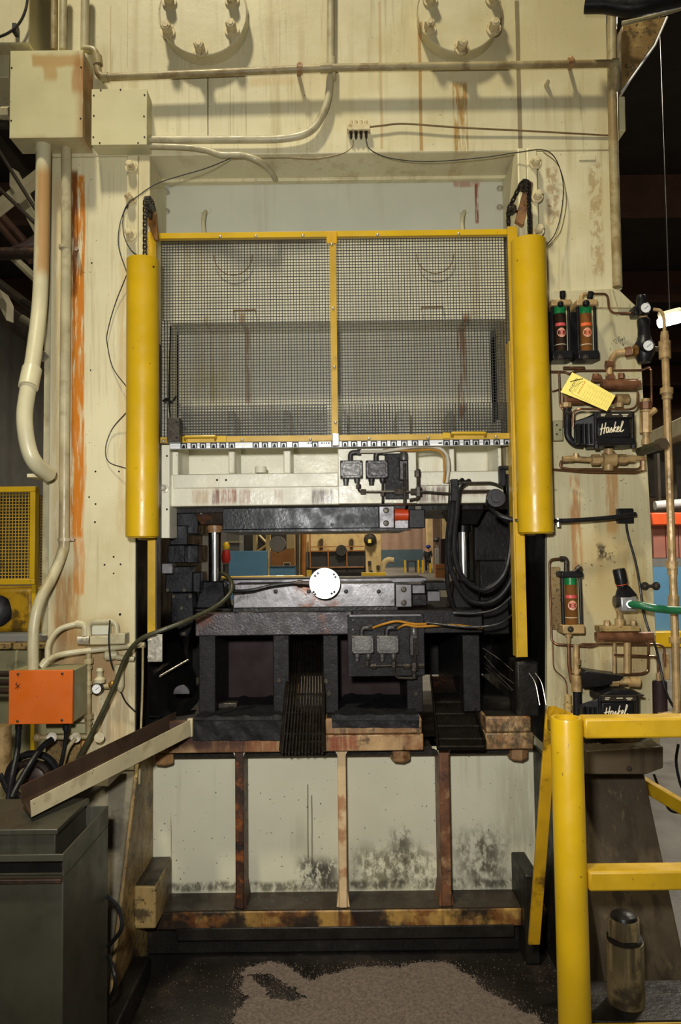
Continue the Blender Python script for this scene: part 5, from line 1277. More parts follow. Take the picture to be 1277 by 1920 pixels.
# upper exchanger and pipework
piping('heat_exchanger', 'coppery brown cylinder bar with end caps beside the yellow tag', 'exchanger', M['tanfit'],
       [([(1143, 706, 2.50), (1143, 684, 2.50), (1152, 662, 2.50), (1187, 659, 2.48)], 6)],
       [((1128, 722, 2.49), (1192, 722, 2.49), 9.5, 20), ((1188, 721, 2.49), (1200, 721, 2.49), 9, 4), ((1112, 708, 2.5), (1126, 708, 2.5), 6, 12), ((1109, 714, 2.5), (1196, 713, 2.5), 3.5, 4),
        ((1117, 701, 2.5), (1117, 710, 2.5), 6, 6), ((1165, 700, 2.5), (1165, 710, 2.5), 6, 6), ((1138, 708, 2.5), (1150, 708, 2.5), 8, 12), ((1136, 684, 2.5), (1150, 684, 2.5), 8, 14), ((1172, 661, 2.485), (1184, 659, 2.48), 10, 6)], fmat=M['coppery'])
piping('manifold_pipe', 'rusty brown pipe manifold behind the yellow tag', 'pipe', M['coppery'],
       [([(1062, 745, 2.52), (1062, 800, 2.52)], 7), ([(1062, 752, 2.52), (1120, 752, 2.52), (1172, 748, 2.52)], 8)],
       [((1057, 738, 2.52), (1067, 738, 2.52), 10, 12), ((1062, 756, 2.52), (1062, 764, 2.52), 10, 8), ((1155, 748, 2.52), (1178, 748, 2.52), 9.5, 12), ((1160, 756, 2.515), (1160, 764, 2.515), 8, 6)])
piping('black_pipe', 'black elbow pipe dropping left of the upper pump', 'pipe', M['blackrub'],
       [([(1064, 766, 2.51), (1064, 820, 2.51), (1078, 833, 2.51), (1092, 834, 2.51)], 6.5)], [((1058, 775, 2.51), (1070, 775, 2.51), 7, 10)], fmat=M['darkbolt'])
piping('valve_train', 'row of tan and brass fittings under the upper pump', 'fittings', M['coppertube'],
       [([(1062, 860, 2.50), (1052, 864, 2.50), (1050, 876, 2.50), (1070, 880, 2.50), (1195, 880, 2.50), (1202, 876, 2.50), (1202, 862, 2.50)], 2.2), ([(1034, 880, 2.55), (1100, 885, 2.53), (1195, 886, 2.53), (1212, 880, 2.52)], 2.2)],
       [((1055, 861, 2.5), (1075, 860, 2.5), 6, 8), ((1074, 860, 2.5), (1110, 862, 2.5), 5, 12), ((1080, 850, 2.5), (1080, 862, 2.5), 5, 6), ((1109, 862, 2.49), (1124, 862, 2.49), 10.5, 6), ((1124, 862, 2.49), (1130, 862, 2.49), 6, 12), ((1130, 862, 2.485), (1154, 862, 2.485), 13, 14), ((1141, 842, 2.485), (1141, 882, 2.485), 9, 14),
        ((1154, 862, 2.49), (1160, 862, 2.49), 6, 12), ((1158, 861, 2.49), (1174, 861, 2.49), 10, 6), ((1173, 860, 2.49), (1190, 860, 2.49), 7, 10), ((1190, 859, 2.49), (1210, 859, 2.49), 5, 8), ((1206, 850, 2.5), (1206, 882, 2.5), 5, 8)])
vv = Thing('needle_valve', 'tan filter valve at the right edge beside the upper pump', 'valve')
for y0, y1, r in ((748, 754, 8), (754, 768, 12), (769, 773, 11), (774, 812, 12), (812, 824, 6), (824, 834, 8)):
    vv.part('body_ring', MB().cyl(P(1211, y1, 2.50), P(1211, y0, 2.50), S(r, 2.5), n=16 if r < 12 else 8), M['tanfit'] if y0 != 754 else M['coppery'])
vv.part('side_port', MB().cyl(P(1216, 778, 2.49), P(1229, 768, 2.49), S(6, 2.5), n=8), M['tanfit'])
sn = Thing('exhaust_muffler', 'stubby olive muffler sticking out below the needle valve', 'muffler')
sn.part('body', MB().cyl(P(1199, 848, 2.50), P(1238, 834, 2.40), S(9, 2.5), n=6), M['olivehose'])
sn.part('tip', MB().cyl(P(1234, 835, 2.41), P(1245, 831, 2.38), S(11, 2.5), n=6), M['foot'])
sp_ = Thing('side_plate', 'small grey slotted plate left of the upper pump', 'plate')
sp_.part('plate', MB().rect(1038, 788, 1056, 826, 2.53, .02), M['greygreen'], bevel=.003)
for x, y in ((1044, 797), (1050, 806), (1044, 814)): fastener(sp_, 'screw', 'button', x, y, 2.53, 2, .003, M['darkbolt'])
# thin copper tubes on the panel
def ctube(label, pts, r=2.2):
    return one('copper_tube', MB().tube(arcs(PP(*pts), .018), S(r, 2.53), 8), M['coppertube'], label, 'tube', 'thin copper tubes on the panel')
ctube('copper tube stepping down from the upper reservoirs to the top regulator', [(1110, 551, 2.51), (1139, 551, 2.53), (1142, 580, 2.53), (1150, 587, 2.53), (1178, 587, 2.52), (1198, 588, 2.50)])
ctube('long copper tube running level above the yellow tag and down the panel edge', [(1031, 697, 2.54), (1060, 697, 2.54), (1068, 702, 2.54), (1080, 695, 2.54), (1205, 694, 2.54), (1214, 689, 2.53), (1221, 692, 2.53), (1222, 760, 2.52)])
ctube('copper tube hanging down left of the yellow tag', [(1048, 697, 2.54), (1049, 712, 2.54), (1050, 760, 2.54), (1056, 768, 2.54)])
ctube('copper tube bending around the left of the upper pump', [(1036, 734, 2.55), (1046, 731, 2.55), (1070, 728, 2.55)], 1.6)
ctube('copper tube looping over the upper pump head', [(1075, 800, 2.47), (1075, 772, 2.46), (1085, 767, 2.45), (1185, 768, 2.43), (1195, 760, 2.45), (1196, 735, 2.48)])
ctube('copper tube rising left of the single low reservoir', [(1052, 1047, 2.51), (1030, 1049, 2.53), (1032, 1120, 2.54), (1034, 1200, 2.54), (1042, 1208, 2.53), (1110, 1212, 2.52), (1122, 1208, 2.52)])
ctube('copper tube crossing level below the coppery bar to the panel edge', [(1080, 1214, 2.52), (1090, 1208, 2.52), (1235, 1208, 2.52), (1246, 1214, 2.52), (1247, 1250, 2.52)])
ctube('short copper tube dropping into the dark cylinder by the railing', [(1152, 1228, 2.51), (1230, 1231, 2.51), (1234, 1240, 2.51), (1234, 1270, 2.51)])
ctube('copper tube hooking under the coppery bar', [(1120, 1266, 2.52), (1205, 1263, 2.52), (1215, 1258, 2.52), (1216, 1205, 2.51)])
ctube('copper tube dropping from the low reservoir to the tee', [(1066, 1205, 2.51), (1067, 1250, 2.51), (1072, 1280, 2.51)], 3.2)
ctube('faint thin tube bending down the panel left of the low reservoir', [(1036, 1200, 2.565), (1038, 1255, 2.565), (1062, 1275, 2.565), (1064, 1305, 2.565)], 1.3)
ctube('copper tube linking the two upper reservoirs below', [(1056, 690, 2.53), (1075, 690, 2.53), (1096, 690, 2.53)], 3)
# lower exchanger
piping('heat_exchanger', 'coppery bar with cream flange plates low on the panel', 'exchanger', M['tanfit'],
       [([(1176, 1202, 2.51), (1176, 1262, 2.51)], 6.5), ([(1152, 1205, 2.52), (1152, 1262, 2.52)], 3.5), ([(1162, 1172, 2.50), (1162, 1150, 2.50), (1158, 1140, 2.49)], 5.5)],
       [((1119, 1194, 2.48), (1222, 1194, 2.48), 9.5, 20), ((1117, 1194, 2.48), (1130, 1194, 2.48), 11, 4), ((1212, 1194, 2.48), (1224, 1194, 2.48), 11, 4)], fmat=M['coppery'])
fl = Thing('flange_plate', 'cream bolted flange plate above the low coppery bar', 'plate')
q = fl.part('plate', MB().rect(1124, 1174, 1200, 1184, 2.47, .05), M['dirtyjamb'], bevel=.002)
for x in (1138, 1187): fl.part('bolt', MB().lathe(P(x, 1174, 2.49), P(x, 1163, 2.49), [(0, S(6, 2.5)), (S(9, 2.5), S(6, 2.5)), (S(11, 2.5), S(5, 2.5))], 6), M['tanfit'], q)
fl.part('pipe_base', MB().cyl(P(1162, 1174, 2.49), P(1162, 1160, 2.49), S(9, 2.5), n=12), M['tanfit'], q)
piping('tee_pipe', 'tan tee with a level pipe over the railing pump', 'pipe', M['tanfit'],
       [([(1080, 1208, 2.51), (1081, 1300, 2.50)], 5), ([(1084, 1278, 2.50), (1192, 1278, 2.48), (1198, 1279, 2.48)], 6)],
       [((1081, 1235, 2.51), (1081, 1246, 2.51), 7.5, 8), ((1081, 1254, 2.505), (1081, 1262, 2.505), 8.5, 8), ((1081, 1266, 2.50), (1081, 1296, 2.50), 9.5, 14), ((1090, 1278, 2.49), (1100, 1278, 2.49), 8.5, 12), ((1145, 1278, 2.485), (1158, 1278, 2.485), 9.5, 8), ((1180, 1278, 2.48), (1198, 1279, 2.48), 9.5, 14)])
piping('black_pipe', 'black hose dropping from the tee behind the railing', 'pipe', M['blackrub'], [([(1082, 1296, 2.50), (1083, 1390, 2.50)], 7.5)], [])
cf = Thing('small_canister', 'small tan canister beside the tee above the railing', 'canister')
cf.part('body', MB().lathe(P(1065, 1338, 2.53), P(1065, 1303, 2.53), [(0, S(8, 2.5)), (.03, S(8, 2.5)), (.032, S(6.5, 2.5)), (.06, S(6.5, 2.5)), (.064, S(3, 2.5))], 14), M['dirtyjamb'])
ds = Thing('dark_cylinder', 'dark brown cylinder with a nipple at the panel edge behind the railing', 'cylinder')
ds.part('body', MB().lathe(P(1238, 1342, 2.50), P(1237, 1278, 2.50), [(0, S(13, 2.5)), (.11, S(13, 2.5)), (.115, S(11, 2.5))], 20), M['winepanel'])
ds.part('nipple', MB().cyl(P(1235, 1280, 2.50), P(1234, 1262, 2.50), S(4.5, 2.5), n=8), M['tanfit'])
ds.part('clip', MB().rect(1247, 1226, 1256, 1275, 2.52, .02), M['tanfit'], bevel=.002)

# regulators
g1 = Thing('air_regulator', 'small black regulator with a gauge at the top corner of the panel', 'regulator', 'air regulators')
g1.part('bonnet', MB().lathe(P(1203, 574, 2.50), P(1202, 553, 2.50), [(0, S(10, 2.5)), (.022, S(9, 2.5)), (.036, S(8, 2.5)), (.038, S(7, 2.5))], 16), M['black'])
g1.part('body', MB().rect(1190, 572, 1216, 590, 2.48, .05), M['black'], bevel=.004)
gauge(g1, 1211, 577, 2.455, 11, .024)
g2 = Thing('air_regulator', 'large black regulator with a tilted gauge beside the vertical pipe', 'regulator', 'air regulators')
g2.part('bonnet', MB().lathe(P(1208, 634, 2.49), P(1206, 597, 2.49), [(0, S(12, 2.5)), (.03, S(11, 2.5)), (.06, S(12, 2.5)), (.066, S(10, 2.5))], 18), M['blackrub'])
g2.part('body', MB().lathe(P(1208, 680, 2.49), P(1208, 630, 2.49), [(0, S(12, 2.5)), (.01, S(14, 2.5)), (.03, S(19, 2.5)), (.06, S(19, 2.5)), (.075, S(14, 2.5)), (.09, S(12, 2.5))], 20), M['blackrub'])
gauge(g2, 1216, 648, 2.445, 11.5, .03)
g2.part('union', MB().cyl(P(1187, 658, 2.48), P(1194, 658, 2.48), S(11, 2.5), n=6), M['brass'])
g2.part('outlet', MB().cyl(P(1224, 654, 2.49), P(1242, 655, 2.49), S(5, 2.5), n=8), M['foot'])
g2.part('collar', MB().cyl(P(1206, 597, 2.5), P(1206, 590, 2.5), S(8, 2.5), n=14), M['tanfit'])
g3 = Thing('air_regulator', 'silver regulator with tall black knob feeding the green hose', 'regulator', 'air regulators')
g3.part('body', MB().rect(1164, 1120, 1196, 1147, 2.46, .06), M['silver'], bevel=.006)
g3.part('bonnet', MB().hexa([P(1152, 1122, 2.47), P(1196, 1117, 2.47), P(1180, 1098, 2.48), P(1158, 1100, 2.48), P(1152, 1122, 2.53), P(1196, 1117, 2.53), P(1180, 1098, 2.52), P(1158, 1100, 2.52)]), M['black'], bevel=.004)
g3.part('knob', MB().lathe(P(1167, 1100, 2.49), P(1160, 1067, 2.49), [(0, S(10, 2.5)), (.012, S(10, 2.5)), (.0125, S(11.5, 2.5)), (.055, S(11.5, 2.5)), (.06, S(10.5, 2.5))], 22), M['black'])
g3.part('red_ring', MB().lathe(P(1166.2, 1096.5, 2.49), P(1160, 1067, 2.49), [(0, S(10.8, 2.5)), (.002, S(10.8, 2.5))], 22), M['redink'])
g3.part('side_cap', MB().cyl(P(1152, 1128, 2.47), P(1160, 1128, 2.47), S(11, 2.5), n=16), M['darktube'])
g3.part('port', MB().cyl(P(1180, 1134, 2.462), P(1182, 1133, 2.42), S(7, 2.5), n=14), M['silver'])
tube1('green_hose', [(1181, 1133, 2.43), (1200, 1135, 2.40), (1230, 1141, 2.38), (1262, 1144, 2.38), (1330, 1146, 2.36)], .0125, M['greenhose'], 'bright green air hose leaving the silver regulator to the right', 'hose', None, 14)
# tall service pipe at the right
piping('service_pipe', 'tall tan service pipe with couplings at the right edge', 'pipe', M['tanfit'],
       [([(1225, 580, 2.50), (1240, 582, 2.49), (1246, 600, 2.48), (1246, 625, 2.48)], 3.2), ([(1246, 622, 2.48), (1250, 740, 2.47), (1258, 980, 2.46), (1266, 1200, 2.45), (1270, 1340, 2.45), (1235, 1343, 2.47)], 7)],
       [((1246, 640, 2.48), (1247, 672, 2.48), 11, 14), ((1246, 628, 2.48), (1246, 640, 2.48), 8, 8), ((1250, 728, 2.47), (1250, 738, 2.47), 12, 14), ((1251, 738, 2.47), (1251, 748, 2.47), 9.5, 14), ((1260, 1052, 2.46), (1260, 1066, 2.46), 11, 8), ((1261, 1066, 2.46), (1261, 1078, 2.46), 9, 14), ((1263, 1116, 2.455), (1263, 1136, 2.455), 9.5, 14), ((1266, 1194, 2.45), (1266, 1206, 2.45), 11, 14)])
# black cable box, bar and cord
kb = Thing('cable_box', 'small black box on the panel with a black bar plugged into it', 'box')
kb.part('box', MB().rect(1160, 953, 1189, 981, 2.54, .029), M['black'], bevel=.004)
kb.part('bar', MB().tube(spline(PP((1040, 977, 2.50), (1090, 975, 2.50), (1150, 970, 2.51), (1192, 964, 2.52))), .008, 10), M['blackrub'])
kb.part('bar_clamp', MB().cyl(P(1046, 972, 2.50), P(1047, 988, 2.50), S(4, 2.5), n=8), M['zinc'])
tube1('power_cord', [(1174, 981, 2.55), (1178, 1005, 2.555), (1192, 1055, 2.555), (1200, 1100, 2.555), (1207, 1150, 2.545), (1218, 1185, 2.53), (1230, 1215, 2.50), (1240, 1260, 2.47), (1250, 1300, 2.46), (1268, 1335, 2.46)], .0042, M['blackrub'], 'thin black cord running down the panel from the black box', 'cord', None, 8)
# yellow tag
tgn = Thing('paper_tag', 'yellow paper tag with handwriting tied over the upper pipes', 'tag')
TL, TR, BR, BL = P(1073, 698, 2.45), P(1154, 742, 2.42), P(1138, 771, 2.42), P(1051, 735, 2.45)
ln = (TR - TL + BR - BL) / 2; ws = (BL - TL)
def tp(u, v, off=0.0):
    p = TL.lerp(TR, u).lerp(BL.lerp(BR, u), v)
    p.y -= off
    return p
nn = 8
m = MB()
v = [tp(i / nn, j, .004 * math.sin(math.pi * i / nn)) for j in (0, 1) for i in range(nn + 1)]
v += [p + Vector((0, .0008, 0)) for p in v]
k = nn + 1
f = [(i, i + 1, k + i + 1, k + i) for i in range(nn)] + [(2 * k + k + i, 2 * k + k + i + 1, 2 * k + i + 1, 2 * k + i) for i in range(nn)]
f += [(i, 2 * k + i, 2 * k + i + 1, i + 1) for i in range(nn)] + [(k + i + 1, 3 * k + i + 1, 3 * k + i, k + i) for i in range(nn)] + [(0, k, 3 * k, 2 * k), (nn, 2 * k + nn, 3 * k + nn, k + nn)]
m.add(v, f)
card = tgn.part('card', m, M['tagyellow'])
def tline(m, u0, v0, u1, v1, r=.0006):
    n = 4
    m.tube([tp(u0 + (u1 - u0) * i / n, v0 + (v1 - v0) * i / n, .004 * math.sin(math.pi * (u0 + (u1 - u0) * i / n)) + .0003) for i in range(n + 1)], r, 4)
ik, rk, gk = MB(), MB(), MB()
random.seed(3)
for j in range(11):                                   # scrawled heading across the card
    v0 = .16 + j * .064
    tline(ik, .115 + random.uniform(0, .02), v0, .165 + random.uniform(0, .02), v0 + random.uniform(-.02, .05), .0007)
    if j % 2: tline(ik, .12, v0, .15, v0 + .06, .0006)
for j in range(8): tline(ik, .225, .22 + j * .07, .255, .24 + j * .07, .0005)
tline(ik, .205, .12, .205, .86, .0003)
for j in range(9): tline(rk, .30 + .012 * (j % 2), .12 + j * .075, .335, .15 + j * .075, .0011)
for q_ in range(11):
    u_ = .42 + q_ * .052
    for j in range(3):
        a_ = .12 + j * .28 + random.uniform(0, .06)
        tline(gk, u_, a_, u_, a_ + random.uniform(.10, .22), .0004)
tline(ik, .19, .86, .62, .96, .0003)
tgn.part('heading', ik, M['ink'], card); tgn.part('red_line', rk, M['redink'], card); tgn.part('form_lines', gk, M['greyink'], card)
tgn.part('tie', MB().tube(PP((1060, 718, 2.47), (1075, 714, 2.435), (1093, 710, 2.435)), .0014, 6), M['black'])

# pump shelf on the right foot
up = Vector((0, 0, 1))
sh = Thing('pump_shelf', 'dark grey metal shelf box under the railing pump', 'shelf')
sh.part('box', MB().poly([(1098, 1408), (1244, 1400), (1244, 1440), (1212, 1452), (1098, 1452)], 2.38, .2), M['foot'], bevel=.003)
fastener(sh, 'bolt', 'hex', 1180, 1441, 2.38, 3.5, .006, M['darkbolt'])
# anchor bolt
ab = Thing('anchor_bolt', 'heavy anchor bolt with hex nut on a sleeve at the right foot', 'bolt')
YA = 2.17; zpd = .130
xc = P(1172, 1800, YA).x; zt_ = P(1172, 1762, YA).z
ab.part('sleeve', MB().lathe((xc, YA, zpd + .0005), (xc, YA, 1), [(0.0, S(33, YA)), (zt_ - zpd - .001, S(33, YA))], 30), M['anchor'])
ab.part('washer', MB().lathe((xc, YA, zt_ + .0005), (xc, YA, 1), [(0, S(31, YA)), (.010, S(31, YA))], 26), M['grime'])
ab.part('nut', MB().lathe((xc, YA, zt_ + .011), (xc, YA, 1), [(0, S(29, YA)), (.044, S(29, YA)), (.050, S(26, YA))], 6, .3), M['anchor'])
ab.part('stud', MB().lathe((xc, YA, zt_ + .0615), (xc, YA, 1), [(0, S(24, YA)), (.008, S(22, YA)), (.015, S(15, YA)), (.018, S(6, YA))], 20), M['grime'])
pdx0, pdx1 = P(1090, 1880, 2.1).x, P(1330, 1880, 2.1).x
pd_ = Thing('foot_pedestal', 'grimy pedestal with worn yellow front under the right foot', 'pedestal')
pd_.part('block', MB().box(pdx0, pdx1, 2.085, 2.275, -.01, zpd), M['grime'], bevel=.004)
pd_.part('yellow_front', MB().box(pdx0, pdx1, 2.078, 2.0845, -.01, zpd - .004), M['yellowdirty'], bevel=.001)

# yellow guard railing in front
gr = Thing('guard_railing', 'thick yellow pipe railing with two rails at the lower right', 'railing')
YV = 1.92
xc = P(1069, 1600, YV).x; R = S(29, YV)
zt_ = P(1069, 1345, YV).z
gr.part('post', MB().lathe((xc, YV, -.01), (xc, YV, 1), [(0, R), (zt_ + .004, R), (zt_ + .010, R * .95), (zt_ + .010, R * .74), (zt_ - .02, R * .72), (zt_ - .02, .0001)], 44), M['yellow'])
for y0, y1 in ((1347, 1385), (1634, 1672)):
    gr.part('rail', MB().box(xc + R * .93, xc + 1.3, YV - .028, YV + .028, P(1180, y1, YV - .028).z, P(1180, y0, YV - .028).z), M['yellowdirty'], bevel=.006)
gr.part('brace_head', MB().prism([P(1028, 1325, 2.1), P(1040, 1323, 2.1), P(1075, 1338, 1.95), P(1048, 1352, 1.95), P(1026, 1350, 2.1)], (0, 0, -.025)), M['yellowgrime'], bevel=.002)
tb0, tb1 = P(1036, 1330, 2.12), P(1002, 1772, 2.30)
dd = Vector((S(11, 2.2), 0, 0))
lw = Thing('leaning_bar', 'grimy yellow flat bar leaning from the railing post to the floor', 'bar')
lw.part('bar', MB().prism([tb0 - dd, tb0 + dd, tb1 + dd, tb1 - dd], (0, .012, 0)), M['yellowgrime'], bevel=.002)
# further railing receding behind
g4 = Thing('guard_railing', 'yellow railing section running back behind the pump shelf', 'railing')
g4.part('post', MB().rect(1199, 1455, 1214, 1760, 2.9, .05), M['yellow'], bevel=.004)
p0, p1 = P(1200, 1470, 2.86), P(1420, 1600, 2.45)
g4.part('rail', MB().prism([p0 + up * .025, p1 + up * .025, p1 - up * .025, p0 - up * .025], (.02, .05, 0)), M['yellowdirty'], bevel=.004)

# ------------------------------------------------------------ the hall
M['wallpink'] = mk('tan_corrugated_wall', (150, 122, 104), .6, var=.1, vscale=1.5)
M['wallblue'] = mk('blue_grey_wainscot', (64, 84, 96), .5, var=.1, vscale=2)
M['roof'] = mk('dark_brown_roof', (44, 38, 34), .8, var=.2, vscale=1)
M['beam'] = mk('red_brown_beam', (92, 66, 54), .6, var=.15, vscale=2)
M['truss'] = mk('pale_truss_steel', (190, 182, 152), .5, var=.12, vscale=3)
M['trussdark'] = mk('dark_truss_steel', (70, 62, 52), .5, var=.15, vscale=3)
M['leftwall'] = mk('grey_corrugated_wall', (120, 120, 118), .6, var=.1, vscale=2)
M['bluepaint'] = mk('blue_cabinet_paint', (88, 136, 172), .5, var=.06, vscale=2)
M['woodbrown'] = mk('ochre_brown_board', (150, 96, 44), .6, var=.15, vscale=3)
M['farcream'] = mk('far_cream_paint', (206, 182, 130), .5, var=.14, vscale=1.5, patches=[((150, 110, 62), .5, 2, .5, .68)])
M['fardark'] = mk('far_dark_machine', (46, 44, 42), .5, var=.3, vscale=3)
M['redpaint'] = mk('red_paint', (176, 34, 26), .5, var=.1, vscale=4)
M['orangebeam'] = mk('orange_beam', (232, 92, 40), .5, var=.06, vscale=3)
M['brickpink'] = mk('dusty_pink_panel', (160, 104, 90), .6, var=.1, vscale=3)
M['greypanel'] = mk('grey_panel', (116, 116, 114), .5, var=.08, vscale=3)
M['tube_glow'] = glow('fluorescent_glow', (255, 250, 232), 26)
XW0, XW1, YB, ZR = -9.0, 16.0, 70.0, 8.6
def corrug(axis, a0, a1, z0, z1, at, step=.3, dep=.05, sgn=1):
    """corrugated sheet along x (axis 0) or y (axis 1)"""
    n = int((a1 - a0) / (step / 2)); v = []; f = []
    for i in range(n + 1):
        a = a0 + (a1 - a0) * i / n; d_ = at - sgn * (dep if i % 4 in (1, 2) else 0)
        for z in (z0, z1): v.append((a, d_, z) if axis == 0 else (d_, a, z))
    for i in range(n + 1):
        a = a0 + (a1 - a0) * i / n
        for z in (z0, z1): v.append((a, at + sgn * .08, z) if axis == 0 else (at + sgn * .08, a, z))
    k = 2 * (n + 1)
    for i in range(n):
        f += [(2 * i, 2 * i + 2, 2 * i + 3, 2 * i + 1), (k + 2 * i + 1, k + 2 * i + 3, k + 2 * i + 2, k + 2 * i), (2 * i, k + 2 * i, k + 2 * i + 2, 2 * i + 2), (2 * i + 1, 2 * i + 3, k + 2 * i + 3, k + 2 * i + 1)]
    f += [(0, 1, k + 1, k), (2 * n, k + 2 * n, k + 2 * n + 1, 2 * n + 1)]
    return MB().add(v, f)
wb = slab('wall_back', corrug(0, XW0, XW1, 1.6, ZR, YB, .5, .08), M['wallpink'])
slab('trim_2', MB().box(XW0, XW1, YB - .12, YB + .08, -.012, 1.6), M['wallblue'])['label'] = 'blue grey wainscot of the far end wall'
slab('wall_right', corrug(1, -2.5, YB - .2, 1.6, ZR, XW1, .6, .08), M['wallpink'])
slab('trim_3', MB().box(XW1 - .1, XW1 + .08, -2.5, YB - .2, -.012, 1.6), M['wallblue'])['label'] = 'blue grey wainscot of the right hand wall'
slab('wall_left', corrug(1, -2.5, YB - .2, -.012, ZR, XW0, .5, .08, -1), M['leftwall'])
slab('wall_front', MB().box(XW0, XW1, -2.7, -2.5, -.012, ZR), M['leftwall'])
slab('ceiling', MB().box(XW0, XW1, -2.7, YB + .1, ZR, ZR + .2), M['roof'])
for i, y in enumerate((14, 19, 24, 29, 34, 39, 44, 49, 54, 59, 64)):
    o = slab('trim_%d' % (i + 4), MB().box(XW0 + .1, XW1 - .2, y, y + .25, ZR - .75, ZR - .01), M['beam'])
    o['label'] = 'red brown roof beam across the hall'
# pillars along the right wall
for k, y in enumerate((30, 36, 42, 48, 54, 60, 64, 67)):
    slab('trim_%d' % (15 + k), MB().box(7.4, 8.0, y, y + .5, -.012, ZR - .76), M['wallpink'] if k % 2 else M['farcream'])['label'] = 'wall pillar on the right'

def Pz(px, py, z=0.0):
    d_ = FWD + RGT * ((px - CX) / F) + UPV * ((CY - py) / F)
    t = (z - ZC) / d_.z
    return Vector((d_.x * t, d_.y * t, z))
def standing(px0, py0, px1, Y, depth, z0=-.012, py1=None):
    """box standing on the floor at distance Y"""
    xm = (px0 + px1) / 2
    zb = z0 if py1 is None else P(xm, py1, Y).z
    return MB().box(P(px0, py0, Y).x, P(px1, py0, Y).x, Y, Y + depth, zb, P(xm, py0, Y).z)
# cabinets and boards seen through the die opening
t = Thing('blue_cabinet', 'tall blue cabinet seen through the die opening at the left', 'cabinet', 'blue cabinets')
t.part('body', standing(428, 1033, 502, 21, .8), M['bluepaint'], bevel=.02)
t.part('edge_strip', standing(502.3, 1033, 504.5, 20.98, .1), M['farcream'])
t = Thing('blue_cabinet', 'low blue cabinet beside the tall blue one in the background', 'cabinet', 'blue cabinets')
t.part('body', standing(505, 1063, 553, 21.2, .7), M['bluepaint'], bevel=.02)
t.part('top_rail', standing(505, 1061.5, 553, 21.15, .8, py1=1063), M['wallblue'])
t = Thing('brown_board', 'ochre brown machine board above the low blue cabinet', 'machine')
t.part('board', MB().poly([(504, 1032), (520, 1037), (538, 1029), (552, 1028), (552, 1061), (504, 1061)], 22.4, .2), M['woodbrown'])
t.part('recess', MB().rect(531, 1054, 545, 1061, 22.35, .04), M['farcream'])
t.part('recess_dark', MB().rect(533, 1056, 543, 1061, 22.3, .04), M['fardark'])
t.part('stand', standing(504, 1061, 552, 22.4, .2), M['woodbrown'])
t = Thing('grey_fan', 'round grey disc machine above the brown board', 'fan')
t.part('disc', MB().disc(520, 1020, 22.9, 15, .3, 28), M['greypanel'])
t.part('stand', standing(517, 1020, 523, 23.3, .2), M['trussdark'])
for x0, x1, lb_ in ((474, 481, 'left'), (498, 506, 'middle'), (537, 552, 'right')):
    one('cream_post', standing(x0, 985, x1, 24.5, .3), M['farcream'], lb_ + ' cream post behind the blue cabinets', 'post', 'posts behind the cabinets')
t = Thing('grey_machine', 'grey machine with a shelf behind the left guide post', 'machine')
t.part('body', standing(425, 985, 450, 25, 1.0), M['greypanel'], bevel=.02)
t.part('shelf', standing(424, 1014, 453, 24.8, .15, py1=1018), M['truss'])
t = Thing('dark_rack', 'dark rack between the cream posts in the background', 'rack')
t.part('body', standing(455, 985, 537, 26.1, .8), M['fardark'])
t.part('brace', MB().tube(PP((482, 1000, 25.9), (500, 1018, 25.9)), .05, 6), M['farcream'])
t.part('brace', MB().tube(PP((500, 1022, 25.9), (484, 1034, 25.9)), .05, 6), M['farcream'])
t = Thing('signal_post', 'small red and yellow object behind the left guide post', 'post')
t.part('yellow_top', MB().lathe(P(424, 1030, 16), P(424, 1016, 16), [(0, .07), (.08, .08), (.14, .05), (.16, .02)], 12), M['yellow'])
t.part('red_body', MB().lathe(P(423.5, 1056, 16), P(424, 1030, 16), [(0, .07), (.1, .10), (.28, .08)], 12), M['redpaint'])
t.part('stand', MB().lathe(Vector((P(423.5, 1056, 16).x, 16, -.012)), P(423.5, 1056, 16), [(0, .12), (.02, .12), (.03, .06), (P(423.5, 1056, 16).z, .06)], 10), M['fardark'])
t = Thing('yellow_handrail', 'thin yellow handrail crossing low in front of the blue cabinets', 'railing')
t.part('rail', MB().tube(arcs(PP((410, 1083, 9), (571, 1081, 9), (573, 1100, 9)), .03), .016, 8), M['yellow'])
t.part('post', standing(575, 1069, 584, 9, .06), M['yellow'])
# the next press, seen through the opening
np_ = Thing('distant_press', 'distant cream press with a dark guarded opening in the background', 'press')
Yd = 30.0
np_.part('column', standing(553, 930, 570, Yd, 2.0), M['farcream'])
np_.part('column', standing(684, 930, 713, Yd - .2, 2.0), M['farcream'])
np_.part('crown', standing(571, 930, 683, Yd + .1, 1.9, py1=1034), M['farcream'])
np_.part('pipe', MB().cyl(P(569, 1080, Yd - .2), P(571, 940, Yd - .2), .10, n=8), M['woodbrown'])
np_.part('pipe', MB().cyl(P(558, 1080, Yd - .2), P(559, 940, Yd - .2), .06, n=8), M['trussdark'])
np_.part('guard_opening', standing(578, 1034, 684, Yd - .1, .1, py1=1062), M['fardark'])
np_.part('base', standing(571, 1064, 683, Yd, 1.6), M['fardark'])
for x in (580, 614, 649): np_.part('guard_bar', standing(x, 1000 if x == 580 else 1030, x + 2.4, Yd - .25, .08, py1=1064), M['woodbrown'])
for y in (1024, 1032, 1063): np_.part('guard_rail', standing(580, y, 683, Yd - .24, .08, py1=y + 2), M['woodbrown'])
for x in (603, 659):
    np_.part('fixture', MB().tube(PP((x, 1032, Yd - .15), (x, 1008, Yd - .15)), .05, 6), M['trussdark'])
    np_.part('fixture_head', standing(x - 4.5, 1004, x + 4.5, Yd - .2, .15, py1=1010), M['farcream'])
np_.part('motor', MB().cyl(P(640, 1032, Yd - .3), P(640, 1032, Yd - .05), .22, n=14), M['fardark'])
np_.part('valve', MB().ball(P(694, 1012, Yd - .3), .26, 8), M['fardark'])
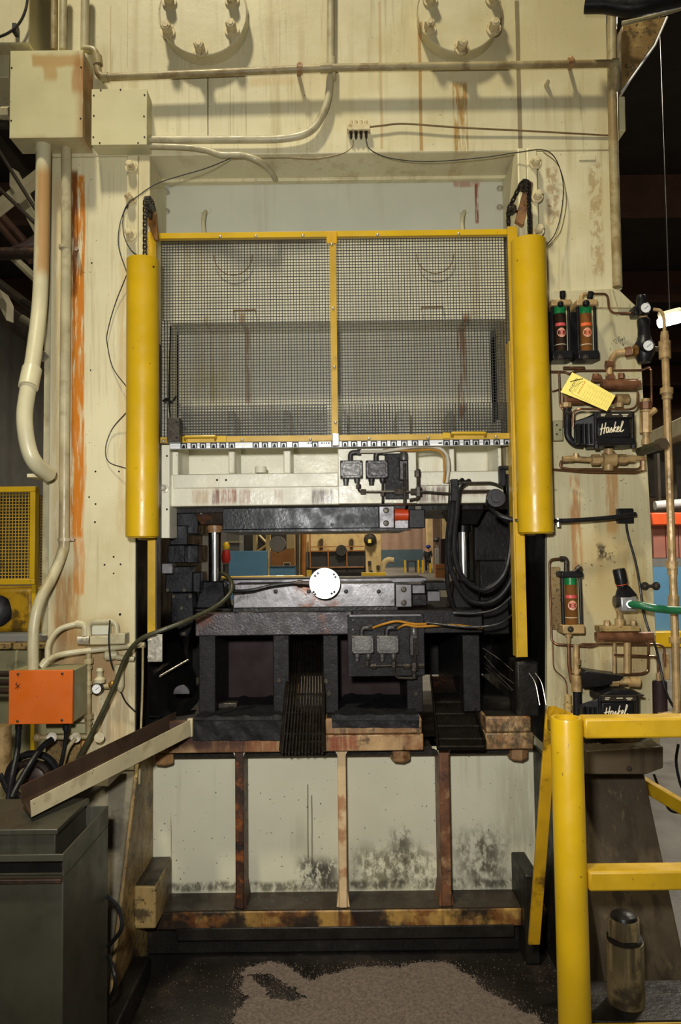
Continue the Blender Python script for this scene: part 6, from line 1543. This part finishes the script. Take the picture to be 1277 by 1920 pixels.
np_.part('valve_plate', standing(690, 1011, 696, Yd - .6, .05, py1=1018), M['tagyellow'])
for x, y in ((690, 1052), (706, 1060), (693, 1070)): np_.part('box', standing(x, y, x + 6, Yd - .4, .15, py1=y + 7), M['fardark'])
np_.part('lamp_beam', standing(700, 985, 770, Yd - .3, .3, py1=995), M['trussdark'])
t = Thing('hooked_pipe', 'cream pipe bending over like a hook right of the distant press', 'pipe')
t.part('pipe_run', MB().tube(spline(PP((716, 1086, 14), (717, 1068, 14), (720, 1056, 14), (728, 1050, 14), (738, 1051, 14))), [.055] * 28 + [.06], 10), M['farcream'])
t.part('drop', MB().cyl(Vector((P(716, 1086, 14).x, 14, -.012)), P(716, 1086, 14), .055, n=10), M['farcream'])
t = Thing('yellow_stand', 'small yellow step stand in front of the distant press', 'stand')
t.part('top', standing(678, 1074, 724, 12, .3, py1=1080), M['yellow'])
for x in (678, 719): t.part('leg', standing(x, 1080.1, x + 5, 12, .05), M['yellow'])
for k, (x, h_) in enumerate(((758, 1050), (783, 1050), (791, 1050), (805, 1056))):
    one('yellow_bollard', standing(x, h_, x + 3, 50, .2), M['yellow'], ['first', 'second', 'third', 'fourth'][k] + ' far yellow bollard counted from the distant press', 'bollard', 'far yellow bollards')
t = Thing('brown_crate', 'brown crate on the far floor right of the bollards', 'crate')
t.part('box', standing(817, 1058, 836, 40, .6), M['woodbrown'])
t.part('band', standing(817, 1066, 836, 39.97, .02, py1=1067), M['trussdark'])
one('red_cabinet', standing(826, 1010, 838, 44, .8), M['winepanel'], 'dark red cabinet behind the brown crate', 'cabinet', bevel=.03)
t = Thing('grey_bag', 'pale grey post box with a dark round top beside the worker', 'post')
t.part('body', standing(816, 1028, 825, 47, .3), M['greypanel'], bevel=.03)
t.part('dark_head', MB().ball(P(819, 1012, 47), .2, 8, (1.2, 1, .8)), M['fardark'])
t.part('neck', MB().cyl(P(820.5, 1029, 47.15), P(819, 1012, 47.15), .05, n=8), M['greypanel'])
t = Thing('bench', 'dark low bench between the far bollards', 'bench')
t.part('top', standing(764, 1051, 781, 52, .6, py1=1054), M['fardark'])
for x in (764, 779): t.part('leg', standing(x, 1054.1, x + 2, 52, .5), M['fardark'])
# worker far away
def skinned(t, name, verts, edges, radii, mat, parent=None, base=Vector((0, 0, 0))):
    me = bpy.data.meshes.new(name)
    me.from_pydata([Vector(v) + base for v in verts], edges, [])
    me.materials.append(mat)
    o = bpy.data.objects.new(name, me); COL.objects.link(o)
    s = o.modifiers.new('skin', 'SKIN'); s.use_smooth_shade = True
    sv = me.skin_vertices[0].data if me.skin_vertices else None
    if sv is None:
        bm = bmesh.new(); bm.from_mesh(me); bm.verts.layers.skin.verify(); bm.to_mesh(me); bm.free(); sv = me.skin_vertices[0].data
    for q_, r_ in zip(sv, radii): q_.radius = (r_, r_)
    sv[0].use_root = True
    ss = o.modifiers.new('subsurf', 'SUBSURF'); ss.levels = 1; ss.render_levels = 1
    t.kids.append((o, parent))
    return o
M['skintone'] = mk('skin', (176, 126, 100), .6, var=.03)
M['darkcloth'] = mk('dark_clothes', (26, 28, 32), .8, var=.15, vscale=4)
M['bluecap'] = mk('blue_cap', (36, 48, 130), .7, var=.08, vscale=6)
wk = Thing('person', 'worker in dark clothes and a blue cap standing far back in the hall', 'person')
wb_ = Vector((P(802, 1050, 51).x, 51, -.012))
V_ = [(0, 0, .95), (0, 0, 1.2), (.02, -.02, 1.42), (.03, -.05, 1.53), (.05, -.10, 1.66), (-.1, 0, .9), (-.11, -.03, .5), (-.11, .02, .08), (-.11, -.12, .04), (.1, 0, .9), (.12, -.02, .5), (.12, .02, .08), (.12, -.12, .04),
      (-.19, 0, 1.40), (-.25, -.06, 1.14), (-.24, -.26, 1.02), (.21, 0, 1.40), (.27, -.05, 1.14), (.24, -.25, 1.04)]
E_ = [(0, 1), (1, 2), (2, 3), (3, 4), (0, 5), (5, 6), (6, 7), (7, 8), (0, 9), (9, 10), (10, 11), (11, 12), (2, 13), (13, 14), (14, 15), (2, 16), (16, 17), (17, 18)]
R_ = [.13, .13, .14, .055, .10, .09, .062, .045, .04, .09, .062, .045, .04, .06, .045, .035, .06, .045, .035]
bd = skinned(wk, 'body', V_, E_, R_, M['skintone'], base=wb_)
skinned(wk, 'jacket', [V_[i] for i in (1, 0, 2, 13, 14, 15, 16, 17, 18)], [(0, 1), (0, 2), (2, 3), (3, 4), (4, 5), (2, 6), (6, 7), (7, 8)], [.20, .19, .22, .11, .08, .06, .11, .08, .06], M['darkcloth'], bd, wb_)
skinned(wk, 'trousers', [V_[i] for i in (0, 5, 6, 7, 9, 10, 11)], [(0, 1), (1, 2), (2, 3), (0, 4), (4, 5), (5, 6)], [.18, .13, .10, .085, .13, .10, .085], M['darkcloth'], bd, wb_)
wk.part('cap', MB().ball(wb_ + Vector((.05, -.10, 1.74)), .17, 12, (1, 1.05, .75)), M['bluecap'], bd)
wk.part('cap_brim', MB().ball(wb_ + Vector((-.04, -.17, 1.70)), .11, 10, (1.2, .9, .2)), M['bluecap'], bd)

# beyond the right edge of the press: line of panels, orange beam, mezzanine, lamp
t = Thing('partition', 'blue and pink partition with an orange top beam beyond the right edge', 'partition')
Yk = 10.8
t.part('blue_panel', standing(1222, 1062, 1420, Yk, .1, py1=1182), M['bluepaint'])
t.part('grey_panel', standing(1222, 1046, 1420, Yk + .01, .1, py1=1061.8), M['greypanel'])
for k in range(8): t.part('pink_panel', standing(1224 + k * 24, 984, 1246.5 + k * 24, Yk + .02, .08, py1=1045.8), M['brickpink'])
t.part('orange_beam', standing(1222, 960, 1420, Yk - .1, .25, py1=984), M['orangebeam'], bevel=.02)
t.part('yellow_curb', standing(1222, 1183, 1420, Yk - .1, .25), M['yellow'], bevel=.02)
mz = Thing('mezzanine', 'cream crane beam with dark bays beyond the right edge', 'beam')
mz.part('beam', MB().prism([P(1190, 850, 14), P(1290, 810, 11), P(1290, 775, 11), P(1190, 822, 14)], (.3, .3, 0)), M['truss'], bevel=.02)
mz.part('dark_bay', MB().prism([P(1195, 930, 14.2), P(1420, 940, 11.2), P(1420, 800, 11.2), P(1195, 850, 14.2)], (.2, .3, 0)), M['fardark'])
for x in (1232, 1262, 1292): mz.part('upright', standing(x, 850, x + 5, 12.0, .12, py1=945), M['trussdark'])
one('white_drum', MB().cyl(P(1228, 948, 11.5), P(1300, 942, 11.5), .07, n=14), M['alu'], 'white pipe lying above the orange beam', 'pipe')
fx = Thing('fluorescent_light', 'glowing fluorescent fixture hanging beyond the right edge', 'light')
a_, b_ = P(1236, 606, 7.0), P(1276, 596, 7.0)
fx.part('tube', MB().cyl(a_, b_, .045, n=12), M['tube_glow'])
fx.part('housing', MB().cyl(a_ + up * .075, b_ + up * .075, .028, n=8), M['truss'])
fx.part('hanger', MB().cyl((a_ + b_) / 2 + up * .1, (a_ + b_) / 2 + up * 5.0 - up * max(0, ((a_ + b_) / 2).z + 5.0 - ZR), .005, n=6), M['fardark'])
lp_ = bpy.data.lights.new('fluorescent_lamp', 'POINT'); lp_.energy = 25; lp_.color = (1, .97, .88); lp_.shadow_soft_size = .1
lo_ = bpy.data.objects.new('fluorescent_lamp', lp_); COL.objects.link(lo_); lo_.location = (a_ + b_) / 2 - up * .2
# brace and duct at the top right corner
one('corner_brace', MB().poly([(1166, 48), (1250, 30), (1232, 72), (1166, 172)], 2.66, .4), M['dirtyjamb'], 'dull cream triangular gusset at the top right corner', 'gusset', bevel=.004)
M['brightedge'] = M['alu']
one('edge_trim', MB().tube(PP((1251, 32, 2.655), (1228, 85, 2.655), (1166, 172, 2.655)), .004, 8), M['alu'], 'bright bare edge along the cream gusset', 'trim')
one('black_duct', MB().tube(spline(PP((1098, 8, 2.46), (1135, 8, 2.44), (1180, 14, 2.42), (1230, 6, 2.40), (1320, -14, 2.38))), S(17, 2.45), 16), M['blackrub'], 'wrinkled black wrapped duct crossing the top right corner', 'duct')
one('cream_pipe', MB().tube(spline(PP((1166, 44, 2.60), (1220, 32, 2.58), (1300, 8, 2.56))), .008, 8), M['conduit'], 'thin cream pipe under the black duct', 'pipe')
one('side_box', MB().rect(1158, 180, 1173, 245, 2.70, .12), M['boxclean'], 'small cream box behind the right edge of the crown', 'box', bevel=.004)
tube1('floor_cord', [(1226, 1452, 2.9), (1245, 1500, 2.9), (1262, 1522, 2.9), (1300, 1520, 2.9)], .005, M['blackrub'], 'thin black cord hanging behind the yellow railing', 'cord', None, 8)
tube1('hanging_cord', [(1272, 1395, 2.6), (1268, 1430, 2.6), (1278, 1475, 2.6), (1295, 1490, 2.6)], .005, M['blackrub'], 'black cord loop at the right picture edge above the railing', 'cord', None, 8)

# beyond the left edge: roof trusses, pipes, yellow cage
def strut(label, a, b, r, mat, name='roof_strut', group='roof struts beyond the left edge', flat=None):
    p, q_ = P(*a), P(*b)
    m = MB()
    if flat:
        dz = up * flat
        m.prism([p - dz, q_ - dz, q_ + dz, p + dz], (.05, .12, 0))
    else: m.tube([p, q_], r, 8)
    return one(name, m, M[mat], label, 'strut', group)
strut('pale slotted channel crossing upper left behind the fat conduit', (-40, 408, 8), (75, 318, 8), 0, 'truss', flat=.045)
strut('pale triangular gusset end of the slotted channel', (18, 330, 8.3), (70, 430, 8.3), 0, 'truss', flat=.11)
strut('thin grey rod, upper one crossing the slotted channel', (-10, 270, 7.6), (90, 430, 7.6), .02, 'trussdark')
strut('thin grey rod, lower one crossing the slotted channel', (-10, 345, 7.5), (90, 442, 7.5), .02, 'trussdark')
strut('brown roof pipe, upper one left of the conduit', (-20, 380, 9), (75, 485, 9), .05, 'beam')
strut('brown roof pipe, lower one left of the conduit', (-20, 400, 9), (60, 490, 9), .05, 'beam')
strut('pale strut below the thick brown pipe', (20, 478, 9), (100, 555, 9), .05, 'truss')
strut('grey strut crossing at mid height left of the conduit', (-10, 525, 10), (90, 600, 10), .06, 'trussdark')
strut('broad dark roof beam behind the conduit', (-30, 560, 12), (100, 660, 12), 0, 'trussdark', flat=.18)
strut('short pale strut on the broad dark beam', (40, 595, 11), (100, 635, 11), .05, 'truss')
strut('pale corner plate hanging at the left edge', (-10, 540, 10.5), (12, 585, 10.5), 0, 'truss', flat=.12)
strut('dark diagonal strut above the thick brown pipe', (0, 270, 11), (110, 420, 11), 0, 'trussdark', flat=.14)
tube1('steam_pipe', [(-60, 478, 4.0), (20, 475, 4.0), (78, 473, 4.0), (120, 473, 4.0)], .034, M['brownsteel'], 'thick brown insulated pipe entering behind the fat conduit', 'pipe', None, 12)
tube1('steam_pipe', [(20, 475, 4.02), (50, 462, 4.1), (80, 440, 4.2), (100, 420, 4.2)], .03, M['winepanel'], 'dark red pipe bend above the thick brown pipe', 'pipe', None, 12)
# bracket arm under the conduit, bolt on the column side
one('support_bracket', MB().rect(50, 888, 92, 895, 2.52, .10), M['gib'], 'cream bracket arm under the end of the fat conduit', 'bracket', bevel=.002)
one('side_bolt', MB().lathe(P(90, 670, 2.64), P(80, 668, 2.62), [(0, .012), (.02, .012), (.021, .02), (.03, .02)], 8), M['zinc'], 'small bright bolt on the outer side of the left column', 'bolt')
one('column_rib', MB().box(P(89, 700, 2.66).x, xl - .001, 2.63, 2.75, P(90, 1190, 2.66).z, P(90, 300, 2.66).z), M['conduit'], 'narrow cream rib on the outer side of the left column', 'rib')
cg = Thing('mesh_cage', 'yellow mesh guard cage beyond the left column', 'cage')
Yc = 3.3
cgx0, cgx1 = P(-60, 1000, Yc).x, P(69, 1000, Yc).x
cgz0, cgz1 = P(30, 1096, Yc).z, P(30, 913, Yc).z
w_ = S(5, Yc)
for nm_, bx_ in (('top_bar', (cgx0, cgx1, cgz1 - 2 * w_, cgz1)), ('bottom_bar', (cgx0, cgx1, cgz0, cgz0 + 2 * w_))):
    cg.part(nm_, MB().box(bx_[0], bx_[1], Yc - .02, Yc, bx_[2], bx_[3]), M['yellow'], bevel=.002)
cg.part('side_bar', MB().box(cgx1 - 2 * w_, cgx1, Yc - .0205, Yc + .0, cgz0 + 2 * w_ + .0005, cgz1 - 2 * w_ - .0005), M['yellow'], bevel=.002)
cg.part('post', MB().box(P(63, 1100, Yc + .02).x, P(70, 1100, Yc + .02).x, Yc + .002, Yc + .03, 0, cgz1), M['yellow'])
def cage_wires(x0, x1, z0, z1, Y, sp, r):
    m = MB()
    for i in range(int((x1 - x0) / sp) + 1): m.box(x0 + i * sp - r, x0 + i * sp + r, Y - r, Y + r, z0, z1)
    for k in range(int((z1 - z0) / sp) + 1): m.box(x0, x1, Y + r, Y + 2.2 * r, z0 + k * sp - r, z0 + k * sp + r)
    return m
cg.part('wire_mesh', cage_wires(cgx0, cgx1 - w_, cgz0 + w_, cgz1 - w_, Yc - .006, .0142, .0016), M['yellowold'], kind='stuff', label='ochre square wire mesh')
cg.part('rear_mesh', cage_wires(P(69, 1000, 3.6).x, P(100, 1000, 3.6).x, P(60, 1190, 3.6).z, P(60, 930, 3.6).z, 3.6, .0142, .0016), M['yellowold'], kind='stuff', label='ochre wire mesh of the rear side')
cg.part('lower_rail', MB().box(P(60, 1186, 3.55).x, P(110, 1186, 3.55).x, 3.55, 3.58, P(60, 1192, 3.55).z, P(60, 1184, 3.55).z), M['yellow'])
fm = Thing('feed_machine', 'ochre feeder machine with a dark round window below the cage', 'machine')
fm.part('housing', MB().rect(-80, 1103, 62, 1186, 3.5, .3), M['yellowgrime'], bevel=.02)
fm.part('round_window', MB().lathe(P(-8, 1146, 3.47), P(-8, 1146, 3.6), [(0, S(24, 3.5)), (.005, S(30, 3.5)), (.04, S(31, 3.5))], 28), M['black'])
fm.part('dark_core', MB().rect(-80, 925, 55, 1094, 4.4, .4), M['fardark'])
fm.part('pedestal', MB().rect(-60, 1260, 62, 1500, 3.5, .3), M['greygreen'])
fb = Thing('roller_table', 'grey roller table edge behind the orange box', 'table')
fb.part('rail', MB().rect(-80, 1190, 96, 1204, 3.3, .12), M['leftwall'], bevel=.004)
fb.part('rail', MB().rect(-80, 1206, 20, 1218, 3.25, .12), M['dirtyjamb'], bevel=.004)
fb.part('rail', MB().rect(24, 1206, 96, 1218, 3.25, .12), M['dirtyjamb'], bevel=.004)
fb.part('apron', MB().rect(-80, 1220, 96, 1258, 3.3, .1), M['greygreen'], bevel=.004)
for y in (1264, 1280, 1296): fb.part('roller', MB().cyl(P(-80, y, 3.0), P(70, y, 3.0), .012, n=10), M['brownsteel'])
one('tan_cylinder', MB().cyl(P(4, 1470, 2.75), P(4, 1360, 2.75), S(16, 2.75), n=20), M['tanfit'], 'tan upright cylinder behind the left cable', 'cylinder')
one('brown_plate', MB().rect(85, 1385, 150, 1500, 2.585, .0145), M['dirtyjamb'], 'stained plate on the column behind the hanging hoses', 'plate')

# ------------------------------------------------------------ absorbent granules on the work floor
from mathutils import noise as mnoise
M['granule'] = mk('pinkish_grey_granules', (112, 98, 88), .9, var=.25, vscale=90, bump=.6, bscale=400)
edge_px = [(430, 1935), (440, 1905), (462, 1872), (448, 1838), (458, 1815), (488, 1805), (520, 1806), (545, 1820), (570, 1838), (592, 1842), (612, 1828), (650, 1818), (700, 1812), (760, 1812), (800, 1806), (830, 1803), (862, 1815), (890, 1840), (920, 1868), (960, 1890), (1000, 1905), (1030, 1935)]
poly = [Pz(x, y) for x, y in edge_px]
poly = [(p.x, p.y) for p in poly] + [(.62, 1.75), (.45, 1.60), (-.2, 1.60), (-.36, 1.8)]
hole = [(p.x, p.y) for p in (Pz(x, y) for x, y in ((455, 1834), (490, 1826), (520, 1836), (560, 1862), (572, 1872), (545, 1884), (515, 1872), (490, 1850)))]
def inside(x, y, pl):
    r = False; j = len(pl) - 1
    for i in range(len(pl)):
        if (pl[i][1] > y) != (pl[j][1] > y) and x < (pl[j][0] - pl[i][0]) * (y - pl[i][1]) / (pl[j][1] - pl[i][1]) + pl[i][0]: r = not r
        j = i
    return r
def dens(x, y):
    w1 = mnoise.noise(Vector((x * 14, y * 14, 0))) * .022 + mnoise.noise(Vector((x * 45, y * 45, 3))) * .014 + mnoise.noise(Vector((x * 170, y * 170, 5))) * .012
    w2 = mnoise.noise(Vector((x * 14, y * 14, 9))) * .022 + mnoise.noise(Vector((x * 45, y * 45, 7))) * .014 + mnoise.noise(Vector((x * 170, y * 170, 8))) * .012
    return inside(x + w1, y + w2, poly) and not inside(x + w1, y + w2, hole)
st = .004; cells = {}; m = MB(); vid = {}
def gv(i, j):
    if (i, j) not in vid:
        x, y = -.5 + i * st, 1.6 + j * st
        vid[(i, j)] = len(m.v); m.v.append((x, y, .0012 + .0028 * (mnoise.noise(Vector((x * 160, y * 160, 0))) * .5 + .5)))
    return vid[(i, j)]
for i in range(320):
    for j in range(265):
        if dens(-.5 + (i + .5) * st, 1.6 + (j + .5) * st): m.f.append((gv(i, j), gv(i + 1, j), gv(i + 1, j + 1), gv(i, j + 1)))
sheet = mkobj('absorbent_granules', m, M['granule'], recalc=False)
tag(sheet, 'spilled pinkish grey absorbent granules on the black work floor', 'granules', kind='stuff')
random.seed(11)
g = MB()
for k in range(34000):
    x, y = random.uniform(-.62, .72), random.uniform(1.95, 2.64)
    ins = dens(x, y)
    if ins:
        if random.random() > .35: continue
    else:
        lvl = next((p_ for q_, p_ in ((.012, .75), (.03, .35), (.055, .14)) if any(dens(x + dx_ * q_, y + dy_ * q_) for dx_, dy_ in ((1, 0), (-1, 0), (0, 1), (0, -1)))), .03)
        if random.random() > lvl: continue
    s_ = random.uniform(.0010, .0024); z_ = .003 if ins else .0002
    a_ = random.uniform(0, 6.28)
    pts = [(x + s_ * math.cos(a_ + q_ * 2.09), y + s_ * math.sin(a_ + q_ * 2.09), z_) for q_ in range(3)] + [(x, y, z_ + s_ * 1.5)]
    g.add(pts, [(0, 2, 1), (0, 1, 3), (1, 2, 3), (2, 0, 3)])
og = mkobj('loose_granules', g, M['granule'], recalc=False)
tag(og, 'single absorbent grains scattered around the spill', 'granules', kind='stuff')

finish_things()
